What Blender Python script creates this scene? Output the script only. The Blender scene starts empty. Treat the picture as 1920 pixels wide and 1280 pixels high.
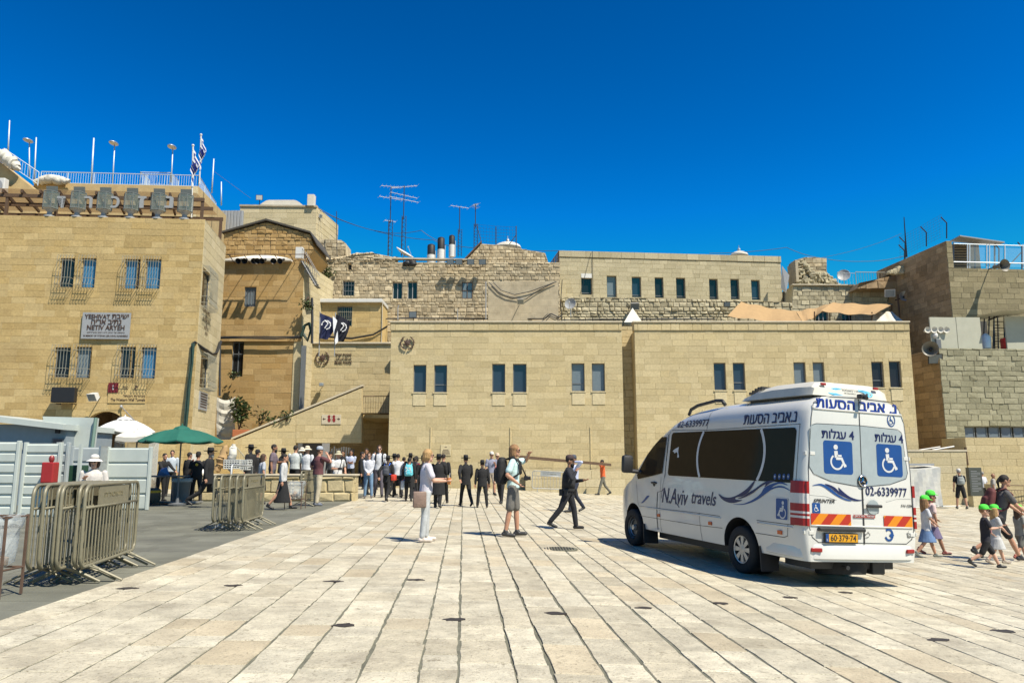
import bpy, bmesh, math, random
import numpy as np
from mathutils import Vector, Matrix
random.seed(7); rng = np.random.default_rng(7)
R = math.radians
S = bpy.context.scene
COL = S.collection
# ------------------------------------------------------------------ camera, sky, sun, exposure
FPX, CX, CY = 1450.0, 960.0, 640.0
CAMZ = 1.5
PITCH = math.atan(228/FPX)
cam = bpy.data.objects.new('camera', bpy.data.cameras.new('camera')); COL.objects.link(cam)
cam.location = (0, 0, CAMZ); cam.rotation_euler = (math.pi/2+PITCH, 0, 0)
cam.data.sensor_width = 36; cam.data.lens = 36*FPX/1920
cam.data.clip_start = .05; cam.data.clip_end = 3000
S.camera = cam
SUNV = Vector((.50, -.45, 1.0)).normalized()
SUN_EL = math.asin(SUNV.z); SUN_AZ = math.atan2(SUNV.x, SUNV.y)
world = bpy.data.worlds.new('World'); S.world = world; world.use_nodes = True
nt = world.node_tree; nt.nodes.clear()
out = nt.nodes.new('ShaderNodeOutputWorld'); bg = nt.nodes.new('ShaderNodeBackground')
sky = nt.nodes.new('ShaderNodeTexSky'); sky.sky_type = 'NISHITA'; sky.sun_disc = False
sky.sun_elevation = SUN_EL; sky.sun_rotation = SUN_AZ
sky.altitude = 800; sky.air_density = 1.0; sky.dust_density = 0.25; sky.ozone_density = 4.0
hs = nt.nodes.new('ShaderNodeHueSaturation'); hs.inputs['Hue'].default_value = .474; hs.inputs['Saturation'].default_value = 1.42; hs.inputs['Value'].default_value = 0.535
gm = nt.nodes.new('ShaderNodeGamma'); gm.inputs[1].default_value = 1.8
nt.links.new(sky.outputs[0], hs.inputs['Color']); nt.links.new(hs.outputs[0], gm.inputs[0]); 
ck = nt.nodes.new('ShaderNodeMix'); ck.data_type = 'RGBA'; ck.blend_type = 'DARKEN'; ck.inputs[0].default_value = 1; ck.inputs[7].default_value = (2.6, 3.0, 4.2, 1)   # a hazy white cap on the sun's side
nt.links.new(gm.outputs[0], ck.inputs[6]); nt.links.new(ck.outputs[2], bg.inputs[0])
bg.inputs[1].default_value = 0.10
nt.links.new(bg.outputs[0], out.inputs[0])
sl = bpy.data.lights.new('sun', 'SUN'); sl.energy = 4.9; sl.angle = R(.5); sl.color = (1, .915, .765)
sun = bpy.data.objects.new('sun', sl); COL.objects.link(sun)
sun.rotation_euler = SUNV.to_track_quat('Z', 'Y').to_euler()
S.view_settings.view_transform = 'Standard'; S.view_settings.look = 'None'
S.view_settings.gamma = 1; S.view_settings.use_curve_mapping = False
S.view_settings.exposure = 0.75

# ------------------------------------------------------------------ pixel helpers (build time only)
cp, sp = math.cos(PITCH), math.sin(PITCH)
HX = [-400, -5, 0, 9, 40, 400]; HH = [1.37, 1.37, 1.47, 1.90, 2.60, 3.2]
def gz(x): return CAMZ - float(np.interp(x, HX, HH))
def ray(px, py):
    a = (px-CX)/FPX; b = (CY-py)/FPX
    return Vector((a, cp-b*sp, sp+b*cp))
def at(px, py, Y):
    d = ray(px, py); t = Y/d.y
    return Vector((d.x*t, Y, CAMZ+d.z*t))
def gp(px, py):
    d = ray(px, py); t = 1.5/max(1e-4, -d.z)
    for _ in range(12): t = (CAMZ-gz(d.x*t))/max(1e-4, -d.z)
    return Vector((d.x*t, d.y*t, CAMZ+d.z*t))
def xat(px, Y): return (px-CX)/FPX*Y/1.0*(1.0)   # close enough at the horizon
def pxm(Y): return FPX/Y

# ------------------------------------------------------------------ mesh builder
class MB:
    def __init__(s): s.v = []; s.f = []; s.t = []; s.m = []
    def add(s, vs, fs, tint=.5, mi=0):
        o = len(s.v); s.v += [tuple(v) for v in vs]
        for f in fs: s.f.append([o+i for i in f]); s.t.append(tint); s.m.append(mi)
        return s
    def quad(s, a, b, c, d, tint=.5, mi=0): return s.add([a, b, c, d], [(0, 1, 2, 3)], tint, mi)
    def poly(s, pts, tint=.5, mi=0): return s.add(pts, [tuple(range(len(pts)))], tint, mi)
    def box(s, c, d, rz=0, rx=0, ry=0, tint=.5, mi=0, bev=0):
        hx, hy, hz = d[0]/2, d[1]/2, d[2]/2
        M = Matrix.Rotation(rz, 3, 'Z') @ Matrix.Rotation(ry, 3, 'Y') @ Matrix.Rotation(rx, 3, 'X')
        c = Vector(c)
        if bev <= 0:
            vs = [c+M@Vector((x, y, z)) for x in (-hx, hx) for y in (-hy, hy) for z in (-hz, hz)]
            return s.add(vs, [(0, 1, 3, 2), (4, 6, 7, 5), (0, 4, 5, 1), (2, 3, 7, 6), (0, 2, 6, 4), (1, 5, 7, 3)], tint, mi)
        b = min(bev, hx*.95, hy*.95, hz*.95)
        bm = bmesh.new(); bmesh.ops.create_cube(bm, size=1)
        for v in bm.verts: v.co = Vector((v.co.x*2*hx, v.co.y*2*hy, v.co.z*2*hz))
        bmesh.ops.bevel(bm, geom=bm.edges[:], offset=b, segments=2, affect='EDGES', profile=.5)
        bm.verts.ensure_lookup_table()
        for i, v in enumerate(bm.verts): v.index = i
        s.add([c+M@v.co for v in bm.verts], [[v.index for v in f.verts] for f in bm.faces], tint, mi)
        bm.free(); return s
    def span(s, a, b, tint=.5, mi=0, bev=0):
        a, b = Vector(a), Vector(b); return s.box((a+b)/2, [abs(b[i]-a[i]) for i in range(3)], tint=tint, mi=mi, bev=bev)
    def tube(s, pts, r, n=8, cap=True, tint=.5, mi=0, closed=False):
        pts = [Vector(p) for p in pts]; N = len(pts)
        rs = r if isinstance(r, (list, tuple)) else [r]*N
        vs = []; prev = None
        for i, p in enumerate(pts):
            if closed: d = pts[(i+1) % N]-pts[i-1]
            else: d = pts[min(i+1, N-1)]-pts[max(i-1, 0)]
            d = d.normalized() if d.length > 1e-9 else Vector((0, 0, 1))
            if prev is None:
                u = d.cross(Vector((0, 0, 1)));
                if u.length < 1e-3: u = d.cross(Vector((0, 1, 0)))
            else:
                u = prev-d*prev.dot(d)
                if u.length < 1e-6: u = d.cross(Vector((1, .3, 0)))
            u.normalize(); prev = u; w = d.cross(u)
            for k in range(n):
                a = 2*math.pi*k/n; vs.append(p+(u*math.cos(a)+w*math.sin(a))*rs[i])
        fs = []
        L = N if closed else N-1
        for i in range(L):
            j = (i+1) % N
            for k in range(n): fs.append((i*n+k, i*n+(k+1) % n, j*n+(k+1) % n, j*n+k))
        if cap and not closed: fs.append(tuple(range(n))[::-1]); fs.append(tuple((N-1)*n+k for k in range(n)))
        return s.add(vs, fs, tint, mi)
    def bar(s, a, b, w, d=None, tint=.5, mi=0):
        return s.tube([a, b], w/2, 6 if d is None else d, tint=tint, mi=mi)
    def lathe(s, prof, c, n=20, axis='Z', M=None, tint=.5, mi=0, sx=1, sy=1, cap=True):
        c = Vector(c); vs = []
        for r, z in prof:
            for k in range(n):
                a = 2*math.pi*k/n; v = Vector((r*math.cos(a)*sx, r*math.sin(a)*sy, z))
                if M is not None: v = M@v
                vs.append(c+v)
        fs = [(i*n+k, i*n+(k+1) % n, (i+1)*n+(k+1) % n, (i+1)*n+k) for i in range(len(prof)-1) for k in range(n)]
        if cap and prof[0][0] > 1e-6: fs.append(tuple(range(n))[::-1])
        if cap and prof[-1][0] > 1e-6: fs.append(tuple((len(prof)-1)*n+k for k in range(n)))
        return s.add(vs, fs, tint, mi)
    def ell(s, c, r, n=12, m=8, M=None, tint=.5, mi=0):
        prof = [(math.sin(math.pi*i/m), -math.cos(math.pi*i/m)) for i in range(m+1)]
        prof[0] = (1e-7, -1); prof[-1] = (1e-7, 1)
        r = (r, r, r) if not isinstance(r, (tuple, list)) else r
        D = Matrix.Diagonal(r);  D = M@D if M is not None else D
        return s.lathe(prof, c, n, M=D, tint=tint, mi=mi)
    def prism(s, poly, ax, ay, az, c=(0, 0, 0), tint=.5, mi=0):
        """extrude 2-D poly (in ax, ay) along vector az"""
        c = Vector(c); ax, ay, az = Vector(ax), Vector(ay), Vector(az); n = len(poly)
        a = [c+ax*p[0]+ay*p[1] for p in poly]; b = [p+az for p in a]
        return s.add(a+b, [tuple(range(n))[::-1], tuple(range(n, 2*n))]+[(i, (i+1) % n, n+(i+1) % n, n+i) for i in range(n)], tint, mi)
    def build(s, name, mat, parent=None, smooth=False, fix=True, local=False):
        me = bpy.data.meshes.new(name)
        V = np.array(s.v, dtype=float).reshape(-1, 3)
        if parent is not None and not local: V = V-np.array(wloc(parent))
        me.from_pydata(V.tolist(), [], s.f)
        mats = mat if isinstance(mat, (list, tuple)) else [mat]
        for m in mats: me.materials.append(m)
        if len(mats) > 1: me.polygons.foreach_set('material_index', s.m)
        a = me.attributes.new('tint', 'FLOAT', 'FACE'); a.data.foreach_set('value', np.array(s.t, dtype=np.float32))
        if fix:
            bm = bmesh.new(); bm.from_mesh(me); bmesh.ops.recalc_face_normals(bm, faces=bm.faces[:]); bm.to_mesh(me); bm.free()
        if smooth: shade(me, smooth)
        uvbox(me)
        o = bpy.data.objects.new(name, me); COL.objects.link(o)
        if parent is not None: o.parent = parent
        return o
def shade(me, ang=True):
    me.polygons.foreach_set('use_smooth', [True]*len(me.polygons))
    if ang is not True and hasattr(me, 'set_sharp_from_angle'): me.set_sharp_from_angle(angle=R(ang))
def uvbox(me):
    me.update()
    n = len(me.loops)
    if n == 0: return
    uv = me.uv_layers.new(name='UVMap')
    co = np.empty(len(me.vertices)*3); me.vertices.foreach_get('co', co); co = co.reshape(-1, 3)
    vi = np.empty(n, dtype=np.int32); me.loops.foreach_get('vertex_index', vi)
    no = np.empty(len(me.polygons)*3); me.polygons.foreach_get('normal', no); no = np.abs(no.reshape(-1, 3))
    tot = np.empty(len(me.polygons), dtype=np.int32); me.polygons.foreach_get('loop_total', tot)
    ax = np.repeat(np.argmax(no*np.array([1, 1.02, 1.01]), axis=1), tot)
    st = np.empty(len(me.polygons), dtype=np.int32); me.polygons.foreach_get('loop_start', st)
    order = np.concatenate([np.arange(a, a+b) for a, b in zip(st, tot)]) if len(st) else []
    axl = np.empty(n, dtype=np.int32); axl[order] = ax
    P = co[vi]
    u = np.where(axl == 0, P[:, 1], P[:, 0]); v = np.where(axl == 2, P[:, 1], P[:, 2])
    uv.data.foreach_set('uv', np.c_[u, v].ravel().astype(np.float32))
def wloc(o):
    l = Vector(o.location)
    while o.parent is not None: o = o.parent; l = l+Vector(o.location)
    return l
def tag(o, label=None, cat=None, group=None, kind=None):
    if label: o['label'] = label
    if cat: o['category'] = cat
    if group: o['group'] = group
    if kind: o['kind'] = kind
    return o
def thing(name, label, cat, loc=(0, 0, 0), rz=0, group=None):
    o = bpy.data.objects.new(name, None); COL.objects.link(o)
    o.location = loc; o.rotation_euler = (0, 0, rz); o.empty_display_size = .2
    return tag(o, label, cat, group)
def dup(o, loc=None, rz=None, label=None, parent=None):
    c = o.copy(); COL.objects.link(c)
    if parent is not None: c.parent = parent
    for ch in list(o.children): dup(ch, parent=c)
    if loc is not None: c.location = loc
    if rz is not None: c.rotation_euler = (0, 0, rz)
    if label: c['label'] = label
    return c
# ------------------------------------------------------------------ materials
def mat(name, base, rough=.6, metal=0, noise=0, nscale=6, bump=0, bscale=30, tintamt=0, c2=None, spec=None, alpha=None, trans=None, coat=None, stain=0, stc=(.1, .08, .05), stscale=.5, pits=0):
    m = bpy.data.materials.new(name); m.use_nodes = True
    n = m.node_tree; L = n.links.new; b = n.nodes['Principled BSDF']
    b.inputs['Roughness'].default_value = rough; b.inputs['Metallic'].default_value = metal
    if spec is not None: b.inputs['Specular IOR Level'].default_value = spec
    if alpha is not None: b.inputs['Alpha'].default_value = alpha
    if trans is not None: b.inputs['Transmission Weight'].default_value = trans
    if coat is not None: b.inputs['Coat Weight'].default_value = coat; b.inputs['Coat Roughness'].default_value = .05
    base = tuple(base)+(1,)
    if not (noise or tintamt or c2 or stain or bump):
        b.inputs['Base Color'].default_value = base
        # slight procedural variation so nothing is perfectly flat
        noise = .06
    tc = n.nodes.new('ShaderNodeTexCoord')
    def mix(a, bb, fac, mode='MIX'):
        x = n.nodes.new('ShaderNodeMix'); x.data_type = 'RGBA'; x.blend_type = mode
        for i, val in ((0, fac), (6, a), (7, bb)):
            if isinstance(val, (float, int)): x.inputs[i].default_value = val
            elif isinstance(val, tuple): x.inputs[i].default_value = val if len(val) == 4 else val+(1,)
            else: L(val, x.inputs[i])
        return x.outputs[2]
    def noi(scale, det=4, rgh=.6, src='Object'):
        t = n.nodes.new('ShaderNodeTexNoise'); t.inputs['Scale'].default_value = scale; t.inputs['Detail'].default_value = det; t.inputs['Roughness'].default_value = rgh
        L(tc.outputs[src], t.inputs['Vector']); return t
    def ramp(src, lo, hi):
        x = n.nodes.new('ShaderNodeMapRange'); x.inputs[1].default_value = lo; x.inputs[2].default_value = hi; L(src, x.inputs[0]); return x.outputs[0]
    col = base
    if c2 is not None:
        at_ = n.nodes.new('ShaderNodeAttribute'); at_.attribute_name = 'tint'
        col = mix(base, tuple(c2)+(1,), at_.outputs['Fac'])
    if tintamt:
        at2 = n.nodes.new('ShaderNodeAttribute'); at2.attribute_name = 'tint'
        mr = n.nodes.new('ShaderNodeMapRange'); mr.inputs[3].default_value = 1-tintamt; mr.inputs[4].default_value = 1+tintamt
        wn = n.nodes.new('ShaderNodeTexWhiteNoise'); wn.noise_dimensions = '1D'; L(at2.outputs['Fac'], wn.inputs['W']); L(wn.outputs['Value'], mr.inputs[0])
        col = mix(col, mr.outputs[0], 1.0, 'MULTIPLY')
    if noise:
        nn = noi(nscale); f = ramp(nn.outputs['Fac'], .3, .7)
        mr = n.nodes.new('ShaderNodeMapRange'); mr.inputs[3].default_value = 1-noise; mr.inputs[4].default_value = 1+noise; L(f, mr.inputs[0])
        col = mix(col, mr.outputs[0], 1.0, 'MULTIPLY')
    if stain:
        s1 = noi(stscale, 6, .7); f = ramp(s1.outputs['Fac'], .5, .72)
        ml = n.nodes.new('ShaderNodeMath'); ml.operation = 'MULTIPLY'; ml.inputs[1].default_value = stain; L(f, ml.inputs[0])
        col = mix(col, stc, ml.outputs[0])
    if pits:
        s1 = noi(7, 8, .8); f = ramp(s1.outputs['Fac'], .57, .66); s2 = noi(38, 4, .75); f2 = ramp(s2.outputs['Fac'], .56, .66)
        mx = n.nodes.new('ShaderNodeMath'); mx.operation = 'MAXIMUM'; L(f, mx.inputs[0]); L(f2, mx.inputs[1])
        ml = n.nodes.new('ShaderNodeMath'); ml.operation = 'MULTIPLY'; ml.inputs[1].default_value = pits; L(mx.outputs[0], ml.inputs[0])
        col = mix(col, (.16, .135, .09), ml.outputs[0])
    if isinstance(col, tuple): b.inputs['Base Color'].default_value = col
    else: L(col, b.inputs['Base Color'])
    if bump:
        n2 = noi(bscale, 5, .65); bp = n.nodes.new('ShaderNodeBump'); bp.inputs['Strength'].default_value = bump; bp.inputs['Distance'].default_value = .02
        L(n2.outputs['Fac'], bp.inputs['Height']); L(bp.outputs[0], b.inputs['Normal'])
    return m
def stone(name, a, b2, stain=.35, stc=(.16, .12, .07), tint=.16, bump=.7, bscale=14, stscale=.35, noise=.13, nscale=9):
    return mat(name, a, .92, c2=b2, tintamt=tint, noise=noise, nscale=nscale, stain=stain, stc=stc, stscale=stscale, bump=bump, bscale=bscale, spec=.2)
M = {}
M['stone_gold'] = stone('stone_gold', (.43, .35, .195), (.475, .395, .235), stain=.22, stc=(.31, .235, .115), tint=.08)
M['stone_tan'] = stone('stone_tan', (.375, .27, .115), (.44, .335, .165), stain=.35, stc=(.19, .12, .045), tint=.10)
M['stone_orange'] = stone('stone_orange', (.31, .20, .078), (.375, .26, .12), stain=.4, stc=(.27, .155, .06), tint=.12)
M['stone_old'] = stone('stone_old', (.34, .275, .175), (.43, .365, .25), stain=.5, stc=(.17, .14, .09), tint=.25, bump=1, bscale=7, noise=.25, nscale=3)
M['stone_grey'] = stone('stone_grey', (.335, .295, .195), (.42, .375, .26), stain=.4, stc=(.20, .17, .11), tint=.2, bump=1, bscale=8, noise=.2)
M['stone_pale'] = stone('stone_pale', (.44, .37, .22), (.50, .43, .28), stain=.2, stc=(.33, .26, .16), tint=.08)
M['stone_upper'] = stone('stone_upper', (.345, .305, .20), (.405, .36, .245), stain=.25, stc=(.25, .21, .13), tint=.08)
M['stone_weathered'] = stone('stone_weathered', (.185, .16, .095), (.26, .225, .14), stain=.5, stc=(.12, .10, .055), tint=.14)
M['stone_rustic'] = stone('stone_rustic', (.225, .215, .145), (.29, .275, .19), stain=.4, stc=(.15, .14, .085), tint=.14, bump=1, bscale=9)
M['stone_shade'] = stone('stone_shade', (.27, .19, .105), (.34, .25, .15), stain=.55, stc=(.09, .07, .045), tint=.2)  # stained brown stone, base darkened so the colour carries shade
M['mortar'] = mat('mortar', (.27, .21, .105), .95, noise=.2, nscale=5)
M['mortar_light'] = mat('mortar_light', (.35, .285, .155), .95, noise=.15, nscale=5)
M['mortar_old'] = mat('mortar_old', (.20, .165, .11), .95, noise=.3, nscale=4)
M['plaster'] = mat('plaster', (.42, .31, .15), .95, noise=.12, nscale=2, stain=.35, stc=(.30, .21, .12), stscale=.7, bump=.4, bscale=20)
M['plaster_grey'] = mat('plaster_grey', (.36, .31, .22), .95, noise=.15, nscale=2, stain=.5, stc=(.17, .14, .09), stscale=.6, bump=.4, bscale=12)
M['coping'] = mat('coping', (.46, .405, .30), .9, noise=.1, nscale=3, bump=.3)
M['roof_dark'] = mat('roof_dark', (.055, .05, .042), .8, noise=.2, nscale=8)
M['white'] = mat('white_paint', (.54, .54, .52), .5, noise=.05, nscale=3, stain=.15, stc=(.5, .46, .4), stscale=1.5)
M['dome'] = mat('white_dome', (.56, .53, .46), .8, noise=.1, nscale=1.5, stain=.25, stc=(.5, .44, .36), stscale=1.2)
M['dark'] = mat('dark', (.012, .012, .013), .6)
M['black_metal'] = mat('black_metal', (.02, .02, .022), .45, metal=.3)
M['steel'] = mat('galvanised_steel', (.46, .47, .47), .42, metal=.75, noise=.1, nscale=10)
M['light_rail'] = mat('pale_rail', (.52, .58, .62), .5, metal=.2)
M['rust'] = mat('rusty_iron', (.10, .06, .04), .8, noise=.3)
M['bars'] = mat('window_bars', (.24, .23, .18), .6)
M['glass_blue'] = mat('glass_blue', (.02, .035, .055), .06, spec=.8)
M['glass_sky'] = mat('glass_sky', (.05, .16, .30), .12, spec=.8)  # reflected sky is painted into the pane colour
M['glass_dark'] = mat('glass_dark', (.012, .014, .016), .08, spec=.6)
M['glass_grey'] = mat('glass_grey', (.13, .16, .18), .15, spec=.7)
M['frame_grey'] = mat('frame_grey', (.12, .13, .14), .5)
M['wood'] = mat('dark_wood', (.085, .05, .028), .75, noise=.25, nscale=12)
M['canvas'] = mat('tan_canvas', (.33, .215, .10), .9, noise=.08, nscale=3)
M['canvas_white'] = mat('white_canvas', (.52, .50, .44), .9, noise=.06, nscale=3)
M['cable'] = mat('cable', (.02, .022, .025), .6)
M['cable_green'] = mat('cable_green', (.02, .05, .038), .6, noise=.2)
M['leaf'] = mat('leaf', (.055, .085, .025), .6, tintamt=.45)
M['terracotta'] = mat('terracotta', (.33, .11, .045), .8)
M['sign_grey'] = mat('sign_grey', (.27, .28, .29), .5, noise=.05)
M['brown_letter'] = mat('brown_letter', (.06, .032, .02), .6)
# ------------------------------------------------------------------ text
_fonts = {}
def text_pts(s, size, bold=0, align='CENTER', extr=0, shear=0, space=1.0):
    cu = bpy.data.curves.new('lettering', 'FONT'); cu.body = s; cu.size = size; cu.align_x = align; cu.align_y = 'CENTER'
    cu.offset = min(bold, .004)*size; cu.shear = shear; cu.space_character = space; cu.resolution_u = 3; cu.extrude = extr
    o = bpy.data.objects.new('lettering', cu); COL.objects.link(o)
    dg = bpy.context.evaluated_depsgraph_get(); dg.update()
    me = bpy.data.meshes.new_from_object(o.evaluated_get(dg))
    V = [v.co.copy() for v in me.vertices]; F = [list(p.vertices) for p in me.polygons]
    bpy.data.objects.remove(o); bpy.data.curves.remove(cu); bpy.data.meshes.remove(me)
    if bold > .004:     # heavier strokes: shifted copies, each a hair proud of the last
        V0, F0 = list(V), list(F); e = bold*size*.8
        for k, (dx, dy) in enumerate(((e, 0), (-e, 0), (0, e*.5), (0, -e*.5))):
            o_ = len(V); V += [Vector((v.x+dx, v.y+dy, v.z+.0012*(k+1))) for v in V0]; F += [[i+o_ for i in f] for f in F0]
    return V, F
def heb(s): return s[::-1]
def text_on(mb, s, origin, ax, ay, size, width=None, height=None, off=0, n=None, **k):
    """lay lettering on a plane: fits to width / height when given"""
    V, F = text_pts(s, size, **k)
    if not V: return
    xs = [v.x for v in V]; ys = [v.y for v in V]
    sx = width/(max(xs)-min(xs)) if width else 1; sy = height/(max(ys)-min(ys)) if height else (sx if width else 1)
    if height and not width: sx = sy
    cx, cy = (max(xs)+min(xs))/2, (max(ys)+min(ys))/2
    o = Vector(origin); ax, ay = Vector(ax).normalized(), Vector(ay).normalized(); nn = Vector(n) if n else ax.cross(ay)
    mb.add([o+ax*((v.x-cx)*sx)+ay*((v.y-cy)*sy)+nn*(off+v.z) for v in V], F)
# ------------------------------------------------------------------ walls with real stones
def clip(poly, a, b):
    """clip 2-D polygon to the left side of a->b"""
    out_ = []
    def side(p): return (b[0]-a[0])*(p[1]-a[1])-(b[1]-a[1])*(p[0]-a[0])
    n = len(poly)
    for i in range(n):
        p, q = poly[i], poly[(i+1) % n]; sp_, sq = side(p), side(q)
        if sp_ >= 0: out_.append(p)
        if (sp_ > 0 and sq < 0) or (sp_ < 0 and sq > 0):
            t = sp_/(sp_-sq); out_.append((p[0]+(q[0]-p[0])*t, p[1]+(q[1]-p[1])*t))
    return out_
def area(p): return .5*sum(p[i][0]*p[(i+1) % len(p)][1]-p[(i+1) % len(p)][0]*p[i][1] for i in range(len(p)))
def ccw(p): return p if area(p) > 0 else p[::-1]
def rsub(r, h):
    x0, x1, y0, y1 = r; a0, a1, b0, b1 = h
    if a1 <= x0 or a0 >= x1 or b1 <= y0 or b0 >= y1: return [r]
    o = []
    if a0 > x0: o.append((x0, a0, y0, y1))
    if a1 < x1: o.append((a1, x1, y0, y1))
    m0, m1 = max(x0, a0), min(x1, a1)
    if b0 > y0: o.append((m0, m1, y0, b0))
    if b1 < y1: o.append((m0, m1, b1, y1))
    return [q for q in o if q[1]-q[0] > .012 and q[3]-q[2] > .012]
class Wall:
    """a vertical plane through P0 along d (unit, u axis); outward normal is to the viewer's side"""
    def __init__(s, P0, d):
        s.P = Vector((P0[0], P0[1], 0)); d = Vector((d[0], d[1], 0)).normalized(); s.d = d
        n = Vector((d.y, -d.x, 0)); s.n = n
    def p(s, u, z, off=0): q = s.P+s.d*u+s.n*off; return Vector((q.x, q.y, z))
    def uz(s, px, py):
        r = ray(px, py); c = Vector((0, 0, CAMZ)); t = (s.P-c).dot(s.n)/r.dot(s.n); q = c+r*t
        return ((q-s.P).dot(s.d), q.z)
    def rect(s, x0, y0, x1, y1):
        cxm = (x0+x1)/2; cym = (y0+y1)/2
        u0 = s.uz(x0, cym)[0]; u1 = s.uz(x1, cym)[0]; z0 = s.uz(cxm, y1)[1]; z1 = s.uz(cxm, y0)[1]
        return (min(u0, u1), max(u0, u1), z0, z1)
    def pts(s, *pp): return [s.uz(*p) for p in pp]
    def off(s, d): return Wall(s.P+s.n*d, s.d)
def masonry(mb, w, polys, holes=(), course=.36, lr=(.5, 1.1), joint=.012, prot=(.01, .03), rough=0, off=0, seed=0, chamfer=.012, tintr=(0, 1), wob=0):
    rr = random.Random(seed)
    for poly in polys:
        poly = ccw(poly)
        us = [p[0] for p in poly]; zs = [p[1] for p in poly]
        z = min(zs); row = 0
        z -= rr.uniform(0, .3)*course
        while z < max(zs):
            ch = course*rr.uniform(1-rough*.35, 1+rough*.35)
            u = min(us)-rr.uniform(0, lr[0])
            while u < max(us):
                L = rr.uniform(*lr)
                rects = [(u, u+L, z, z+ch)]
                for h in holes:
                    nr = []
                    for r in rects: nr += rsub(r, h)
                    rects = nr
                pr = rr.uniform(*prot); tn = rr.uniform(*tintr)
                for r in rects:
                    pg = [(r[0], r[2]), (r[1], r[2]), (r[1], r[3]), (r[0], r[3])]
                    for i in range(len(poly)):
                        pg = clip(pg, poly[i], poly[(i+1) % len(poly)])
                        if len(pg) < 3: break
                    if len(pg) < 3 or abs(area(pg)) < 1e-4: continue
                    n = len(pg)
                    mb.add([w.p(a, b, off) for a, b in pg], [tuple(range(n))], .5, 1)
                    cx_ = sum(a for a, b in pg)/n; cz_ = sum(b for a, b in pg)/n
                    W_ = max(a for a, b in pg)-min(a for a, b in pg); H_ = max(b for a, b in pg)-min(b for a, b in pg)
                    if W_ < joint*2.5 or H_ < joint*2.5: continue
                    def ins(k, o):
                        fx = max(0, 1-2*k/W_); fz = max(0, 1-2*k/H_)
                        return [w.p(cx_+(a-cx_)*fx, cz_+(b-cz_)*fz, o) for a, b in pg]
                    a_ = ins(joint/2, off)
                    if rough:
                        jj = rough*.03
                        b_ = [v+w.d*rr.uniform(-jj, jj)+Vector((0, 0, rr.uniform(-jj, jj)))+w.n*rr.uniform(-.4, .4)*pr for v in ins(joint/2+chamfer, off+pr)]
                        cc = sum(b_, Vector())/n+w.n*rr.uniform(-.2, .5)*pr
                        if n == 4:
                            q = 2*n
                            mb.add(a_+b_+[cc], [(i, (i+1) % n, n+(i+1) % n, n+i) for i in range(n)]+[(n+i, n+(i+1) % n, q) for i in range(n)], tn)
                            continue
                    else: b_ = ins(joint/2+chamfer, off+pr)
                    mb.add(a_+b_, [tuple(range(n, 2*n))]+[(i, (i+1) % n, n+(i+1) % n, n+i) for i in range(n)], tn)
                u += L
            z += ch
def block(mb, w, poly, depth, front=-.3, mi=0, tint=.5, back=True):
    """solid body behind a wall face: rim from the face to front, prism behind"""
    poly = ccw(poly); n = len(poly)
    a = [w.p(u, z, -.001) for u, z in poly]; b = [w.p(u, z, -depth) for u, z in poly]; c = [w.p(u, z, front) for u, z in poly]
    mb.add(a+b, [(i, (i+1) % n, n+(i+1) % n, n+i) for i in range(n)]+([tuple(range(2*n-1, n-1, -1))] if back else []), tint, mi)
    mb.add(c, [tuple(range(n))], tint, mi)
def reveal(mb, w, r, d, mi=0, tint=.5, proud=.012):
    u0, u1, z0, z1 = r
    for a, b in (((u0, z0), (u1, z0)), ((u1, z0), (u1, z1)), ((u1, z1), (u0, z1)), ((u0, z1), (u0, z0))):
        mb.quad(w.p(*a, proud), w.p(*b, proud), w.p(*b, -d), w.p(*a, -d), tint, mi)
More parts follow.
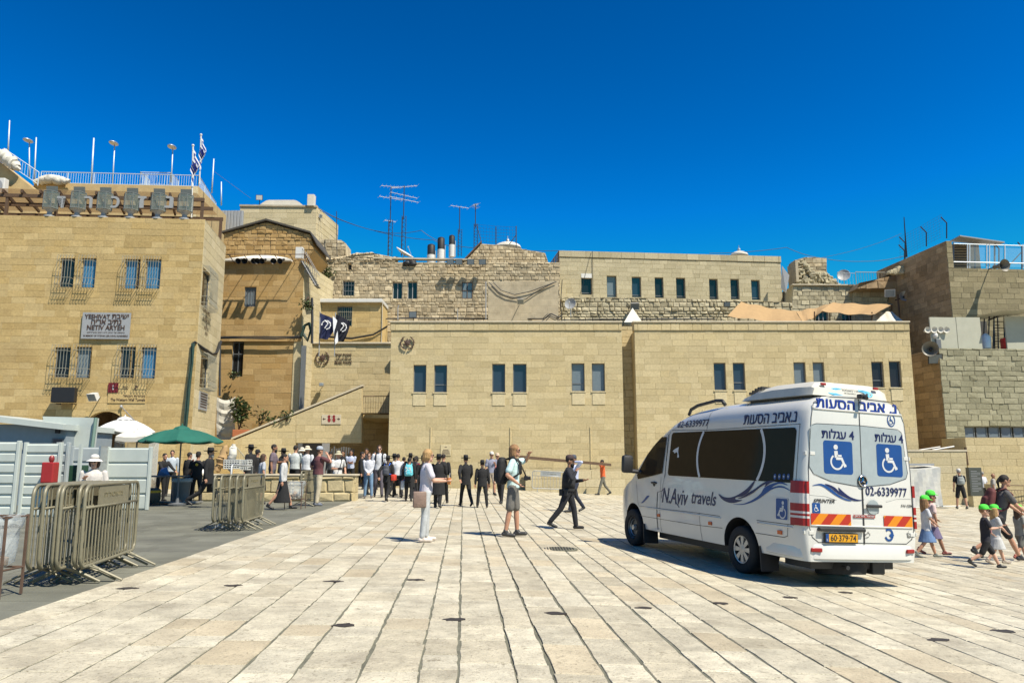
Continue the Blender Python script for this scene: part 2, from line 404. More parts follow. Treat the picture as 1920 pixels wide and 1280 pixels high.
def window(w, r, root, glass='glass_blue', frame='frame_grey', d=.22, fw=.05, mullion=0, trans=None, name='window', bars=None, barmat='bars', bargap=.12, barproj=.09):
    """recessed window: frame as part, pane and bars as sub-parts"""
    u0, u1, z0, z1 = r; m = MB()
    t = .05
    for a, b in (((u0, z0), (u0+fw, z1)), ((u1-fw, z0), (u1, z1)), ((u0+fw, z0), (u1-fw, z0+fw)), ((u0+fw, z1-fw), (u1-fw, z1))):
        P = [w.p(a[0], a[1], -d), w.p(b[0], a[1], -d), w.p(b[0], b[1], -d), w.p(a[0], b[1], -d)]
        Q = [v+w.n*t for v in P]
        m.add(P+Q, [(0, 1, 2, 3), (7, 6, 5, 4), (0, 4, 5, 1), (1, 5, 6, 2), (2, 6, 7, 3), (3, 7, 4, 0)])
    for k in range(mullion):
        uc = u0+(u1-u0)*(k+1)/(mullion+1)
        m.add([w.p(uc+s_*.025, zz, -d+o_) for zz in (z0+fw, z1-fw) for s_ in (-1, 1) for o_ in (0, t)], [(1, 3, 7, 5), (0, 1, 5, 4), (2, 6, 7, 3)])
    if trans:
        for fz in (trans if isinstance(trans, (list, tuple)) else [trans]):
            zc = z0+(z1-z0)*fz
            m.add([w.p(uu, zc+s_*.025, -d+o_) for uu in (u0+fw, u1-fw) for s_ in (-1, 1) for o_ in (0, t)], [(1, 3, 7, 5), (0, 1, 5, 4), (2, 6, 7, 3)])
    f = m.build(name, M[frame], root)
    g = MB().quad(w.p(u0+fw*.5, z0+fw*.5, -d+.015), w.p(u1-fw*.5, z0+fw*.5, -d+.015), w.p(u1-fw*.5, z1-fw*.5, -d+.015), w.p(u0+fw*.5, z1-fw*.5, -d+.015))
    g.build('pane', M[glass], f)
    if bars:
        b = MB(); n = max(2, round((u1-u0)/bargap))
        for k in range(n+1):
            u = u0+(u1-u0)*k/n
            if bars == 'cage':
                b.tube([w.p(u, z1+.12, .01), w.p(u, z1+.1, barproj*.9), w.p(u, z1-.1, barproj), w.p(u, z0+.35, barproj), w.p(u, z0+.1, barproj*1.2), w.p(u, z0-.08, barproj*1.1), w.p(u, z0-.12, .01)], .012, 5)
            else: b.tube([w.p(u, z1, .03), w.p(u, z0, .03)], .012, 5)
        for zz in ((z1-.22, z0+.45, z0+.1) if bars == 'cage' else (z0+.3*(z1-z0), z0+.7*(z1-z0))):
            pj = barproj if bars == 'cage' else .03
            b.tube([w.p(u0, zz, 0), w.p(u0, zz, pj), w.p(u1, zz, pj), w.p(u1, zz, 0)], .014, 5)
        b.build('window_bars', M[barmat], f)
    return f
def wall_part(name, w, root, polys, holes=(), mats=('stone_gold', 'mortar'), depth=4, blk=True, rv=.25, bp=None, **k):
    m = MB()
    masonry(m, w, polys, holes, **k)
    if blk:
        for p in bp or polys: block(m, w, p, depth, mi=0)
    for h in holes: reveal(m, w, h, rv, 0)
    return m.build(name, [M[x] for x in mats], root)
def front(Y): return Wall((0, Y), (1, 0))
# ------------------------------------------------------------------ ground
M['paving'] = mat('plaza_paving', (.41, .37, .275), .55, c2=(.485, .45, .35), tintamt=.12, noise=.2, nscale=4.5, stain=.6, stc=(.24, .21, .16), stscale=1.6, bump=.7, bscale=22, spec=.3, pits=.85)
M['paving_warm'] = mat('plaza_paving_warm', (.42, .36, .25), .55, c2=(.44, .39, .285), tintamt=.10, noise=.14, nscale=2.5, stain=.4, stc=(.27, .21, .14), stscale=1.6, bump=.7, bscale=22, spec=.3, pits=.85)
M['joint'] = mat('paving_joint', (.12, .12, .088), .95, noise=.3, nscale=6, bump=.6, bscale=40)
M['pavement'] = mat('grey_pavement', (.115, .116, .088), .75, c2=(.145, .146, .115), tintamt=.09, noise=.2, nscale=1.2, stain=.35, stc=(.06, .058, .052), stscale=.5, bump=.5, bscale=60)
M['earth'] = mat('earth', (.30, .25, .17), .95, noise=.2)
def sheet(name, xs, y0, y1, dz, m, ny=2):
    b = MB(); ys = np.linspace(y0, y1, ny)
    for i in range(len(xs)-1):
        for j in range(ny-1):
            b.quad((xs[i], ys[j], gz(xs[i])+dz), (xs[i+1], ys[j], gz(xs[i+1])+dz), (xs[i+1], ys[j+1], gz(xs[i+1])+dz), (xs[i], ys[j+1], gz(xs[i])+dz))
    return tag(b.build(name, m), kind='structure')
XS = [-400, -60, -30, -15, -5, -2.5, 0, 2, 4.5, 9, 14, 25, 40, 400]
sheet('ground', XS, -60, 900, -.03, M['earth'])
pa, pb = gp(60, 1142), gp(655, 940)
PD = Vector((pb.x-pa.x, pb.y-pa.y, 0)).normalized(); PN = Vector((PD.y, -PD.x, 0))
def pv(s, t, dz=0):
    q = Vector((pa.x, pa.y, 0))+PN*s+PD*t; return Vector((q.x, q.y, gz(q.x)+dz))
def paving():
    b = MB(); j = MB(); rr = random.Random(3)
    s = 0; k = 0
    edges = []
    while s < 40:
        w = rr.choice([.27, .31, .35, .38, .41, .45]) if k else .36
        edges.append((s, w)); s += w; k += 1
    s = 0; left = []
    while s > -22:
        w = rr.uniform(.4, .55); s -= w; left.append((s, w))
    for idx, (s, w) in enumerate(edges+left):
        t0, t1 = (-12, 52) if s >= 0 else (pb.y+.35, 52)
        t = t0-rr.uniform(0, .6)
        jl = rr.uniform(.006, .028)
        while t < t1:
            L = rr.uniform(.38, .95)
            g = rr.uniform(.006, .012)
            a, c = s+jl*.5*rr.uniform(.6, 1.5), s+w-jl*.5*rr.uniform(.6, 1.5)
            y0, y1 = t+g, t+L-g
            h = .0035+rr.uniform(-.0015, .0015)
            n = 4 if y1 < 22 else 1; e = .007
            out_ = [(a+rr.uniform(-e, e), y0+(y1-y0)*q/n) for q in range(n+1)]+[(a+(c-a)*.5, y1+rr.uniform(-.004, .004))]+[(c+rr.uniform(-e, e), y1-(y1-y0)*q/n) for q in range(n+1)]+[(a+(c-a)*.5, y0+rr.uniform(-.004, .004))]
            A = [pv(*q, -.003) for q in out_]; N_ = len(A); cen = sum(A, Vector())/N_
            tl = (rr.uniform(-.0012, .0012), rr.uniform(-.0012, .0012)); B = [v+(cen-v).normalized()*.005+Vector((0, 0, h+.003+(v.x-cen.x)*tl[0]+(v.y-cen.y)*tl[1])) for v in A]
            b.add(A+B, [tuple(range(2*N_-1, N_-1, -1))]+[(q, (q+1) % N_, N_+(q+1) % N_, N_+q) for q in range(N_)], rr.random(), 1 if rr.random() < .12 else 0)
            t += L
    tag(b.build('plaza_paving', [M['paving'], M['paving_warm']], fix=False), kind='structure')
    # joint bed under the slabs
    for s0, s1, t0, t1 in ((0, 40, -12, 52.5), (-22, 0, pb.y+.35, 52.5)):
        ss = np.linspace(s0, s1, 30)
        tt = np.linspace(t0, t1, 24)
        for i in range(29):
            for q in range(23): j.quad(pv(ss[i], tt[q], -.004), pv(ss[i+1], tt[q], -.004), pv(ss[i+1], tt[q+1], -.004), pv(ss[i], tt[q+1], -.004))
    tag(j.build('paving_bed', M['joint']), kind='structure')
paving()
def pavement():
    b = MB(); rr = random.Random(5)
    t = -10
    while t < 45:
        L = .5; s = -.001
        while s > -26:
            w = rr.uniform(.7, 1.3)
            if not (t > pb.y+.4 and s > -3):
                b.quad(pv(s-w+.004, t+.004, -.006), pv(s-.004, t+.004, -.006), pv(s-.004, t+L-.004, -.006), pv(s-w+.004, t+L-.004, -.006), rr.random())
            s -= w
        t += L
    tag(b.build('grey_pavement', M['pavement']), kind='structure')
pavement()
# ------------------------------------------------------------------ buildings
def bld(name, label, cat='building', Y=50, px=960):
    x = (px-CX)/FPX*Y; return thing(name, label, cat, (x, Y, gz(x)))
def zb(w, px):  # ground height under a wall at px
    u = w.uz(px, 900)[0]; q = w.p(u, 0); return gz(q.x)
def down(w, pts, extra=-.3):
    """polygon whose vertices given as px; 'g' as y means ground"""
    o = []
    for p in pts:
        if p[1] == 'g': u, _ = w.uz(p[0], 880); q = w.p(u, 0); o.append((u, gz(q.x)+extra))
        else: o.append(w.uz(*p))
    return o
# --- police hall: two blocks with a shaded gap between
root = bld('police_hall', 'long pale gold stone hall with paired narrow windows and a star emblem on its wall', Y=44.5, px=1200)
YA = 44.5; wA = front(YA)
pairs1 = [(775, 684, 799, 735), (814, 684, 838, 735), (923, 682, 947, 735), (962, 682, 987, 735), (1072, 681, 1096, 733), (1110, 681, 1134, 733)]
pairs2 = [(1339, 680, 1361, 731), (1375, 680, 1397, 731), (1489, 679, 1511, 729), (1525, 679, 1546, 729), (1635, 678, 1657, 726), (1668, 677, 1690, 726)]
cols = ['glass_blue', 'glass_blue', 'glass_blue', 'glass_blue', 'glass_grey', 'glass_grey', 'glass_blue', 'glass_blue', 'glass_grey', 'glass_grey', 'glass_dark', 'glass_dark']
h1 = [wA.rect(*r) for r in pairs1]; h2 = [wA.rect(*r) for r in pairs2]
zc = wA.uz(960, 620)[1]; zt = wA.uz(960, 605)[1]
def hall(x0, x1, holes, sd):
    p = down(wA, [(x0, 'g'), (x1, 'g')]); u0, u1 = p[0][0], p[1][0]
    base = min(p[0][1], p[1][1])
    wall_part('wall', wA, root, [[(u0, base), (u1, base), (u1, zc), (u0, zc)]], holes, mats=('stone_gold', 'mortar_light'), course=.36, lr=(.45, 1.2), joint=.007, prot=(.003, .012), chamfer=.006, seed=sd, depth=9, rv=.25)
    m = MB(); w2 = wA.off(.05)
    masonry(m, w2, [[(u0-.04, zc+.015), (u1, zc+.015), (u1, zt), (u0-.04, zt)]], course=.46, lr=(.5, .9), joint=.012, prot=(.01, .02), seed=sd+9)
    block(m, w2, [(u0-.04, zc+.015), (u1, zc+.015), (u1, zt), (u0-.04, zt)], .6)
    m.build('parapet', [M['stone_gold'], M['mortar']], root)
    c = MB().span((u0-.1, YA-.12, zt), (u1+.04, YA+.6, zt+.09), bev=.02); c.build('coping', M['coping'], root)
hall(727, 1171.5, h1, 1); hall(1196, 1726, h2, 2)
# gap
wG = front(YA+1.2); u0 = wA.uz(1165, 700)[0]; u1 = wA.uz(1202, 700)[0]
wall_part('recess_wall', wG, root, [[(u0, -1), (u1, -1), (u1, zt), (u0, zt)]], mats=('stone_gold', 'mortar'), course=.4, seed=4, depth=4)
for i, (r, g) in enumerate(zip(h1+h2, cols)):
    window(wA, r, root, g, 'frame_grey', d=.2, trans=.28 if i % 3 == 1 else None)
    b = MB(); b.span(wA.p(r[0]-.06, r[2]-.08, -.1), wA.p(r[1]+.06, r[2]-.012, .07), bev=.012); b.build('sill', M['stone_pale'], root)
    b = MB(); b.span(wA.p(r[0], r[2]-.78, -.1), wA.p(r[1], r[2]-.09, .04), bev=.015); b.build('apron_panel', M['stone_pale'], root)
for px in (808, 957, 1107):
    u, z = wA.uz(px, 800); u2, z2 = wA.uz(px, 878)
    MB().span(wA.p(u-.03, z2, -.02), wA.p(u+.03, z, .05), bev=.01).build('wall_strip', M['stone_gold'], root)
pqd = MB().span(wA.p(wA.uz(826, 856)[0], wA.uz(826, 854)[1], 0), wA.p(wA.uz(846, 834)[0], wA.uz(846, 833)[1], .045), bev=.01).build('stone_plaque', M['stone_pale'], root)
m = MB()
for k, (w_, y_) in enumerate(((4, 838), (10, 843), (13, 846), (15, 848.5), (16, 851.5))): m.span(wA.p(wA.uz(836-w_/2, y_)[0], wA.uz(836, y_+.5)[1], .046), wA.p(wA.uz(836+w_/2, y_)[0], wA.uz(836, y_-.7)[1], .052))
m.build('plaque_lines', M['brown_letter'], pqd)
def star_emblem(mb, c, r, ax, ay, n):
    """six pointed star inside an open wreath"""
    c, ax, ay, n = Vector(c), Vector(ax), Vector(ay), Vector(n)
    def P(a, rr_, o): return c+ax*(math.cos(a)*rr_)+ay*(math.sin(a)*rr_)+n*o
    for k in range(6):
        a = math.pi/2+k*math.pi/3
        pts = [P(a, r*.68, .02), P(a+math.pi/6, r*.38, .02), Vector(c)+n*.06, P(a-math.pi/6, r*.38, .02)]
        mb.add(pts, [(0, 1, 2), (0, 2, 3)])
    for s_ in (-1, 1):
        arc = [P(-math.pi/2+s_*(.12+t*2.55), r*(.93+.05*(i % 2)), .03) for i, t in enumerate(np.linspace(0, 1, 22))]
        mb.tube(arc, [r*(.10+.035*math.sin(i*2.1)) for i in range(22)], 6)
m = MB(); u, z = wA.uz(764, 643); star_emblem(m, wA.p(u, z, .06), .40, (1, 0, 0), (0, 0, 1), (0, -1, 0)); m.build('emblem', M['brown_letter'], root)
# --- police annex
root = bld('police_annex', 'pale stone annex with dark star emblem and police lettering behind the stair wall', Y=53, px=640)
wB = front(53)
pB = [down(wB, [(580, 775), (775, 775), (775, 645), (580, 645)])]
wall_part('wall', wB, root, pB, course=.40, lr=(.6, 1.4), joint=.010, prot=(.006, .02), seed=11, depth=6, rough=.12)
u0, z0 = wB.uz(578, 645); u1, _ = wB.uz(727, 645)
MB().span((u0, 52.85, z0), (u1+1, 53.5, z0+.12), bev=.02).build('coping', M['coping'], root)
wX = front(50.6); m = MB(); m.span(wX.p(wX.uz(563.5, 700)[0], gz(-13), -.1), wX.p(wX.uz(572, 700)[0], wX.uz(570, 648)[1], .05)); m.build('dark_panel', M['frame_grey'], root)
m = MB(); u, z = wB.uz(605, 671); star_emblem(m, wB.p(u, z, .06), .46, (1, 0, 0), (0, 0, 1), (0, -1, 0)); m.build('emblem', M['brown_letter'], root)
m = MB(); t_ = [heb('משטרת ישראל'), ''.join(reversed('\uFEB7\uFEAE\uFEC3\uFE94 \uFE87\uFEB3\uFEAE\uFE8D\uFE8B\uFEF4\uFEDE')), 'ISRAEL POLICE']
for s_, yy, ww in ((t_[0], 664.5, 31), (t_[1], 672, 31), (t_[2], 679, 32)):
    u, z = wB.uz(644, yy); text_on(m, s_, wB.p(u, z, .05), (1, 0, 0), (0, 0, 1), .3, width=ww/27.4, height=.21, bold=.008, extr=.01)
m.build('lettering', M['brown_letter'], root)
m = MB(); u, z = wB.uz(606, 722); m.box(wB.p(u, z, .45), (.28, .35, .22), bev=.02); m.tube([wB.p(u, z, .02), wB.p(u, z+.03, .3)], .025, 6); m.build('floodlight', M['steel'], root)
# recessed ground floor behind the landing
wR = front(55)
ul, ur = wA.uz(540, 840)[0], wA.uz(727, 840)[0]
wall_part('recess_wall', wR, root, [[(ul-2, gz(ul)-.2), (ur+.4, gz(ul)-.2), (ur+.4, 6.6), (ul-2, 6.6)]], mats=('stone_tan', 'mortar'), course=.4, seed=13, depth=1)
m = MB(); z775 = wB.uz(700, 776)[1]
z775 = at(700, 777, 49.2).z; m.span((at(677, 776, 49.2).x, 49.2, z775-.22), (ur+.1, 55, z775), bev=.01); m.build('landing', M['stone_tan'], root)
m = MB(); m.span((ur-.02, 53.4, gz(ur)-.1), (ur+.2, 55, z775-.22)); m.build('recess_side', M['stone_tan'], root)
# --- stair wall
root = bld('stair_wall', 'sloping stone stair wall with restroom sign and a shaded opening below', 'wall', Y=48, px=560)
wC = front(48)
Pq = wC.pts((437, 826), (678, 727), (678, 830), (555, 830))
g0 = down(wC, [(437, 'g'), (555, 'g')])
poly1 = [g0[0], g0[1], Pq[3], Pq[0]]; 
p_top555 = wC.uz(555, 777.5)
polys = [[g0[0], g0[1], p_top555, Pq[0]], [Pq[3], Pq[2], Pq[1], p_top555]]
m = MB(); masonry(m, wC, polys, course=.40, lr=(.7, 1.5), joint=.008, prot=(.004, .012), chamfer=.006, seed=21)
for p in polys: block(m, wC, p, .5, front=-.05)
m.build('wall', [M['stone_gold'], M['mortar']], root)
m = MB(); a, b = wC.p(*wC.uz(434, 824)), wC.p(*wC.uz(680, 724)); m.prism([(-.0, 0), (.62, 0), (.62, .12), (0, .12)], (0, 1, 0), (0, 0, 1), b-a, c=a+Vector((0, -.06, 0))); m.build('coping', M['coping'], root)
wl = front(47.8); g1 = down(wl, [(398, 'g'), (438, 'g')]); t1 = wl.pts((438, 824), (398, 824))
wall_part('side_wall', wl, root, [[g1[0], g1[1], t1[0], t1[1]]], mats=('stone_tan', 'mortar'), course=.4, seed=23, depth=2)
m = MB(); m.span(wC.p(*wC.uz(603, 795), 0), wC.p(*wC.uz(640, 777), .05), bev=.012); sb = m.build('restroom_sign', M['coping'], root)
m = MB()
def pxp(px, py, o=.06): return wC.p(*wC.uz(px, py), o)
for px in (617.5, 626.5):
    c = pxp(px, 780.5); m.lathe([(0.001, 0), (.085, 0), (.085, .01), (.001, .01)], c, 12, M=Matrix.Rotation(R(90), 3, 'X'))
    m.poly([pxp(px-1, 782.5), pxp(px+1, 782.5), pxp(px+3.2, 786), pxp(px+2, 791), pxp(px-2, 791), pxp(px-3.2, 786)])
m.build('restroom_figures', mat('sign_red', (.20, .012, .012), .6), sb)
m = MB(); m.span(pxp(621.6, 792, .05), pxp(622.4, 779, .056))
for sx, px in ((-1, 607), (1, 636)):
    m.poly([pxp(px+sx*2, 785.2), pxp(px-sx*1, 782.6), pxp(px-sx*1, 784.6), pxp(px-sx*4, 784.6), pxp(px-sx*4, 785.8), pxp(px-sx*1, 785.8), pxp(px-sx*1, 787.8)])
m.build('arrows', M['brown_letter'], sb)
# doors under the stair
wD = front(51.5); m = MB()
m.span(wD.p(*wD.uz(556, 905), -.2), wD.p(*wD.uz(600, 829), -.1)); m.build('dark_doorway', M['dark'], root)
m = MB(); m.span(wD.p(*wD.uz(601, 905), -.1), wD.p(*wD.uz(618, 829), 0)); m.build('notice_board', M['sign_grey'], root)
m = MB()
for k in range(10):
    px = 620+k*4.5; m.span(wD.p(*wD.uz(px, 870+rng.uniform(-4, 4)), -.1), wD.p(*wD.uz(px+3.4, 838+rng.uniform(-3, 3)), .0))
m.build('posters', M['frame_grey'], root)
# landing railing
def railing(name, label, P, Q, z0, h, step=.14, r=.012, mt='rust', group=None, post=1.5, cat='railing', parent=None):
    """vertical bar railing from P to Q (xy), z0 either end"""
    P, Q = Vector(P), Vector(Q)
    if parent is None: rt = thing(name, label, cat, (P.x, P.y, P.z), 0, group)
    else: rt = parent
    n = max(2, int((Q-P).length/step)); m = MB()
    for k in range(n+1):
        q = P.lerp(Q, k/n); m.tube([q+Vector((0, 0, .1)), q+Vector((0, 0, h))], r*.75, 4)
    up = Vector((0, 0, 1)); m.tube([P+up*.1, Q+up*.1], r*1.2, 5)
    m.build('balusters', M[mt], rt)
    m = MB(); m.tube([P+up*h, Q+up*h], r*2, 6); m.build('handrail', M[mt], rt)
    k = max(1, int((Q-P).length/post))
    for i in range(k+1): q = P.lerp(Q, i/k); m = MB(); m.tube([q, q+up*h], r*2, 6); m.build('post', M[mt], rt)
    return rt
a = at(680, 777, 49.3); b = at(752, 777, 49.3)
railing('landing_railing', 'small brown railing on the landing between stair wall and hall', a, b, 0, 1.18, step=.16)
# ------------------------------------------------------------------ left school building
P0 = at(366, 700, 42)
wF = Wall((P0.x, P0.y), (1, .069)); wS = Wall((P0.x, P0.y), (-.15, 1))
root = thing('school_building', 'tall tan stone school building with barred windows and a grey name board', 'building', (P0.x, P0.y, gz(P0.x)))
zt = wF.uz(366, 411)[1]; gzF = 0.02
fw = [(112, 484, 139, 538), (152, 484, 179, 539), (233, 486, 262, 541), (272, 486, 301, 541), (102, 651, 131, 707), (142, 650, 171, 708), (224, 650, 253, 708), (264, 651, 292, 709)]
fh = [wF.rect(*r) for r in fw]
door = wF.rect(158, 771, 234, 845); door = (door[0], door[1], gzF, door[3])
uL = wF.uz(-220, 600)[0]
wall_part('wall', wF, root, [[(uL, gzF), (0, gzF), (0, zt), (uL, zt)]], fh+[door], mats=('stone_tan', 'mortar'), course=.36, lr=(.5, 1.3), joint=.008, prot=(.002, .012), chamfer=.006, seed=31, depth=.6, rv=.3, bp=[[(uL, gzF), (door[0], gzF), (door[0], zt), (uL, zt)], [(door[1], gzF), (-.25, gzF), (-.25, zt), (door[1], zt)], [(door[0], door[3]+.05), (door[1], door[3]+.05), (door[1], zt), (door[0], zt)]])
sw = [wS.rect(378, 507, 395, 578), wS.rect(375, 668, 392, 728)]
uB = wS.uz(413, 640)[0]
wall_part('side_wall', wS, root, [[(0, gzF), (uB, gzF), (uB, zt), (0, zt)]], sw, mats=('stone_pale', 'mortar'), course=.5, lr=(.7, 1.5), joint=.008, prot=(.004, .010), seed=32, depth=.6, rv=.3, bp=[[(.3, gzF), (uB, gzF), (uB, zt), (.3, zt)]])
# roof slab
m = MB(); pr = [wF.p(uL, zt-.25, -.1), wF.p(-.1, zt-.25, -.1), wS.p(uB, zt-.25, -.1), wF.p(uL, zt-.25, -uB)]
m.poly(pr); m.build('roof', M['plaster'], root)
# arch spandrels and dark passage
m = MB(); r_ = (door[1]-door[0])/2; uc = (door[0]+door[1])/2; zs = door[3]-r_*.8
for s_ in (-1, 1):
    pts = [(uc+s_*r_, door[3])]+[(uc+s_*r_*math.cos(a), zs+.8*r_*math.sin(a)) for a in np.linspace(0, math.pi/2, 9)]
    a_ = [wF.p(u, z, .015) for u, z in pts]; b_ = [wF.p(u, z, -.35) for u, z in pts]; n = len(pts)
    m.add(a_+b_, [tuple(range(n)), tuple(range(n, 2*n))]+[(i, (i+1) % n, n+(i+1) % n, n+i) for i in range(n)])
m.build('arch', M['stone_tan'], root)
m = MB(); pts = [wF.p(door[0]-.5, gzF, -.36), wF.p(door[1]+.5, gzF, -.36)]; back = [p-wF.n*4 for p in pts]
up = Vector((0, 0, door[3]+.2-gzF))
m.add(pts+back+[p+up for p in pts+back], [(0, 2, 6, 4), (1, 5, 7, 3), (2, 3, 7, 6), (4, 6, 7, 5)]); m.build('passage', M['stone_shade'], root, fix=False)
gl = ['glass_dark', 'glass_sky', 'glass_sky', 'glass_sky', 'glass_dark', 'glass_grey', 'glass_dark', 'glass_sky']
for r, g in zip(fh, gl): window(wF, r, root, g, 'frame_grey', d=.2, bars='cage', barproj=.40, bargap=.15)
for r in sw: window(wS, r, root, 'glass_dark', 'frame_grey', d=.2, bars='cage', barproj=.40, bargap=.16)
# name board
b = wF.rect(156, 587, 246, 636)
m = MB(); m.add([], []); 
def slab(w, r, o0, o1, bev=0):
    mm = MB(); u0, u1, z0, z1 = r
    a = [w.p(u0, z0, o1), w.p(u1, z0, o1), w.p(u1, z1, o1), w.p(u0, z1, o1)]; c = [w.p(u0, z0, o0), w.p(u1, z0, o0), w.p(u1, z1, o0), w.p(u0, z1, o0)]
    mm.add(a+c, [(0, 1, 2, 3), (7, 6, 5, 4), (0, 4, 5, 1), (1, 5, 6, 2), (2, 6, 7, 3), (3, 7, 4, 0)]); return mm
sg = tag(slab(wF, b, .10, .16).build('name_board', M['sign_grey']), 'grey school name board with brown raised letters on the tan wall', 'sign')
m = MB()
def wtext(m, w, s, px0, px1, py, hpx, o, **k):
    u0, z = w.uz(px0, py); u1, _ = w.uz(px1, py); zt_ = w.uz(px0, py-hpx/2)[1]; zb_ = w.uz(px0, py+hpx/2)[1]
    text_on(m, s, w.p((u0+u1)/2, z, o), w.d, (0, 0, 1), .3, width=u1-u0, height=zt_-zb_, n=w.n, **k)
wtext(m, wF, 'YESHIVAT', 162, 209, 594, 8, .17, bold=.012, extr=.012)
wtext(m, wF, heb('ישיבת'), 213, 244, 594, 8, .17, bold=.012, extr=.012)
wtext(m, wF, heb('נתיב אריה'), 174, 230, 604, 8.5, .17, bold=.02, extr=.012)
wtext(m, wF, 'NETIV ARYEH', 166, 236, 614.5, 9, .17, bold=.012, extr=.012)
wtext(m, wF, heb('מיסודם של יצחק וליה רוזמן ומשפחתם'), 166, 236, 624, 3.6, .17, bold=.01)
wtext(m, wF, 'IN MEMORY OF YITZHAK LEIB & RIVKA ROSENBERG', 159, 242, 630, 3.4, .17, bold=.01)
m.build('lettering', M['brown_letter'], sg)
sg = tag(slab(wF, wF.rect(203.5, 718, 274, 755.5), .0, .05).build('tunnels_plaque', M['stone_tan']), 'stone plaque lettered with the tunnels name beside a red arrow square', 'sign')
m = slab(wF, wF.rect(204, 717.5, 222.5, 736), .05, .08); rd = m.build('red_square', mat('dark_red', (.13, .006, .010), .6), sg)
m = slab(wF, wF.rect(212.6, 722, 213.6, 729), .08, .09); m.poly([wF.p(*wF.uz(211, 728.5), .086), wF.p(*wF.uz(213.1, 731.5), .086), wF.p(*wF.uz(215.2, 728.5), .086)]); m.build('arrow', M['white'], rd)
m = MB(); wtext(m, wF, heb('מנהרות הכותל'), 232, 273, 742, 5, .06, bold=.02); wtext(m, wF, 'The Western Wall Tunnels', 208, 273, 749, 5.5, .06, bold=.02)
wtext(m, wF, '⇆', 231, 241, 727, 7, .06, bold=.01); wtext(m, wF, '?', 253, 259, 727, 9, .06, bold=.01)
m.build('lettering', M['brown_letter'], sg)
c = wF.uz(130, 742); m = MB(); q = wF.p(c[0], c[1], .55); m.box(q, (1.2, .35, .8), rz=.07, bev=.03)
m.tube([wF.p(c[0]-.4, c[1]-.45, 0), wF.p(c[0]-.4, c[1]-.45, .5)], .03, 6); m.tube([wF.p(c[0]+.4, c[1]-.45, 0), wF.p(c[0]+.4, c[1]-.45, .5)], .03, 6)
tag(m.build('wall_cabinet', M['black_metal']), 'black box speaker bracketed on the tan school wall', 'speaker')
def flood(name, label, q, aim, s=.5, mt='steel', arm=None, lens='glass_grey'):
    """box floodlight: housing, lens, bracket"""
    rt = thing(name, label, 'floodlight', q); aim = Vector(aim).normalized(); Mx = aim.to_track_quat('-Y', 'Z').to_matrix()
    q = Vector(q); m = MB(); bx = [(x*s/2, y*s*.3, z*s*.38) for y, k in ((-1, 1), (1, .7)) for x, z in ((-k, -k), (k, -k), (k, k), (-k, k))]
    m.add([q+Mx@Vector(v) for v in bx], [(0, 1, 2, 3), (7, 6, 5, 4), (0, 4, 5, 1), (1, 5, 6, 2), (2, 6, 7, 3), (3, 7, 4, 0)]); m.build('housing', M[mt], rt)
    k = .86; m = MB(); m.add([q+Mx@Vector((x*s/2*k, -s*.31, z*s*.38*k)) for x, z in ((-1, -1), (1, -1), (1, 1), (-1, 1))], [(0, 1, 2, 3)]); m.build('lens', M[lens], rt)
    if arm is not None: m = MB(); m.tube([q, q+Vector(arm)], .03, 6); m.build('bracket', M['black_metal'], rt)
    return rt
c = wF.uz(188, 745); flood('floodlight', 'white floodlight on the tan wall above the arched doorway', wF.p(c[0], c[1], .75), (-.3, -1, -.6), .55, 'white', arm=-wF.n*.75)
c = wF.uz(229, 762); c2 = wF.uz(267, 793); m = MB(); a, b_ = wF.p(*c, .1), wF.p(*c2, .8); m.tube([a, b_], .025, 6); m.ell(a, .09, 8, 6); m.ell(b_, .10, 8, 6)
tag(m.build('slanting_rod', M['steel']), 'thin slanting metal arm on the wall right of the arched doorway', 'bracket')
m = MB()
for i, s_ in enumerate(('בית כנסת נר', 'לזכר', 'הרב אברהם', 'נר', 'ברוך מנחם', 'לעולם')):
    u, z = wS.uz(386, 585+i*8); text_on(m, heb(s_), wS.p(u, z, .03), wS.d, (0, 0, 1), .3, height=.2, n=wS.n, bold=.02)
tag(m.build('wall_lettering', M['brown_letter']), 'short lines of dark lettering on the lit side wall of the school building', 'lettering')
r = wS.rect(372, 735, 387, 769); pq = tag(slab(wS, r, .0, .06).build('wall_plaque', M['sign_grey']), 'grey stone plaque on the lit side wall of the school building', 'plaque')
m = MB()
for i in range(6): u0, u1, z0, z1 = r; zz = z1-(i+1)*(z1-z0)/7; m.quad(wS.p(u0+.2, zz, .065), wS.p(u1-.2, zz, .065), wS.p(u1-.2, zz+.07, .065), wS.p(u0+.2, zz+.07, .065))
m.build('plaque_lines', M['brown_letter'], pq)
# --- pergola on the terrace
rt = thing('pergola', 'dark brown timber pergola on the terrace of the tan school building', 'pergola', wF.p(-9, zt, -2))
zp = wF.uz(200, 366)[1]+.35
m = MB()
for k in range(14):
    u = -14.5+k*1.02; a, b_ = wF.p(u, zp, -.6), wF.p(u-1.1, zp+.1, -4.6); m.prism([(-.06, -.1), (.06, -.1), (.06, .1), (-.06, .1)], (1, 0, 0), (0, 0, 1), b_-a, c=a)
m.build('rafters', M['wood'], rt)
m = MB()
for o in (-.8, -2.4, -4.4): m.prism([(0, -.1), (0, .1), (.12, .1), (.12, -.1)], -wF.n, (0, 0, 1), wF.d*14.6, c=wF.p(-15, zp-.2, o))
m.build('beams', M['wood'], rt)
for k in range(6):
    for o in (-.9, -4.4): m = MB(); m.span(wF.p(-14+k*2.7-.07, zt-.2, o-.07), wF.p(-14+k*2.7+.07, zp-.2, o+.07)); m.build('post', M['wood'], rt)
m = MB()
for k in range(26): a = wF.p(-15, zp+.12, -.7-k*.155); m.prism([(0, 0), (.035, 0), (.035, .03), (0, .03)], -wF.n, (0, 0, 1), wF.d*14.2, c=a)
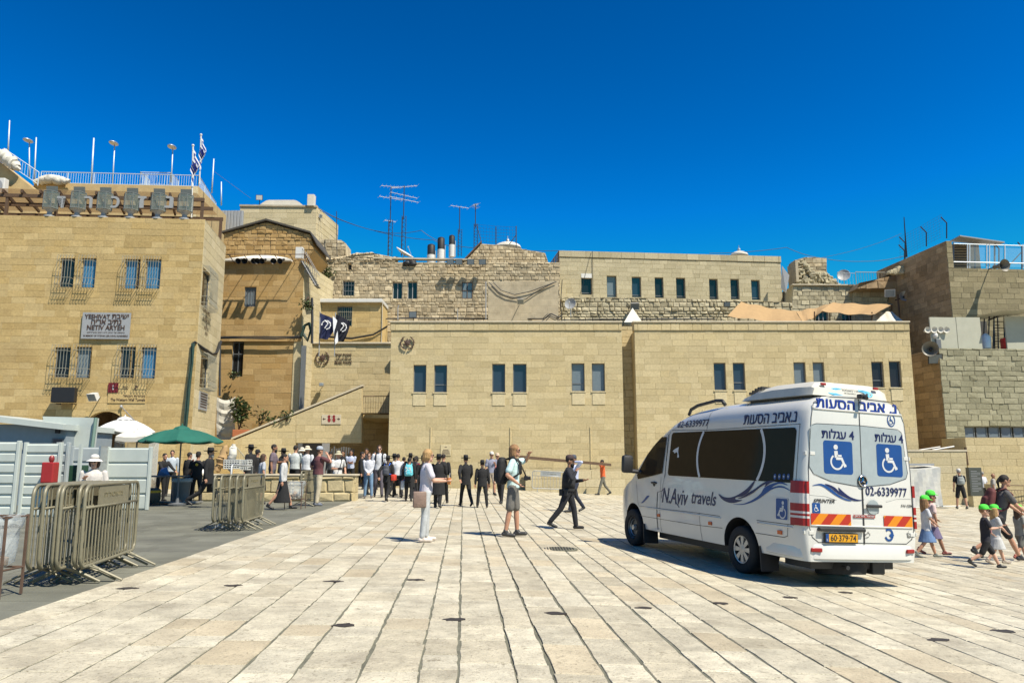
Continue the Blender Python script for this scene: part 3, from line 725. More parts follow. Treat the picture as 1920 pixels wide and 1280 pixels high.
m.build('slats', M['canvas'], rt)
# --- oil lamp cases
M['case_dark'] = mat('case_dark', (.13, .145, .14), .5)
cs = mat('lamp_case_glass', (.20, .25, .23), .08, alpha=.34, spec=.6)
proto = None
for i, px in enumerate((88, 140, 190, 241, 292, 343)):
    u, z = wF.uz(px, 405); q = wF.p(u, zt, -.25)
    lab = ['leftmost glazed lamp case on the parapet above the dark barred window', 'second glazed lamp case from the left end of the parapet', 'third glazed lamp case from the left end of the parapet', 'fourth glazed lamp case from the left end of the parapet', 'fifth glazed lamp case from the left on the parapet', 'rightmost glazed lamp case on the parapet beside the flags'][i]
    if proto is None:
        rt = thing('lamp_case', lab, 'lamp case', q, .07, 'glazed lamp cases along the school parapet'); proto = rt
        m = MB(); m.lathe([(.30, 0), (.30, .08), (.16, .12), (.13, .3), (.24, .42), (.36, .46)], (0, 0, 0), 14); m.build('pedestal', M['sign_grey'], rt, local=True, smooth=40)
        m = MB(); m.lathe([(.36, .46), (.42, .5), (.42, 1.42), (.30, 1.5)], (0, 0, 0), 6); m.build('glass_case', cs, rt, local=True)
        m = MB()
        for k in range(6):
            a = k*math.pi/3; x, y = .42*math.cos(a), .42*math.sin(a); m.tube([(x, y, .48), (x, y, 1.44)], .022, 5)
        m.tube([(.42*math.cos(k*math.pi/3), .42*math.sin(k*math.pi/3), 1.44) for k in range(6)], .025, 5, closed=True)
        m.tube([(.42*math.cos(k*math.pi/3), .42*math.sin(k*math.pi/3), .5) for k in range(6)], .025, 5, closed=True); m.build('case_frame', M['case_dark'], rt, local=True)
        m = MB(); m.box((0, .02, 1.62), (.62, .03, .42), rx=.2); m.tube([(0, 0, 1.3), (0, 0, 1.5)], .03, 6); m.build('reflector', M['case_dark'], rt, local=True)
    else: dup(proto, q, None, lab)
rt = thing('terrace_lettering', 'large grey letters standing between the glazed lamp cases', 'lettering', wF.p(-8, zt, -.2))
for px, s_ in ((114, 'ד'), (165, 'ר'), (216, 'כ'), (266, 'ז'), (317, 'נ')):
    m = MB(); wtext(m, wF.off(-.2), s_, px-8, px+8, 379, 22, 0, bold=.03, extr=.04); m.build('letter', M['sign_grey'], rt)
# --- upper storey behind the terrace
P1 = at(66, 380, 49); wU = Wall((P1.x, P1.y), (1, .069))
root = thing('roof_storey', 'tan upper storey with railed flat roof behind the brown pergola', 'building', P1)
u1 = wU.uz(372, 360)[0]; z1 = wU.uz(220, 346)[1]
wall_part('wall', wU, root, [[(-.2, zt-.5), (u1, zt-.5), (u1, z1), (-.2, z1)]], mats=('plaster', 'plaster'), course=.6, lr=(1, 2), joint=.004, prot=(.002, .004), seed=41, depth=7)
q = wU.p(u1, 0); wU2 = Wall((q.x, q.y), (-.15, 1)); ue = wU2.uz(409, 400)[0]
wall_part('end_wall', wU2, root, [[(0, zt-2.5), (ue, zt-2.5), (ue, z1), (0, z1)]], mats=('stone_pale', 'mortar'), course=.6, seed=42, depth=.4, joint=.006, prot=(.002, .004))
P2 = at(66, 380, 47.5); wV = Wall((P2.x, P2.y), (1, .069)); 
root2 = thing('sloping_wall', 'smooth ochre wall with sloping top at the upper left corner', 'wall', P2)
pl = wV.pts((68, 400), (68, 357), (-10, 297), (-40, 280), (-40, 400))
wall_part('wall', wV, root2, [pl], mats=('plaster', 'plaster'), course=3, lr=(4, 5), joint=.001, prot=(.001, .002), seed=43, depth=2)
m = MB(); q = wV.p(*wV.uz(6, 355), .5); m.box(q, (1.0, .45, 1.0), bev=.05); ac = tag(m.build('air_conditioner', M['white']), 'white air conditioner unit on the ochre wall at the far left', 'air conditioner')
m = MB(); m.lathe([(.001, 0), (.36, 0), (.36, .03), (.001, .03)], q+Vector((0.05, -.24, 0)), 18, M=Matrix.Rotation(R(90), 3, 'X')); m.build('fan_grille', M['sign_grey'], ac)
def rolled(name, label, pts, r, mt, cat='tarpaulin'):
    m = MB(); P = [Vector(p) for p in pts]; N = 22; path = []
    for i in range(N):
        t = i/(N-1)*(len(P)-1); k = min(int(t), len(P)-2); path.append(P[k].lerp(P[k+1], t-k)+Vector((0, 0, rng.uniform(-.08, .08))))
    m.tube(path, [r*(.35+.65*math.sin(math.pi*(i+.6)/(N+.2)))*rng.uniform(.8, 1.2) for i in range(N)], 9); return tag(m.build(name, M[mt], smooth=50), label, cat)
rolled('tarpaulin', 'bundled white sheet lying on the sloping ochre wall', [at(-8, 283, 47.3), at(14, 298, 47.2), at(36, 316, 47.1)], .42, 'canvas_white')
rolled('tarpaulin', 'bundled white sheet along the terrace edge under the blue railing', [at(64, 340, 48.8), at(95, 336, 48.8), at(130, 341, 48.8)], .32, 'canvas_white')
za = wU.uz(200, 346)[1]; hR = wU.uz(200, 323)[1]-za
a, b_ = wU.p(.1, za, -.2), wU.p(u1-.1, za, -.2)
railing('roof_railing', 'pale blue roof railing above the tan school building', a, b_, 0, hR, step=.16, r=.014, mt='light_rail')
qe = wU2.p(ue, za, -.2); railing('roof_railing', 'pale roof railing running back along the lit end wall', b_, qe, 0, hR, step=.16, r=.014, mt='light_rail')
s0, s1 = wV.p(*wV.uz(0, 300), -.3), wV.p(*wV.uz(66, 345), -.3); railing('roof_railing', 'pale stair railing sloping down above the ochre wall', s0, s1, 0, .9, step=.2, r=.014, mt='light_rail')
rt = thing('roof_cage', 'pale railed cage standing on the roof behind the pergola', 'railing', wU.p(wU.uz(250, 340)[0], za, -1))
for d0, d1 in (((250, -1.0), (308, -1.0)), ((308, -1.0), (308, -2.5)), ((250, -1.0), (250, -2.5))):
    A = wU.p(wU.uz(d0[0], 340)[0], za+.35, d0[1]); B = wU.p(wU.uz(d1[0], 340)[0], za+.35, d1[1]); railing('', '', '', B, 0, 1) if 0 else railing('x', 'x', A, B, 0, .95, step=.18, r=.014, mt='light_rail', parent=rt)
def pole(name, label, px, y0, y1, Y, r=.05, lamp=False, mt='light_rail', cat='pole', group=None, lean=0):
    a, b_ = at(px, y1, Y), at(px+lean, y0, Y); rt = thing(name, label, cat, a, 0, group); m = MB(); m.tube([a, b_], [r, r*.75], 8); m.build('shaft', M[mt], rt, smooth=True)
    if lamp: m = MB(); m.ell(b_+Vector((0, -.15, .1)), (.28, .42, .10), 12, 6); m.build('lamp_head', M['steel'], rt, smooth=True)
    return rt
pole('roof_pole', 'bare white pole at the far left of the roof skyline', 15, 226, 290, 50, lean=3)
pole('roof_lamp', 'lamp post beside the bare pole left of the roof railing', 55, 268, 332, 50, .045, True, cat='lamp post')
pole('roof_pole', 'bare white pole at the left end of the level roof railing', 64, 258, 342, 50, lean=4)
pole('roof_pole', 'tallest bare white pole behind the level roof railing', 171, 259, 345, 50, .06, lean=5)
pole('roof_lamp', 'lamp post left of the railed roof cage', 211, 273, 345, 50, .045, True, cat='lamp post', lean=4)
pole('roof_lamp', 'lamp post between the roof cage and the flags', 321, 280, 342, 50, .045, True, cat='lamp post', lean=3)
pole('roof_pole', 'bare pole right of the two flags', 397, 298, 362, 50, lean=4)
pole('roof_pole', 'short bare pole at the right end of the roof railing', 415, 341, 385, 52, .045)
blue = mat('flag_blue', (.012, .03, .25), .8); navy = mat('flag_navy', (.012, .018, .07), .8); fwh = mat('flag_white', (.75, .76, .78), .85)
def flag(name, label, px, ytop, ybot, Y, cl_y0, cl_y1, w, lean=0):
    a, b_ = at(px, ybot, Y), at(px+lean, ytop, Y); rt = thing(name, label, 'flag', a); m = MB(); m.tube([a, b_], .045, 8); m.ell(b_, .08, 8, 6); m.build('flagpole', M['white'], rt)
    top = at(px+lean*.9, cl_y0, Y); bot = at(px+lean*.2, cl_y1, Y); H = top.z-bot.z
    def P(s, t): # s along fly (hangs), t across hoist
        x = top.x+.04+w*.42*s*(1-.35*s)*(.8+.35*math.sin(t*4+1)); y = Y-.1+.2*math.sin(s*9+t*4); return Vector((x, y, top.z-H*(t*.58+s*.42)))
    stripes = [(0, .12, fwh), (.12, .27, blue), (.27, .73, fwh), (.73, .88, blue), (.88, 1, fwh)]
    cl = None
    for t0, t1, mm in stripes:
        g = MB(); n = 10; k = 4
        for i in range(n):
            for j in range(k):
                q = [P(i/n, t0+(t1-t0)*j/k), P((i+1)/n, t0+(t1-t0)*j/k), P((i+1)/n, t0+(t1-t0)*(j+1)/k), P(i/n, t0+(t1-t0)*(j+1)/k)]
                g.quad(*q)
        o = g.build('cloth_band' if cl else 'cloth', mm, cl or rt, smooth=True); cl = cl or o
    g = MB(); c_ = lambda u, v: P(.5+u*.2, .5+v*.16)+Vector((0, -.03, 0))
    for r0 in (0, math.pi): 
        pts = [c_(math.sin(r0+i*2*math.pi/3), math.cos(r0+i*2*math.pi/3)) for i in range(3)]; g.tube(pts, .05, 5, closed=True)
    g.build('star', blue, cl); return rt
flag('national_flag', 'blue and white star flag hanging at the corner of the lamp case parapet', 359, 273, 408, 42.6, 280, 350, 1.25, lean=3)
flag('national_flag', 'blue and white flag hanging on the taller pole behind the other flag', 374, 253, 345, 47, 258, 318, 1.1, lean=3)
# ------------------------------------------------------------------ orange house and what is behind it
wD_ = front(51)
root = bld('orange_house', 'orange tan stone house with a gabled top and a small slatted window', Y=51, px=490)
ul_, ur_ = wD_.uz(404, 600)[0], wD_.uz(568, 560)[0]
r1 = wD_.rect(458, 538, 480, 575); r2 = wD_.rect(433, 640, 455, 705)
zu = wD_.uz(490, 490)[1]; zm = wD_.uz(490, 640)[1]
wall_part('upper_wall', wD_, root, [[(ul_, zm), (ur_, zm), (ur_, zu), (ul_, zu)]], [r1], mats=('stone_orange', 'mortar'), course=.38, lr=(.5, 1.2), joint=.010, prot=(.004, .015), seed=51, depth=5)
wall_part('lower_wall', wD_.off(-.12), root, [[(ul_-.3, -.2), (ur_, -.2), (ur_, zm), (ul_-.3, zm)]], [r2], mats=('stone_orange', 'mortar'), course=.40, lr=(.7, 1.5), joint=.010, prot=(.003, .012), seed=52, depth=5)
window(wD_, r1, root, 'glass_grey', 'frame_grey', mullion=3, d=.15); window(wD_.off(-.12), r2, root, 'glass_dark', 'frame_grey', mullion=1, trans=.65)
wDs = Wall((ur_, 51), (.13, 1)); us = 5.5
wall_part('side_wall', wDs, root, [[(0, -.2), (us, -.2), (us, zu-.1), (0, zu)]], mats=('stone_pale', 'mortar'), course=.4, seed=53, depth=.5, prot=(.004, .012))
wg = front(52.2); gp_ = wg.pts((418, 492), (572, 492), (590, 470), (582, 440), (500, 417), (420, 438))
wall_part('gable', wg, root, [gp_], mats=('stone_orange', 'mortar_old'), course=.26, lr=(.25, .6), joint=.02, prot=(.01, .07), rough=.8, seed=54, depth=4, chamfer=.02)
m = MB()
for a, b_ in (((417, 438), (500, 414.5)), ((500, 414.5), (583, 438)), ((583, 438), (596, 462))):
    A, B = wg.p(*wg.uz(*a), .22), wg.p(*wg.uz(*b_), .22); m.prism([(0, 0), (4.2, .0), (4.2, .12), (0, .12)], (0, 1, 0), (0, 0, 1), B-A, c=A)
m.build('roof', M['roof_dark'], root)
# arched white awning roof
m = MB(); N = 14
A0, A1 = at(414, 487, 50.6), at(545, 487, 50.6)
for i in range(N):
    for j in range(5):
        def Q(i, j):
            t = i/N; s = j/5; return Vector((A0.x+(A1.x-A0.x)*t, 50.6+1.6*s, A0.z+.08+.62*math.sin(math.pi*min(1, max(0, t)))**.45*math.sin(s*math.pi/2)*(1 if t > .02 else .2)))
        m.quad(Q(i, j), Q(i+1, j), Q(i+1, j+1), Q(i, j+1))
m.prism([(0, 0), (0, -.12), (1.6, -.12), (1.6, 0)], (0, 1, 0), (0, 0, 1), (A1.x-A0.x, 0, 0), c=A0+Vector((0, 0, .07)))
tag(m.build('awning_roof', M['dome']), 'white curved awning roof along the top of the orange wall', 'awning')
rt = thing('speaker_rail', 'dark rail carrying a row of loudspeakers above the orange wall', 'rail', at(430, 480, 50))
zR = at(430, 481, 49.7).z; x0, x1 = at(428, 481, 49.7).x, at(572, 481, 49.7).x
m = MB(); m.tube([(x0, 49.7, zR+.15), (x1, 49.7, zR+.15)], .03, 6)
for k in range(6):
    x = x0+(x1-x0)*k/5; m.tube([(x, 49.7, zR+.15), (x, 51, zR-.15)], .025, 6)
m.build('rail', M['rust'], rt)
for px in (449, 460, 477, 483, 494, 513, 528):
    m = MB(); q = at(px, 488, 49.6); Mx = Vector((.3*rng.uniform(-1, 1), -1, -.5)).to_track_quat('Z', 'Y').to_matrix(); m.lathe([(.08, -.3), (.09, -.05), (.20, .22), (.18, .2), (.06, .0)], q, 12, M=Mx); m.build('loudspeaker', M['black_metal'], rt)
m = MB(); q = at(562, 475, 51.5); m.box(q, (.5, .4, .8), bev=.03); tag(m.build('white_cabinet', M['white']), 'white cabinet on the roof edge right of the awning', 'cabinet')
# iron stair at the house corner
m = MB()
a, b_ = at(566, 490, 50.8), at(592, 535, 50.8)
for o in (0, .9): m.tube([a+Vector((0, o, 0)), b_+Vector((0, o, 0))], .05, 6); m.tube([a+Vector((0, o, .9)), b_+Vector((0, o, .9))], .025, 6)
for k in range(9): q = a.lerp(b_, k/8); m.box(q+Vector((0, .45, 0)), (.25, .9, .03)); m.tube([q, q+Vector((0, 0, .9))], .015, 4)
tag(m.build('iron_stair', M['frame_grey']), 'small iron stair at the right corner of the orange house', 'stair')
# roof house E
wE = front(60); root = bld('roof_house', 'pale stone block with a white vaulted roof behind the gabled house', Y=60, px=520)
pe = wE.pts((450, 460), (593, 460), (593, 387), (450, 385.5))
wall_part('wall', wE, root, [pe], mats=('stone_pale', 'mortar'), course=.45, lr=(.8, 2), joint=.01, prot=(.005, .015), seed=55, depth=5)
q = wE.p(*wE.uz(593, 420)); wE2 = Wall((q.x, q.y), (.12, 1)); zz = pe[2][1]
wall_part('side_wall', wE2, root, [[(0, zz-4), (5, zz-4), (5, zz), (0, zz)]], mats=('stone_pale', 'mortar'), course=.45, seed=56, depth=.4)
m = MB(); a, b_ = at(481, 387, 60.5), at(573, 387, 60.5); prof = [(a.x+(b_.x-a.x)*t, a.z-.2+.75*min(1, math.sin(math.pi*t)*1.6)**.7) for t in np.linspace(0, 1, 17)]
m.prism(prof, (1, 0, 0), (0, 0, 1), (0, 4, 0), c=(0, 60.5, 0)); m.build('vault', M['dome'], root)
m = MB(); a, b_ = at(449, 386.5, 59.9), at(594, 388, 59.9); m.prism([(0, 0), (.5, 0), (.5, .14), (0, .14)], (0, 1, 0), (0, 0, 1), b_-a, c=a); m.build('coping', M['plaster_grey'], root)
m = MB(); q = at(584, 377, 60); m.box(q, (.55, .55, .95), bev=.02); tag(m.build('roof_box', M['canvas_white']), 'upright cream box at the right corner of the vaulted roof', 'box')
flood('floodlight', 'floodlight on a stub at the left edge of the vaulted roof', at(487, 371, 60), (.1, -1, -.2), .55, 'black_metal', arm=(0, 0, -.6), lens='white')
flood('floodlight', 'small pale floodlight on the right side of the vaulted roof block', at(599, 405, 60.5), (1, -.4, -.3), .4, 'white', arm=(-.4, 0, .1))
ws = front(56); m = MB(); pl = ws.pts((404, 470), (452, 470), (452, 395), (404, 388)); 
for k in range(8):
    t0, t1 = k/8, (k+.97)/8; m.add([ws.p(pl[0][0]+(pl[1][0]-pl[0][0])*t, z, o) for t, o in ((t0, 0), (t0+.02, .05), (t1-.02, .05), (t1, 0)) for z in (pl[0][1], pl[2][1])], [(0, 2, 3, 1), (2, 4, 5, 3), (4, 6, 7, 5)])
m.box(ws.p((pl[0][0]+pl[1][0])/2, (pl[0][1]+pl[2][1])/2, -.1), (pl[1][0]-pl[0][0], .1, pl[2][1]-pl[0][1]))
tag(m.build('sheet_hoarding', M['sign_grey']), 'grey sheet metal hoarding between the school and the vaulted block', 'hoarding')
# ------------------------------------------------------------------ old rubble wall
wH = front(57); root = bld('rubble_house', 'old rough stone house with patched uneven wall and small dark windows', Y=57, px=780)
wh = [(643, 527, 664, 554), (736, 529, 754, 560), (764, 528, 782, 560), (866, 529, 886, 560), (652, 494, 659, 506), (756, 491, 768, 499)]
hh = [wH.rect(*r) for r in wh]
tops = [(592, 492), (612, 486), (640, 484), (662, 477), (698, 474), (708, 482), (735, 484), (762, 485), (800, 488), (850, 489), (878, 488), (905, 482), (930, 488), (1050, 486)]
polys = []
for (xa, ya), (xb, yb) in zip(tops, tops[1:]): polys.append(wH.pts((xa, 660), (xb, 660), (xb, yb), (xa, ya)))
xs_ = [p[0] for p in tops]
# stones run through the pieces: one masonry pass per strip would show seams, so clip rows of one wide wall instead
m = MB()
wide = [wH.pts((592, 660), (1050, 660), (1050, 492), (592, 492))]
masonry(m, wH, wide, hh, course=.26, lr=(.2, .6), joint=.022, prot=(.01, .055), rough=1, seed=61, chamfer=.03)
for i, pl in enumerate([wH.pts((600, 492.0), (742, 492.0), (742, 483), (698, 474), (662, 477), (640, 484), (612, 487))]):
    masonry(m, wH, [pl], [], course=.28, lr=(.25, .6), joint=.03, prot=(.02, .1), rough=1, seed=62+i, chamfer=.03); block(m, wH, pl, 3, front=-.1)
for h in hh: reveal(m, wH, h, .3)
block(m, wH, wide[0], 4, front=-.3)
m.build('wall', [M['stone_old'], M['mortar_old']], root)
window(wH, hh[0], root, 'glass_dark', 'frame_grey', bars='flat', barmat='frame_grey', bargap=.22); window(wH, hh[1], root, 'glass_dark', 'sign_grey', mullion=1); window(wH, hh[2], root, 'glass_dark', 'sign_grey', mullion=1)
window(wH, hh[3], root, 'glass_grey', 'rust', mullion=1, trans=.5, d=.05)
for h in hh[4:]: window(wH, h, root, 'dark', 'stone_old', d=.25)
m = MB(); a, b_ = wH.p(*wH.uz(700, 485), .1), wH.p(*wH.uz(885, 488), .1); m.prism([(0, 0), (.5, 0), (.5, .1), (0, .1)], (0, 1, 0), (0, 0, 1), b_-a, c=a); m.build('coping', M['coping'], root)
m = MB(); rnd = random.Random(4)
for k in range(26):
    px = 600+k*5.6+rnd.uniform(-2, 2); yy = float(np.interp(px, xs_, [p[1] for p in tops])); q = wH.p(*wH.uz(px, yy), -.25); m.ell(q, (rnd.uniform(.12, .34), .28, rnd.uniform(.08, .2)), 7, 5)
m.build('loose_stones', M['stone_old'], root)
wb = front(59); pl = wb.pts((598, 492), (650, 492), (648, 456), (640, 450), (598, 448))
wall_part('stub_wall', wb, root, [pl], mats=('stone_old', 'mortar_old'), course=.33, lr=(.3, .8), joint=.03, prot=(.02, .06), rough=1, seed=66, depth=2)
wH2 = front(59.5); root = bld('gabled_ruin', 'rough stone gable with two small double windows behind the black tanks', Y=59.5, px=940)
h3 = [wH2.rect(941, 511, 956, 530), wH2.rect(964, 511, 978, 530)]
pl = wH2.pts((858, 540), (1034, 540), (1028, 492), (1022, 474), (985, 468), (930, 459), (903, 457), (862, 500))
wall_part('wall', wH2, root, [pl], h3, mats=('stone_old', 'mortar_old'), course=.25, lr=(.2, .5), joint=.024, prot=(.01, .05), rough=1, seed=67, depth=4, chamfer=.03)
for h in h3: window(wH2, h, root, 'glass_dark', 'sign_grey', mullion=1)
m = MB(); a, b_ = wH2.p(*wH2.uz(860, 500), .15), wH2.p(*wH2.uz(903, 455), .15); m.prism([(0, 0), (3, 0), (3, .15), (0, .15)], (0, 1, 0), (0, 0, 1), b_-a, c=a); m.build('roof_edge', M['wood'], root)
def dome(name, label, px, py, Y, r, h, fin=True):
    c = at(px, py, Y); rt = thing(name, label, 'dome', c); m = MB(); m.lathe([(r*math.cos(a), h*math.sin(a)) for a in np.linspace(0, math.pi/2-.001, 10)], c, 24); m.build('shell', M['dome'], rt, smooth=True)
    if fin: m = MB(); m.ell(c+Vector((0, 0, h+.15)), (.16, .16, .2), 8, 6); m.tube([c+Vector((0, 0, h)), c+Vector((0, 0, h+.6))], .03, 5); m.build('finial', M['steel'], rt)
dome('dome', 'low white dome showing above the rough gable', 952, 466, 66, 1.2, .55)
dome('dome', 'low white dome behind the long upper building', 1386, 480, 72, .85, .45)
# lean-to with white slab roof
wL = front(54.3); root = bld('lean_to', 'small tan outbuilding with thin white slab roof and barred window', Y=54.3, px=655)
hb = [wL.rect(632, 574, 660, 611)]; pl = wL.pts((597, 660), (716, 660), (716, 567), (597, 567))
wall_part('wall', wL, root, [pl], hb, mats=('stone_tan', 'mortar'), course=.36, lr=(.5, 1.2), seed=71, depth=2.5, prot=(.005, .018))
window(wL, hb[0], root, 'glass_dark', 'frame_grey', bars='flat', bargap=.14, trans=.5)
m = MB(); m.span(wL.p(*wL.uz(594, 568), -2.5), wL.p(*wL.uz(718, 561.5), .3), bev=.02); m.build('roof', M['white'], root)
m = MB(); m.span(wL.p(*wL.uz(715.2, 660), 0), wL.p(*wL.uz(717.4, 567), .1)); m.build('downpipe', M['white'], root)
# grey plastered wall
wK = front(53.5); root = bld('plastered_wall', 'flat grey plastered wall with a hanging cable loop and shadowed lamp', 'wall', Y=53.5, px=980)
pl = wK.pts((915, 640), (1047, 640), (1047, 527), (915, 528))
wall_part('wall', wK, root, [pl], mats=('plaster_grey', 'plaster_grey'), course=.5, lr=(.9, 1.3), joint=.012, prot=(.003, .01), seed=72, depth=1)
m = MB()
for pts in ([(917, 530), (935, 548), (950, 556), (985, 562), (1010, 545), (1040, 530)], [(925, 530), (940, 545), (965, 553), (990, 548), (1000, 545), (1043, 529)]):
    m.tube([wK.p(*wK.uz(*p), .12) for p in pts], .03, 5)
m.build('cable_loop', M['cable'], root)
flood('floodlight', 'floodlight bracketed on the grey plastered wall', wK.p(*wK.uz(976, 569), .8), (-.1, -1, -.6), .5, 'steel', arm=(0, .8, .1))
# ------------------------------------------------------------------ long upper building
q = at(1049, 520, 60); wI = Wall((q.x, q.y), (1, .097))
root = thing('upper_building', 'long beige stone upper building with eight narrow windows', 'building', (q.x, 60, q.z-4))
wi = [(1090, 521, 1110, 552), (1138, 517, 1156, 557), (1185, 519, 1202, 557), (1228, 520, 1244, 558), (1268, 521, 1285, 559), (1330, 523, 1346, 561), (1370, 523, 1386, 561), (1409, 525, 1425, 562)]
hi = [wI.rect(*r) for r in wi]; ui = wI.uz(1465, 520)[0]; ztI = wI.uz(1050, 470)[1]; zbI = wI.uz(1050, 566)[1]; zmI = wI.uz(1050, 482)[1]
wall_part('wall', wI, root, [[(0, zbI-1), (ui, zbI-1), (ui, zmI), (0, zmI)]], hi, mats=('stone_upper', 'mortar'), course=.36, lr=(.45, 1.2), joint=.009, prot=(.004, .016), seed=81, depth=6, rv=.4)
w2 = wI.off(.05); wall_part('parapet', w2, root, [[(-.04, zmI+.02), (ui+.04, zmI+.02), (ui+.04, ztI), (-.04, ztI)]], mats=('stone_upper', 'mortar'), course=.55, lr=(.8, 1.4), seed=82, depth=.7)
for r, g in zip(hi, ['glass_dark', 'glass_grey', 'glass_blue', 'glass_dark', 'glass_dark', 'glass_dark', 'glass_dark', 'glass_blue']): window(wI, r, root, g, 'frame_grey', d=.26, trans=.12)
m = MB(); r = hi[0]; m.quad(*[wI.p(a, b_, .03) for a, b_ in ((r[0], r[3]), (r[1], r[3]), (r[1], r[3]+.35), (r[0], r[3]+.35))]); m.build('shutter_box', M['white'], root)
m = MB(); u = wI.uz(1111, 520)[0]; m.tube([wI.p(u, ztI, .08), wI.p(u, zbI, .08)], .02, 5); m.tube([wI.p(u-.1, ztI-.1, .1), wI.p(u-1.2, zbI, .1)], .012, 4); m.build('cables', M['cable'], root)
wJ = front(58); rootJ = bld('rubble_terrace', 'low terrace wall of bulging rough stones under the long upper building', 'wall', Y=58, px=1250)
pl = wJ.pts((1046, 640), (1486, 640), (1486, 568), (1470, 566), (1290, 560), (1052, 556))
wall_part('wall', wJ, rootJ, [pl], mats=('stone_grey', 'mortar_old'), course=.31, lr=(.25, .65), joint=.028, prot=(.015, .10), rough=1, seed=83, depth=4, chamfer=.05)
# ------------------------------------------------------------------ water tanks, antennas, dishes
def tank(label, px, y0, ys, y1, Y, r):
    c = at(px, y1, Y); rt = thing('water_tank', label, 'water tank', c, 0, 'black topped water tanks'); z0, zs_, z1 = c.z, at(px, ys, Y).z, at(px, y0, Y).z
    m = MB(); m.lathe([(r, zs_), (r, z1-.18), (r*.96, z1-.16), (r*.96, z1-.08), (r*.5, z1), (.001, z1)], (c.x, Y, 0), 18); m.build('tank', M['dark'], rt, smooth=50)
    m = MB(); m.lathe([(r*1.0, z0), (r*1.02, zs_-.01), (.001, zs_-.01)], (c.x, Y, 0), 18); m.build('drum', M['white'], rt, smooth=50)
    m = MB(); m.tube([(c.x+r+.05, Y-.1, z0), (c.x+r+.05, Y-.1, zs_+.3)], .03, 5); m.tube([(c.x-r*.5, Y, z0-.5), (c.x-r*.5, Y, z0)], .04, 5); m.build('pipe', M['steel'], rt)
tank('left and lowest of the three black topped water tanks', 808, 458, 478, 500, 58, .30)
tank('middle black topped water tank, tallest of the three', 826.5, 445, 468, 494, 58, .28)
tank('right black topped water tank beside the rough gable', 847, 441, 459, 482, 60, .24)
def lattice(m, a, h, w, n):
    c = [Vector((a.x+w*math.cos(k*2.094), a.y+w*math.sin(k*2.094), a.z)) for k in range(3)]
    for k in range(3): m.tube([c[k], c[k]+Vector((0, 0, h))], .022, 4)
    for i in range(n):
        for k in range(3): m.tube([c[k]+Vector((0, 0, h*i/n)), c[(k+1) % 3]+Vector((0, 0, h*(i+1)/n))], .012, 3)
def antenna(label, px, y0, yl, y1, Y, arms):
    a = at(px, y1, Y); rt = thing('antenna_mast', label, 'antenna', a, 0, 'television antenna masts'); hl = at(px, yl, Y).z-a.z; h = at(px, y0, Y).z-a.z
    m = MB(); lattice(m, a, hl, .2, 9); m.tube([a+Vector((0, 0, hl-.3)), a+Vector((0, 0, h))], .035, 6); m.build('mast', M['cable'], rt)
    m = MB()
    for f, L, tilt, ne in arms:
        c = a+Vector((0, 0, h*f)); d = Vector((math.cos(tilt), .45, math.sin(tilt)*.6)).normalized(); m.tube([c-d*L*.5, c+d*L*.5], .022, 5)
        e = Vector((-d.y, d.x, .04)).normalized()
        for k in range(ne): q = c+d*L*(k/(ne-1)-.5); m.tube([q-e*.45, q+e*.45], .012, 4)
    m.build('aerials', M['steel'], rt)
antenna('left of the two tall lattice antenna masts', 730, 350, 412, 480, 59, [(1.0, 1.6, .1, 6), (.83, 1.9, -.05, 5), (.5, .9, 0, 3)])
antenna('right and taller of the two tall lattice antenna masts', 755, 348, 405, 480, 59, [(.98, 2.2, .45, 8), (.86, 2.2, -.15, 6), (.80, 2.4, -.12, 6)])
antenna('thin antenna mast right of the water tanks', 861, 388, 430, 480, 62, [(1.0, 1.6, 0, 5)])
antenna('antenna mast with small loop head beside the rough gable', 891, 382, 420, 470, 62, [(.98, .5, .5, 5), (.93, .4, -.6, 4)])
m = MB(); a = at(632, 492, 58); m.tube([a, at(631, 396, 58)], .03, 5); tag(m.build('thin_aerial', M['cable']), 'thin whip aerial above the rubble wall left of the masts', 'antenna')
def dish(label, px, py, Y, r, aim, mt='white', stand=.9):
    c = at(px, py, Y); rt = thing('satellite_dish', label, 'satellite dish', c-Vector((0, 0, stand))); Mx = Vector(aim).normalized().to_track_quat('Z', 'Y').to_matrix()
    m = MB(); m.lathe([(.001, -.02)]+[(r*t, r*.28*t*t) for t in np.linspace(.15, 1, 7)]+[(r*1.02, r*.27)]+[(r*t, r*.28*t*t-.03) for t in (.9, .5, .1)], c, 22, M=Mx); m.build('bowl', M[mt], rt, smooth=50)
    m = MB(); f = c+Mx@Vector((0, 0, r*.9)); m.tube([c+Mx@Vector((0, -r*.95, r*.25)), f], .02, 5); m.ell(f, .06, 6, 5); m.tube([c, c-Vector((0, 0, stand))], .035, 6); m.build('mount', M['steel'], rt)
dish('pale satellite dish tilted upward right of the lattice masts', 757, 477, 57.5, .75, (.5, -.2, .8))
dish('grey satellite dish beside the ruined wall at right', 1582, 517, 62, .5, (-.4, -1, .3), 'sign_grey')
dish('grey round drum dish on the grey wall left of the terrace stones', 1070, 570, 53, .4, (-.4, -1, .2), 'sign_grey')
for i, px in enumerate((845, 861, 883, 905)): flood('floodlight', ['first floodlight from the left on the ledge right of the tanks', 'second floodlight on the ledge right of the tanks', 'third floodlight on the ledge right of the tanks', 'last floodlight at the foot of the rough gable'][i], at(px, 491.5, 56.3), (-.1, -1, -.15), .55, 'black_metal', arm=(0, .2, -.3))
flood('floodlight', 'big floodlight on the roof edge of the hall near its left corner', at(775, 590, 51.5), (-.1, -1, -.1), .55, 'black_metal', arm=(0, .1, -.5))
flood('floodlight', 'floodlight aimed down beside the white roof tent', at(1190, 573, 57.5), (-.1, -1, -.6), .7, 'steel', arm=(0, .5, .1))
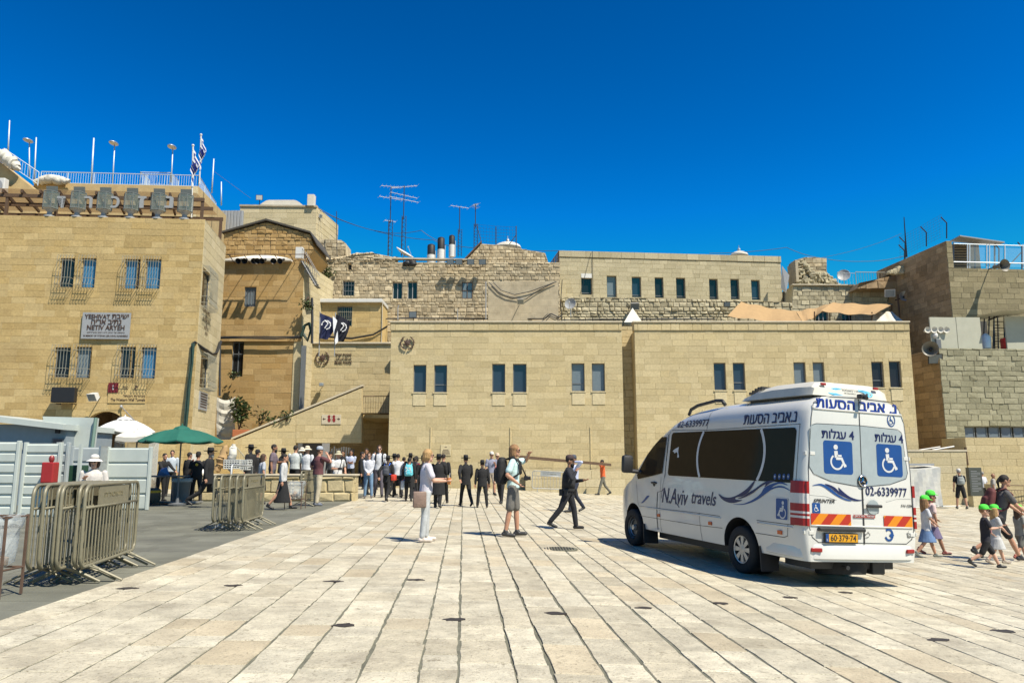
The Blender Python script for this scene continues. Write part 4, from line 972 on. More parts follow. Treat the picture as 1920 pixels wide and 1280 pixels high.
flood('floodlight', 'dark floodlight over the left end of the tan canopy', at(1362, 570, 57), (.1, -1, -.3), .5, 'black_metal', arm=(0, .8, .1))
m = MB(); q = at(769, 494, 57); 
for k in range(3): m.ell(q+Vector((rng.uniform(-.3, .3), 0, rng.uniform(-.05, .1))), (.35, .25, .2), 8, 6)
tag(m.build('black_sack', M['dark'], smooth=True), 'black covered bundle on top of the rubble wall', 'bundle')
# railings along roofs
rt = thing('mesh_fence', 'tall dark mesh fence rising beside the long upper building', 'fence', at(1010, 527, 59))
a, b_ = at(1008, 527, 58.5), at(1048, 524, 58.5); t0, t1 = at(1012, 521, 58.5), at(1048, 470, 58.5); m = MB()
for k in range(9): m.tube([a.lerp(b_, k/8), t0.lerp(t1, k/8)], .035 if k % 2 == 0 else .015, 5)
for k in range(6): m.tube([a.lerp(t0, k/5), b_.lerp(t1, k/5)], .02, 4)
m.build('bars', M['rust'], rt); m = MB(); m.quad(a+Vector((0, .05, 0)), b_+Vector((0, .05, 0)), t1+Vector((0, .05, 0)), t0+Vector((0, .05, 0))); m.build('mesh', mat('dark_mesh', (.03, .028, .025), .8, alpha=.72), rt)
m = MB()
for px, y0 in ((930, 425), (968, 424)): m.tube([at(px, 470, 61), at(px, y0, 61)], .04, 5)
m.tube([at(893, 420, 62), at(903, 455, 60)], .03, 5); m.tube([at(968, 440, 61), at(955, 458, 61)], .03, 5)
for k in range(6): m.tube([at(893+k*0, 421+k*6, 61), at(930, 424+k*6, 61), at(968, 426+k*6, 61)], .009, 3)
for k in range(14): m.tube([at(896+k*5.4, 424, 61), at(896+k*5.4, 456, 61)], .006, 3)
tag(m.build('wire_fence', M['cable']), 'sagging wire fence on posts above the rough gable', 'fence')
m = MB(); a = at(1172, 603, 51.5)
tp = at(1186, 577, 52); ps = [at(1170, 604, 51), at(1200, 604, 51), at(1202, 600, 53.5), at(1173, 600, 53.5)]
m.add(ps+[tp], [(0, 1, 4), (1, 2, 4), (2, 3, 4), (3, 0, 4)]); tag(m.build('small_tent', M['canvas_white']), 'small white peaked tent on the hall roof above the gap', 'tent')
# cables across the sky
def wire(label, pts, Y, r=.022, sag=0):
    m = MB(); P = [at(*p, Y) for p in pts]; path = []
    for i in range(len(P)-1):
        for k in range(12): t = k/12; path.append(P[i].lerp(P[i+1], t)-Vector((0, 0, sag*4*t*(1-t))))
    path.append(P[-1]); m.tube(path, r, 5); tag(m.build('overhead_cable', M['cable']), label, 'cable')
wire('overhead cable sagging from the vaulted block to the masts', [(597, 390), (660, 420), (730, 437), (790, 432), (830, 455)], 60, sag=.1)
wire('second overhead cable running low behind the lattice masts', [(600, 395), (700, 432), (812, 450), (860, 462), (1048, 470)], 60.5, sag=.15)
wire('overhead cable from the long upper building to the right hand fence', [(1330, 475), (1475, 464), (1535, 483), (1620, 490), (1695, 480)], 63, sag=.12)
wire('faint overhead cable rising to the fence posts at right', [(1480, 492), (1600, 470), (1690, 438)], 64, r=.014, sag=.1)
wire('thin guy wire from the roof railing to the vaulted block', [(402, 322), (470, 372)], 53, r=.012)
M['horn_grey'] = mat('horn_grey', (.15, .14, .115), .5)
# ------------------------------------------------------------------ tan canopy on the hall roof
rt = thing('sun_canopy', 'sagging tan canvas canopy on poles above the right half of the hall', 'canopy', at(1400, 603, 54))
def cloth(m, c, sag, nx=14, ny=7, seed=0):
    """c: four corners a b (far edge) d e (near edge)"""
    a, b_, d, e = c; rr = random.Random(seed)
    G = [[None]*(ny+1) for _ in range(nx+1)]
    for i in range(nx+1):
        for j in range(ny+1):
            s, t = i/nx, j/ny; p = a.lerp(b_, s).lerp(d.lerp(e, s), t)
            G[i][j] = p-Vector((0, 0, sag*16*s*(1-s)*t*(1-t)+sag*.9*4*s*(1-s)*(1 if j in (0, ny) else .8)*.5+rr.uniform(-.02, .02)+.05*math.sin(s*15)))
    for i in range(nx):
        for j in range(ny): m.quad(G[i][j], G[i+1][j], G[i+1][j+1], G[i][j+1])
m = MB(); cloth(m, (at(1390, 565, 56), at(1492, 582, 56.5), at(1364, 592, 52.5), at(1505, 603, 52.2)), .28); cloth(m, (at(1492, 582, 56.5), at(1562, 566, 57), at(1505, 603, 52.2), at(1540, 583, 52.5)), .3)
cloth(m, (at(1562, 566, 57), at(1676, 568, 57), at(1540, 582, 52.5), at(1640, 588, 52.5)), .3)
m.build('canvas', M['canvas'], rt, smooth=True)
for px, y0, Y in ((1556, 567, 57), (1527, 584, 53), (1635, 585, 53), (1384, 575, 55), (1672, 569, 57)): m = MB(); m.tube([at(px, 606, Y), at(px, y0, Y)], .045, 6); m.build('pole', M['wood'], rt)
m = MB(); cloth(m, (at(1640, 585, 56), at(1672, 583, 56), at(1632, 607, 54), at(1700, 607, 54)), .1); tag(m.build('canvas_sheet', M['canvas_white'], smooth=True), 'white canvas sheet sloping behind the hall roof edge at right', 'tarpaulin')
# terrace and house behind the canopy
wL2 = front(60); root = bld('right_terrace', 'grey stone terrace house with two dark windows under the tan canopy', Y=60, px=1590)
hw = [wL2.rect(1529, 584, 1553, 612), wL2.rect(1579, 586, 1602, 612)]
pl = wL2.pts((1478, 640), (1604, 640), (1602, 535), (1488, 534))
wall_part('wall', wL2, root, [pl], hw, mats=('stone_grey', 'mortar_old'), course=.32, lr=(.3, .8), joint=.02, prot=(.01, .05), rough=.7, seed=91, depth=4)
for r in hw: window(wL2, r, root, 'glass_dark', 'sign_grey', mullion=2)
wL3 = front(59.6); pl = wL3.pts((1602, 700), (1765, 700), (1762, 540), (1602, 540))
wall_part('inner_wall', wL3, root, [pl], [wL3.rect(1708, 583, 1723, 612)], mats=('stone_grey', 'mortar_old'), course=.38, lr=(.4, .9), joint=.02, prot=(.01, .04), rough=.6, seed=92, depth=4)
window(wL3, wL3.rect(1708, 583, 1723, 612), root, 'glass_dark', 'frame_grey', bars='flat', barmat='frame_grey')
m = MB(); a, b_ = at(1486, 534, 59.8), at(1604, 535, 59.8); m.prism([(0, 0), (.5, 0), (.5, .09), (0, .09)], (0, 1, 0), (0, 0, 1), b_-a, c=a); m.build('coping', M['coping'], root)
# ruined tower stub
wR2 = front(62); root = bld('ruined_stub', 'broken stone tower stub with crumbling core right of the long upper building', 'ruin', Y=62, px=1520)
pl = wR2.pts((1500, 540), (1550, 540), (1550, 484), (1510, 482), (1496, 486))
wall_part('wall', wR2, root, [pl], mats=('stone_old', 'mortar_old'), course=.36, lr=(.4, .9), joint=.02, prot=(.01, .05), rough=.8, seed=93, depth=2.5)
m = MB(); rnd = random.Random(9)
for k in range(230):
    t = rnd.random(); px = 1496+t*76; yt = np.interp(px, [1496, 1505, 1530, 1550, 1558, 1572], [486, 490, 512, 512, 522, 536]); py = rnd.uniform(yt, 538); q = at(px, py, 61.6-.5*rnd.random()); m.box(q, (rnd.uniform(.15, .5), rnd.uniform(.2, .4), rnd.uniform(.12, .32)), rnd.uniform(-.5, .5), rnd.uniform(-.4, .4), rnd.uniform(-.4, .4), tint=rnd.random(), bev=.04)
m.build('rubble', [M['stone_grey']], root)
m = MB(); m.span(at(1481, 536, 62.5), at(1496, 487, 61)); m.build('plaster_pier', M['plaster_grey'], root)
m = MB(); ps = [at(1466, 498, 60.5), at(1480, 516, 60), at(1474, 548, 60), at(1464, 540, 60.5)]; m.add(ps+[p+Vector((.1, .3, 0)) for p in ps], [(0, 1, 2, 3), (7, 6, 5, 4), (0, 4, 5, 1), (1, 5, 6, 2), (2, 6, 7, 3), (3, 7, 4, 0)]); tag(m.build('metal_sheet', M['white']), 'pale metal sheet leaning beside the long upper building', 'sheet')
A, B = at(1606, 539, 59.4), at(1732, 541, 59.4)
railing('terrace_railing', 'rusty pale railing along the right terrace in front of the dark slope', A, B, 0, 1.25, step=.2, r=.014, mt='bars')
railing('terrace_railing', 'short pale railing beside the grey satellite dish', at(1572, 535, 61), at(1606, 538, 59.6), 0, 1.1, step=.25, r=.012, mt='light_rail')
# big house at right: front lit, left side in shade
P3 = at(1783, 560, 52); wM = Wall((P3.x, P3.y), (1, .069)); wMs = Wall((P3.x+.0, P3.y), (-.069, 1)); wMs.n = -wMs.n
root = thing('tower_house', 'big tan stone house at the right with shaded side and fenced roof', 'building', (P3.x, 52, gz(P3.x)))
zM = wM.uz(1800, 503)[1]; zP = wM.uz(1784, 452)[1]; uM = wM.uz(1960, 560)[0]
zb_ = wM.uz(1800, 680)[1]
wall_part('wall', wM, root, [[(0, zb_), (uM, zb_), (uM, zM), (0, zM)]], mats=('stone_weathered', 'mortar_old'), course=.38, lr=(.5, 1.2), joint=.012, prot=(.005, .02), seed=95, depth=5)
wall_part('pier', wM, root, [[(0, zM), (.42, zM), (.42, zP), (0, zP)]], mats=('stone_weathered', 'mortar_old'), course=.38, lr=(.5, 1.2), seed=96, depth=1, blk=False)
ul2 = 9
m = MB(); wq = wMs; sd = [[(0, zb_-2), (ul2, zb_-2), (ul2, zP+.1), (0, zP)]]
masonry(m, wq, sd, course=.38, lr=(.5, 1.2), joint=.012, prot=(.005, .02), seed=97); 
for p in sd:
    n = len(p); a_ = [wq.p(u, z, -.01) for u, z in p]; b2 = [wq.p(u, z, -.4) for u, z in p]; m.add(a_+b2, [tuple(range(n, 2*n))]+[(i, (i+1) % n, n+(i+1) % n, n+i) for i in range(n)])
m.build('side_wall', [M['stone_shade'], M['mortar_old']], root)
m = MB(); m.poly([wM.p(0, zM-.05, -.2), wM.p(uM, zM-.05, -.2), wM.p(uM, zM-.05, -6), wM.p(0, zM-.05, -6)]); m.build('roof', M['plaster_grey'], root)
m = MB(); rnd = random.Random(12)
for k in range(60): q = at(rnd.uniform(1668, 1705), 0, 57.5); px = rnd.uniform(1664, 1702); m.box(at(px, rnd.uniform(np.interp(px, [1664, 1702], [512, 497]), 512), 57.3), (rnd.uniform(.2, .5), .4, rnd.uniform(.12, .3)), rnd.uniform(-.4, .4), 0, rnd.uniform(-.3, .3), tint=rnd.random(), bev=.04)
m.build('broken_edge', M['stone_grey'], root)
ws2 = front(58.4); pl = ws2.pts((1606, 541), (1735, 541), (1735, 500), (1690, 505), (1650, 522), (1612, 530))
wall_part('slope', ws2, root, [pl], mats=('stone_shade', 'mortar_old'), course=.5, lr=(.4, 1), joint=.02, prot=(.01, .08), rough=1, seed=98, depth=2)
# roof shed
rt = thing('roof_shed', 'open roof shed with dark sloping metal sheet roof on the tan house', 'shed', wM.p(2, zM, -3))
m = MB(); a, b_, c, d = at(1781, 453, 58.5), at(1800, 443, 54), at(1884, 455, 54), at(1868, 461, 58.5)
m.add([a, d, c, b_]+[p+Vector((0, 0, .08)) for p in (a, d, c, b_)], [(3, 2, 1, 0), (4, 5, 6, 7), (0, 1, 5, 4), (1, 2, 6, 5), (2, 3, 7, 6), (3, 0, 4, 7)]); m.build('roof', M['sign_grey'], rt)
for px, yt in ((1788, 455), (1828, 457), (1865, 460)): m = MB(); m.tube([at(px, 505, 55.5), at(px, yt, 55.5)], .06, 6); m.build('post', M['frame_grey'], rt)
m = MB()
for k in range(9): m.span(at(1788, 500-k*5, 55.8), at(1814, 497-k*5, 55.7))
m.build('slatted_screen', M['roof_dark'], rt)
m = MB(); m.span(at(1786, 505, 58.2), at(1835, 458, 58)); m.build('back_wall', M['plaster_grey'], rt)
# glass screens
rt = thing('roof_screen', 'row of framed clear screens along the edge of the tan house roof', 'screen', wM.p(0, zM, -.4)); m = MB(); g = MB()
for px in (1814, 1818, 1850, 1855, 1884, 1918): m.tube([at(px, 503, 52.6), at(px, 458, 52.6)], .04, 6)
m.tube([at(1788, 491, 52.5), at(1930, 494, 52.5)], .04, 6); m.tube([at(1788, 457, 52.6), at(1930, 461, 52.6)], .03, 6)
m.build('frame', M['light_rail'], rt); g.quad(at(1816, 503, 52.65), at(1930, 505, 52.65), at(1930, 461, 52.65), at(1816, 459, 52.65)); g.build('pane', mat('screen_glass', (.5, .65, .75), .1, alpha=.18), rt)
def bentpost(m, px, y1, ym, dx, dy, Y, r=.045):
    m.tube([at(px, y1, Y), at(px, ym, Y), at(px+dx, ym+dy, Y)], r, 6)
rt = thing('wire_fence', 'tall security fence with bent posts and wires above the dark slope', 'fence', at(1735, 465, 58))
for px, y1, ym, Y in ((1775, 447, 418, 58.5), (1737, 462, 436, 60), (1697, 488, 455, 61), (1696, 490, 470, 60.5)): m = MB(); bentpost(m, px, y1, ym, -11, -11, Y); m.build('post', M['black_metal'], rt)
m = MB()
for k in range(9):
    f = k/8; m.tube([at(1686, 445+f*40, 61), at(1727, 424+f*38, 60), at(1765, 402+f*42, 58.5)], .008, 3)
for k in range(16):
    f = k/15; px = 1686+f*79; y = 445-f*43; m.tube([at(px, y, 61-2.4*f), at(px+3, y+42, 61-2.4*f)], .005, 3)
m.build('wires', M['cable'], rt)
m = MB(); m.tube([at(1700, 482, 60), at(1695, 407, 60)], [.07, .03], 6); tag(m.build('antenna_pole', M['black_metal']), 'dark antenna pole rising left of the bent fence posts', 'pole')
rt = thing('wire_fence', 'security fence with bent posts at the far right roof edge', 'fence', at(1910, 500, 55))
for px, ym in ((1873, 466), (1916, 463)): m = MB(); bentpost(m, px, 505, ym, -8, -9, 56); m.build('post', M['cable'], rt)
m = MB(); m.tube([at(1918, 470, 56), at(1890, 500, 56)], .04, 5); m.build('brace', M['cable'], rt)
def horn(name, label, q, aim, r, L, mt='steel', arm=None):
    rt = thing(name, label, 'loudspeaker', q); q = Vector(q); Mx = Vector(aim).normalized().to_track_quat('Z', 'Y').to_matrix(); m = MB()
    m.lathe([(.001, -L*.55), (r*.35, -L*.5), (r*.32, -L*.2), (r*.42, 0), (r*.7, L*.3), (r, L*.5), (r*.93, L*.48), (r*.3, 0.02), (.001, .02)], q, 18, M=Mx); m.build('horn', M[mt], rt, smooth=50)
    m = MB(); m.ell(q+Mx@Vector((0, 0, L*.1)), r*.25, 8, 6); m.build('driver', M['black_metal'], rt)
    if arm is not None: m = MB(); m.tube([q, q+Vector(arm)], .04, 6); m.build('bracket', M['black_metal'], rt)
horn('horn_speaker', 'grey horn loudspeaker projecting from the top of the tan house at right', at(1874, 499, 51), (.2, -1, -.1), .42, .9, 'horn_grey', arm=(0, 1.2, .1))
horn('horn_speaker', 'big grey horn loudspeaker at the corner right of the hall', at(1745, 655, 46.2), (-.6, -1, 0), .46, .8, 'horn_grey', arm=(.7, .8, -.2))
horn('horn_speaker', 'round horn on a rusty post behind the tan canopy', at(1695, 557, 57.5), (-.3, -1, .1), .38, .6, 'steel', arm=(-.6, .2, -.2))
m = MB(); m.tube([at(1687, 595, 57.5), at(1683, 552, 57.5)], .06, 6); tag(m.build('rusty_post', M['rust']), 'rusty post carrying a round horn behind the canopy', 'pole')
flood('floodlight', 'pale floodlight panel on the terrace railing behind the canopy', at(1667, 549, 57), (-.2, -1, -.3), .75, 'white', arm=(0, .3, -.6))
rt = thing('camera_mast', 'mast with four small horns and a dome camera right of the hall', 'camera mast', at(1757, 690, 46.5)); m = MB(); m.tube([at(1757, 700, 46.5), at(1752, 615, 46.5)], .06, 8); m.tube([at(1736, 619, 46.5), at(1776, 619, 46.5)], .035, 6); m.build('mast', M['steel'], rt)
for px in (1738, 1750, 1762, 1773):
    m = MB(); Mx = Vector((-.15, -1, 0)).to_track_quat('Z', 'Y').to_matrix(); m.lathe([(.001, -.3), (.10, -.28), (.10, 0), (.19, .15), (.16, .14), (.05, .02)], at(px, 619, 46.3), 14, M=Mx); m.build('small_horn', M['canvas_white'], rt, smooth=50)
m = MB(); m.ell(at(1753, 629, 46.3), (.17, .17, .2), 12, 8); m.build('dome_camera', M['white'], rt, smooth=True)
m = MB(); m.box(at(1758, 645, 46.3), (.3, .3, .6), bev=.03); m.build('control_box', M['frame_grey'], rt)
flood('floodlight', 'black floodlight below the big grey horn right of the hall', at(1752, 671, 46.3), (-.3, -1, -.4), .8, 'black_metal', arm=(.3, .6, .1))
# grey wall block at right
P4 = at(1768, 750, 46); wN = Wall((P4.x, P4.y), (1, .069)); wNs = Wall((P4.x, P4.y), (-.069, 1)); wNs.n = -wNs.n
root = thing('grey_block', 'pale grey stone retaining block at right with a slot of dark windows', 'building', (P4.x, 46, gz(P4.x)))
zN = wN.uz(1800, 653)[1]; uN = wN.uz(1990, 700)[0]; slot = wN.rect(1809, 800, 1995, 820)
zlow = gz(P4.x)-.6
wall_part('wall', wN, root, [[(0, zlow), (uN, zlow), (uN, zN), (0, zN)]], [slot], mats=('stone_rustic', 'mortar_old'), course=.33, lr=(.4, 1.0), joint=.012, prot=(.01, .05), rough=.4, seed=101, depth=6, rv=.3)
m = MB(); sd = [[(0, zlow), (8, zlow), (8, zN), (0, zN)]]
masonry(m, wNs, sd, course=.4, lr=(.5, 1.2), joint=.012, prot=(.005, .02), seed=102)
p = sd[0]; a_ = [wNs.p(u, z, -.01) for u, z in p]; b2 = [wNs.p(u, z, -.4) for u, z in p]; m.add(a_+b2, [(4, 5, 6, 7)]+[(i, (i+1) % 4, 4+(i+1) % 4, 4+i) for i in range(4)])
m.build('side_wall', [M['stone_shade'], M['mortar_old']], root)  # darker stone deepens the shade of the gap by colour
n_ = 5; du = (slot[1]-slot[0])/8
for k in range(8): window(wN, (slot[0]+k*du+.04, slot[0]+(k+1)*du-.06, slot[2], slot[3]), root, 'glass_grey', 'frame_grey', d=.2)
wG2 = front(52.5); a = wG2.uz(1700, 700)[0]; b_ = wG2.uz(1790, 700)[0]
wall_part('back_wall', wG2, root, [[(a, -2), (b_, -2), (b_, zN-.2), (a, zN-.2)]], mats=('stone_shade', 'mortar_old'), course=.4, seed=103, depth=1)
# white boards on top
M['board'] = mat('board_grey', (.36, .36, .29), .7, noise=.06, nscale=2)
rt = thing('hoarding', 'row of pale grey hoarding boards on top of the grey stone block', 'hoarding', wN.p(1, zN, -.3))
for i, (x0, y0, x1, y1) in enumerate(((1751, 593, 1800, 656), (1801, 593, 1846, 655), (1893, 591, 1960, 656))):
    slab(wN, wN.rect(x0, y0, x1, y1), -.4, -.3).build('board', M['board'], rt)
m = MB(); a, b_ = wN.p(*wN.uz(1846, 588), 1.2), wN.p(*wN.uz(1900, 588), 1.2)
m.add([wN.p(*wN.uz(1838, 590), -2), wN.p(*wN.uz(1900, 586), -2), wN.p(*wN.uz(1960, 584), .6), wN.p(*wN.uz(1862, 586), .6)], [(0, 1, 2, 3)]); m.build('cover_sheet', M['board'], rt)
wsc = wN.off(-.9); rt = thing('access_tower', 'black metal access tower in the gap between the pale boards', 'scaffold', wN.p(3, zN, -1)); m = MB()
for px in (1853, 1862, 1884, 1891):
    for o in (0, -.9): m.tube([wsc.p(*wsc.uz(px, 654), o), wsc.p(*wsc.uz(px+(-2 if px > 1870 else 2), 588), o)], .04, 5)
for y in (590, 603, 615, 627, 640): m.tube([wsc.p(*wsc.uz(1862, y), 0), wsc.p(*wsc.uz(1884, y), 0)], .025, 5)
m.tube([wsc.p(*wsc.uz(1853, 600), 0), wsc.p(*wsc.uz(1891, 586), 0)], .05, 5)
for y in range(610, 654, 5): m.tube([wsc.p(*wsc.uz(1864, y), .1), wsc.p(*wsc.uz(1872, y), .1)], .018, 4)
m.build('frame', M['black_metal'], rt)
m = MB(); m.box(wsc.p(*wsc.uz(1884, 645), .2), (.6, .5, .7), bev=.08); tag(m.build('red_crate', mat('red_plastic', (.5, .02, .015), .4)), 'red crate at the foot of the access tower', 'crate')
m = MB(); m.lathe([(.25, 0), (.28, .7), (.12, .9), (.001, .95)], wsc.p(*wsc.uz(1846, 654), .2), 12); tag(m.build('blue_drum', M['light_rail'], smooth=50), 'small pale drum left of the access tower', 'drum')
m = MB(); m.span(wsc.p(*wsc.uz(1843, 654), -2.4), wsc.p(*wsc.uz(1896, 590), -2.3)); m.build('tower_back', M['roof_dark'], rt)
# tan block and low walls on the ground
wO = front(43.5); root = bld('tan_low_block', 'smooth tan stone wall at the right edge behind the walkers', 'wall', Y=43.5, px=1870)
z0, z1 = zlow-.6, wO.uz(1850, 820)[1]; a, b_ = wO.uz(1812, 850)[0], wO.uz(1990, 850)[0]
wall_part('wall', wO, root, [[(a, z0), (b_, z0), (b_, z1), (a, z1)]], mats=('stone_gold', 'mortar'), course=.38, lr=(.6, 1.4), joint=.01, prot=(.004, .014), seed=105, depth=2.4)
m = MB(); m.tube([wO.p(*wO.uz(1812, 872), .1), wO.p(*wO.uz(1808, 838), .1)], .07, 8); m.build('downpipe', M['wood'], root)
wQ = front(43); root = bld('low_wall', 'low pale stone wall with flat coping behind the van', 'wall', Y=43, px=1760)
p = down(wQ, [(1640, 'g'), (1811, 'g'), (1811, 846), (1640, 846)])
wall_part('wall', wQ, root, [p], mats=('stone_pale', 'mortar'), course=.42, lr=(.7, 1.5), joint=.01, prot=(.004, .014), seed=106, depth=.6)
m = MB(); a, b_ = wQ.p(*wQ.uz(1636, 846), .04), wQ.p(*wQ.uz(1813, 846), .04); m.prism([(0, 0), (.7, 0), (.7, .1), (0, .1)], (0, 1, 0), (0, 0, 1), b_-a, c=a); m.build('coping', M['coping'], root)
m = MB(); m.tube([wQ.p(*wQ.uz(1766, 843), -1), wQ.p(*wQ.uz(1808, 836), -1)], .05, 6); m.tube([wQ.p(*wQ.uz(1735, 846), -2), wQ.p(*wQ.uz(1800, 836), -2)], .04, 6); tag(m.build('handrail', M['white']), 'white sloping handrail behind the low pale wall', 'handrail')
wT = front(43.6); root = bld('low_wall', 'low pale stone wall in front of the hall behind the beam carriers', 'wall', Y=43.6, px=1100)
p = down(wT, [(985, 'g'), (1250, 'g'), (1250, 880), (985, 880)])
wall_part('wall', wT, root, [p], mats=('stone_pale', 'mortar'), course=.45, lr=(.8, 1.7), joint=.014, prot=(.004, .014), seed=107, depth=.7)
# ------------------------------------------------------------------ white minibus
from mathutils.geometry import tessellate_polygon
VX, VY, VYAW, VG = 4.418, 12.148, .313, .048
VM = Matrix.Translation((VX, VY, gz(VX))) @ Matrix.Rotation(math.atan(VG), 4, 'Y') @ Matrix.Rotation(math.pi/2+VYAW, 4, 'Z')
VI = VM.inverted()
def vq(px, py, ax, val):
    o = VI @ Vector((0, 0, CAMZ)); d = VI.to_3x3() @ ray(px, py); s = (val-o[ax])/d[ax]; return o+d*s
def vside(px, py, W=.97): q = vq(px, py, 1, W); return (q.x, q.z)
def vrear(px, py, X=-1.245): q = vq(px, py, 0, X); return (q.y, q.z)
W1 = lambda u, v: (1160+u/8, 700+v/8)
W2 = lambda u, v: (1160+u/7.111, 850+v/7.111)
W3 = lambda u, v: (1340+u/5.333, 850+v/5.333)
W4 = lambda u, v: (1480+u/6.096, 880+v/6.096)
W5 = lambda u, v: (1380+u/5.647, 700+v/5.647)
C1 = lambda u, v: (1140+u/3.122, 690+v/3.122)
Zp = [.30, .45, .65, .80, 1.2, 1.40, 2.15, 2.35, 2.50, 2.60, 2.7]
Yp = [.93, .96, .985, .99, .985, .97, .895, .865, .835, .80, .78]
Xt = [-1.4, -1.0, 0, 1.2, 2.0, 2.45, 2.75, 3.05, 3.40, 3.75, 3.95, 4.25, 4.50, 4.66, 4.74, 4.78]
Zt = [2.635, 2.66, 2.67, 2.66, 2.60, 2.47, 2.33, 2.12, 1.83, 1.50, 1.34, 1.24, 1.12, .98, .84, .70]
Xw = [-1.262, -1.255, -1.235, -1.20, -1.14, -1.05, 2.4, 3.2, 3.9, 4.3, 4.55, 4.68, 4.74, 4.78]
Ww = [.905, .925, .95, .97, .99, 1.0, 1.0, .985, .955, .90, .83, .75, .68, .60]
def vzt(x): return float(np.interp(x, Xt, Zt))
def lean(z): return .05*max(0, (z-.7)/1.9)
def hw(x, z):
    zt = vzt(x); rc = .30 if zt > 2.3 else max(.10, .30-(2.3-zt)*.35)
    y = float(np.interp(z, Zp, Yp))*float(np.interp(x, Xw, Ww))
    if z > zt-rc: y *= max(0, 1-(min(1, (z-(zt-rc))/rc))**2.6)**(1/2.6)
    return y
def sideP(x, z, o=.004, s=1): return Vector((x, s*(hw(x, z)+o), z))
XR = -1.262
def rearP(y, z, o=.004): return Vector((XR+lean(z)-o, y, z))
paint = mat('van_white_paint', (.54, .54, .51), .22, noise=.03, nscale=2, coat=.6, stain=.12, stc=(.52, .5, .46), stscale=1.3)
trim = mat('van_black_plastic', (.018, .018, .019), .55, noise=.15)
tyre = mat('tyre_rubber', (.014, .014, .014), .85, noise=.2, nscale=20)
vglass = mat('van_tinted_glass', (.030, .022, .014), .06, spec=.05)
rim_m = mat('silver_rim', (.42, .42, .41), .35, metal=.6)
navy_d = mat('decal_navy', (.006, .012, .07), .4); blue_d = mat('decal_blue', (.004, .05, .20), .4); white_d = mat('decal_white', (.50, .51, .52), .4)
red_l = mat('tail_red', (.26, .008, .006), .3); clear_l = mat('tail_clear', (.50, .48, .46), .25); amber = mat('amber_lens', (.48, .09, .02), .25)
panel_g = mat('rear_panel_grey', (.29, .335, .345), .22, coat=.4)
van = thing('minibus', 'white minibus with blue waves, wheelchair signs and hebrew lettering parked on the plaza', 'minibus')
van.matrix_world = VM
def vb(mb, name, m, parent=None, smooth=False, fix=True): return mb.build(name, m, parent or van, smooth=smooth, fix=fix, local=True)
# body shell
xs = [-1.262, -1.255, -1.235, -1.20, -1.14, -1.05, -.9, -.5, 0, .4, .9, 1.4, 1.9, 2.2, 2.45, 2.6, 2.75, 2.9, 3.05, 3.22, 3.4, 3.58, 3.75, 3.85, 3.95, 4.1, 4.25, 4.38, 4.50, 4.6, 4.66, 4.71, 4.74, 4.765, 4.78]
m = MB(); rings = []
for x in xs:
    zt = vzt(x); zb = .36 if x < 4.4 else .36+(x-4.4)*.25
    ts = [0, .06, .14, .22, .32, .42, .54, .64, .74, .82, .88, .92, .95, .97, .985, .995]
    zz = [zb+(zt-zb)*t for t in ts]
    R_ = [(hw(x, z), z) for z in zz]
    ring = [(y, z) for y, z in R_]+[(R_[-1][0]*.5, zt-.001), (0, zt), (-R_[-1][0]*.5, zt-.001)]+[(-y, z) for y, z in R_[::-1]]
    rings.append([Vector((x+(lean(z) if x < -1.0 else 0)*min(1, max(0, (-.9-x)/.3)), y, z)) for y, z in ring])
n = len(rings[0])
m.add([v for r in rings for v in r], [(i*n+k, i*n+(k+1) % n, (i+1)*n+(k+1) % n, (i+1)*n+k) for i in range(len(xs)-1) for k in range(n)]+[(k, k+1, n-2-k, n-1-k) for k in range(n//2-1)]+[(n//2-1, n//2, n//2+1)]+[tuple((len(xs)-1)*n+k for k in range(n))])
body = vb(m, 'body', paint)
RH, FH = (.20, .35), (3.82, .35)
for hx, rr_ in ((RH[0], .455), (FH[0], .445)):
    for s_ in (-1, 1):
        c = MB(); c.lathe([(rr_, 0), (rr_, .5), (.001, .5)] if 0 else [(rr_, -.25), (rr_, .25)], (hx, s_*.93, .37), 36, M=Matrix.Rotation(R(90), 3, 'X')); cut = vb(c, 'cutter', trim)
        cut.parent = None; body.parent = None; body.matrix_world = Matrix(); cut.matrix_world = Matrix()
        md = body.modifiers.new('b', 'BOOLEAN'); md.operation = 'DIFFERENCE'; md.object = cut; md.solver = 'EXACT'
        try: md.material_mode = 'TRANSFER'
        except Exception: pass
        bpy.context.view_layer.update()
        me = bpy.data.meshes.new_from_object(body.evaluated_get(bpy.context.evaluated_depsgraph_get())); body.modifiers.clear(); old = body.data; body.data = me; bpy.data.meshes.remove(old)
        cm = cut.data; bpy.data.objects.remove(cut); bpy.data.meshes.remove(cm)
body.parent = van; body.matrix_parent_inverse = Matrix(); body.matrix_basis = Matrix()
shade(body.data, 38)
def decal(mb, poly, mp, step=.09, **k):
    """lay a flat outline over the curved body as a thin film"""
    tris = tessellate_polygon([[Vector((p[0], p[1], 0)) for p in poly]])
    for t in tris:
        tp = ccw([tuple(poly[i][:2]) for i in t])
        if abs(area(tp)) < 1e-7: continue
        us = [p[0] for p in tp]; vs = [p[1] for p in tp]
        nu = max(1, int((max(us)-min(us))/(step*3))); nv = max(1, int((max(vs)-min(vs))/step))
        for i in range(nu):
            a0, a1 = min(us)+(max(us)-min(us))*i/nu, min(us)+(max(us)-min(us))*(i+1)/nu
            for j in range(nv):
                b0, b1 = min(vs)+(max(vs)-min(vs))*j/nv, min(vs)+(max(vs)-min(vs))*(j+1)/nv
                pg = tp
                for e in (((a0, b0), (a1, b0)), ((a1, b0), (a1, b1)), ((a1, b1), (a0, b1)), ((a0, b1), (a0, b0))):
                    pg = clip(pg, *e)
                    if len(pg) < 3: break
                if len(pg) >= 3: mb.poly([mp(u, v) for u, v in pg], **k)
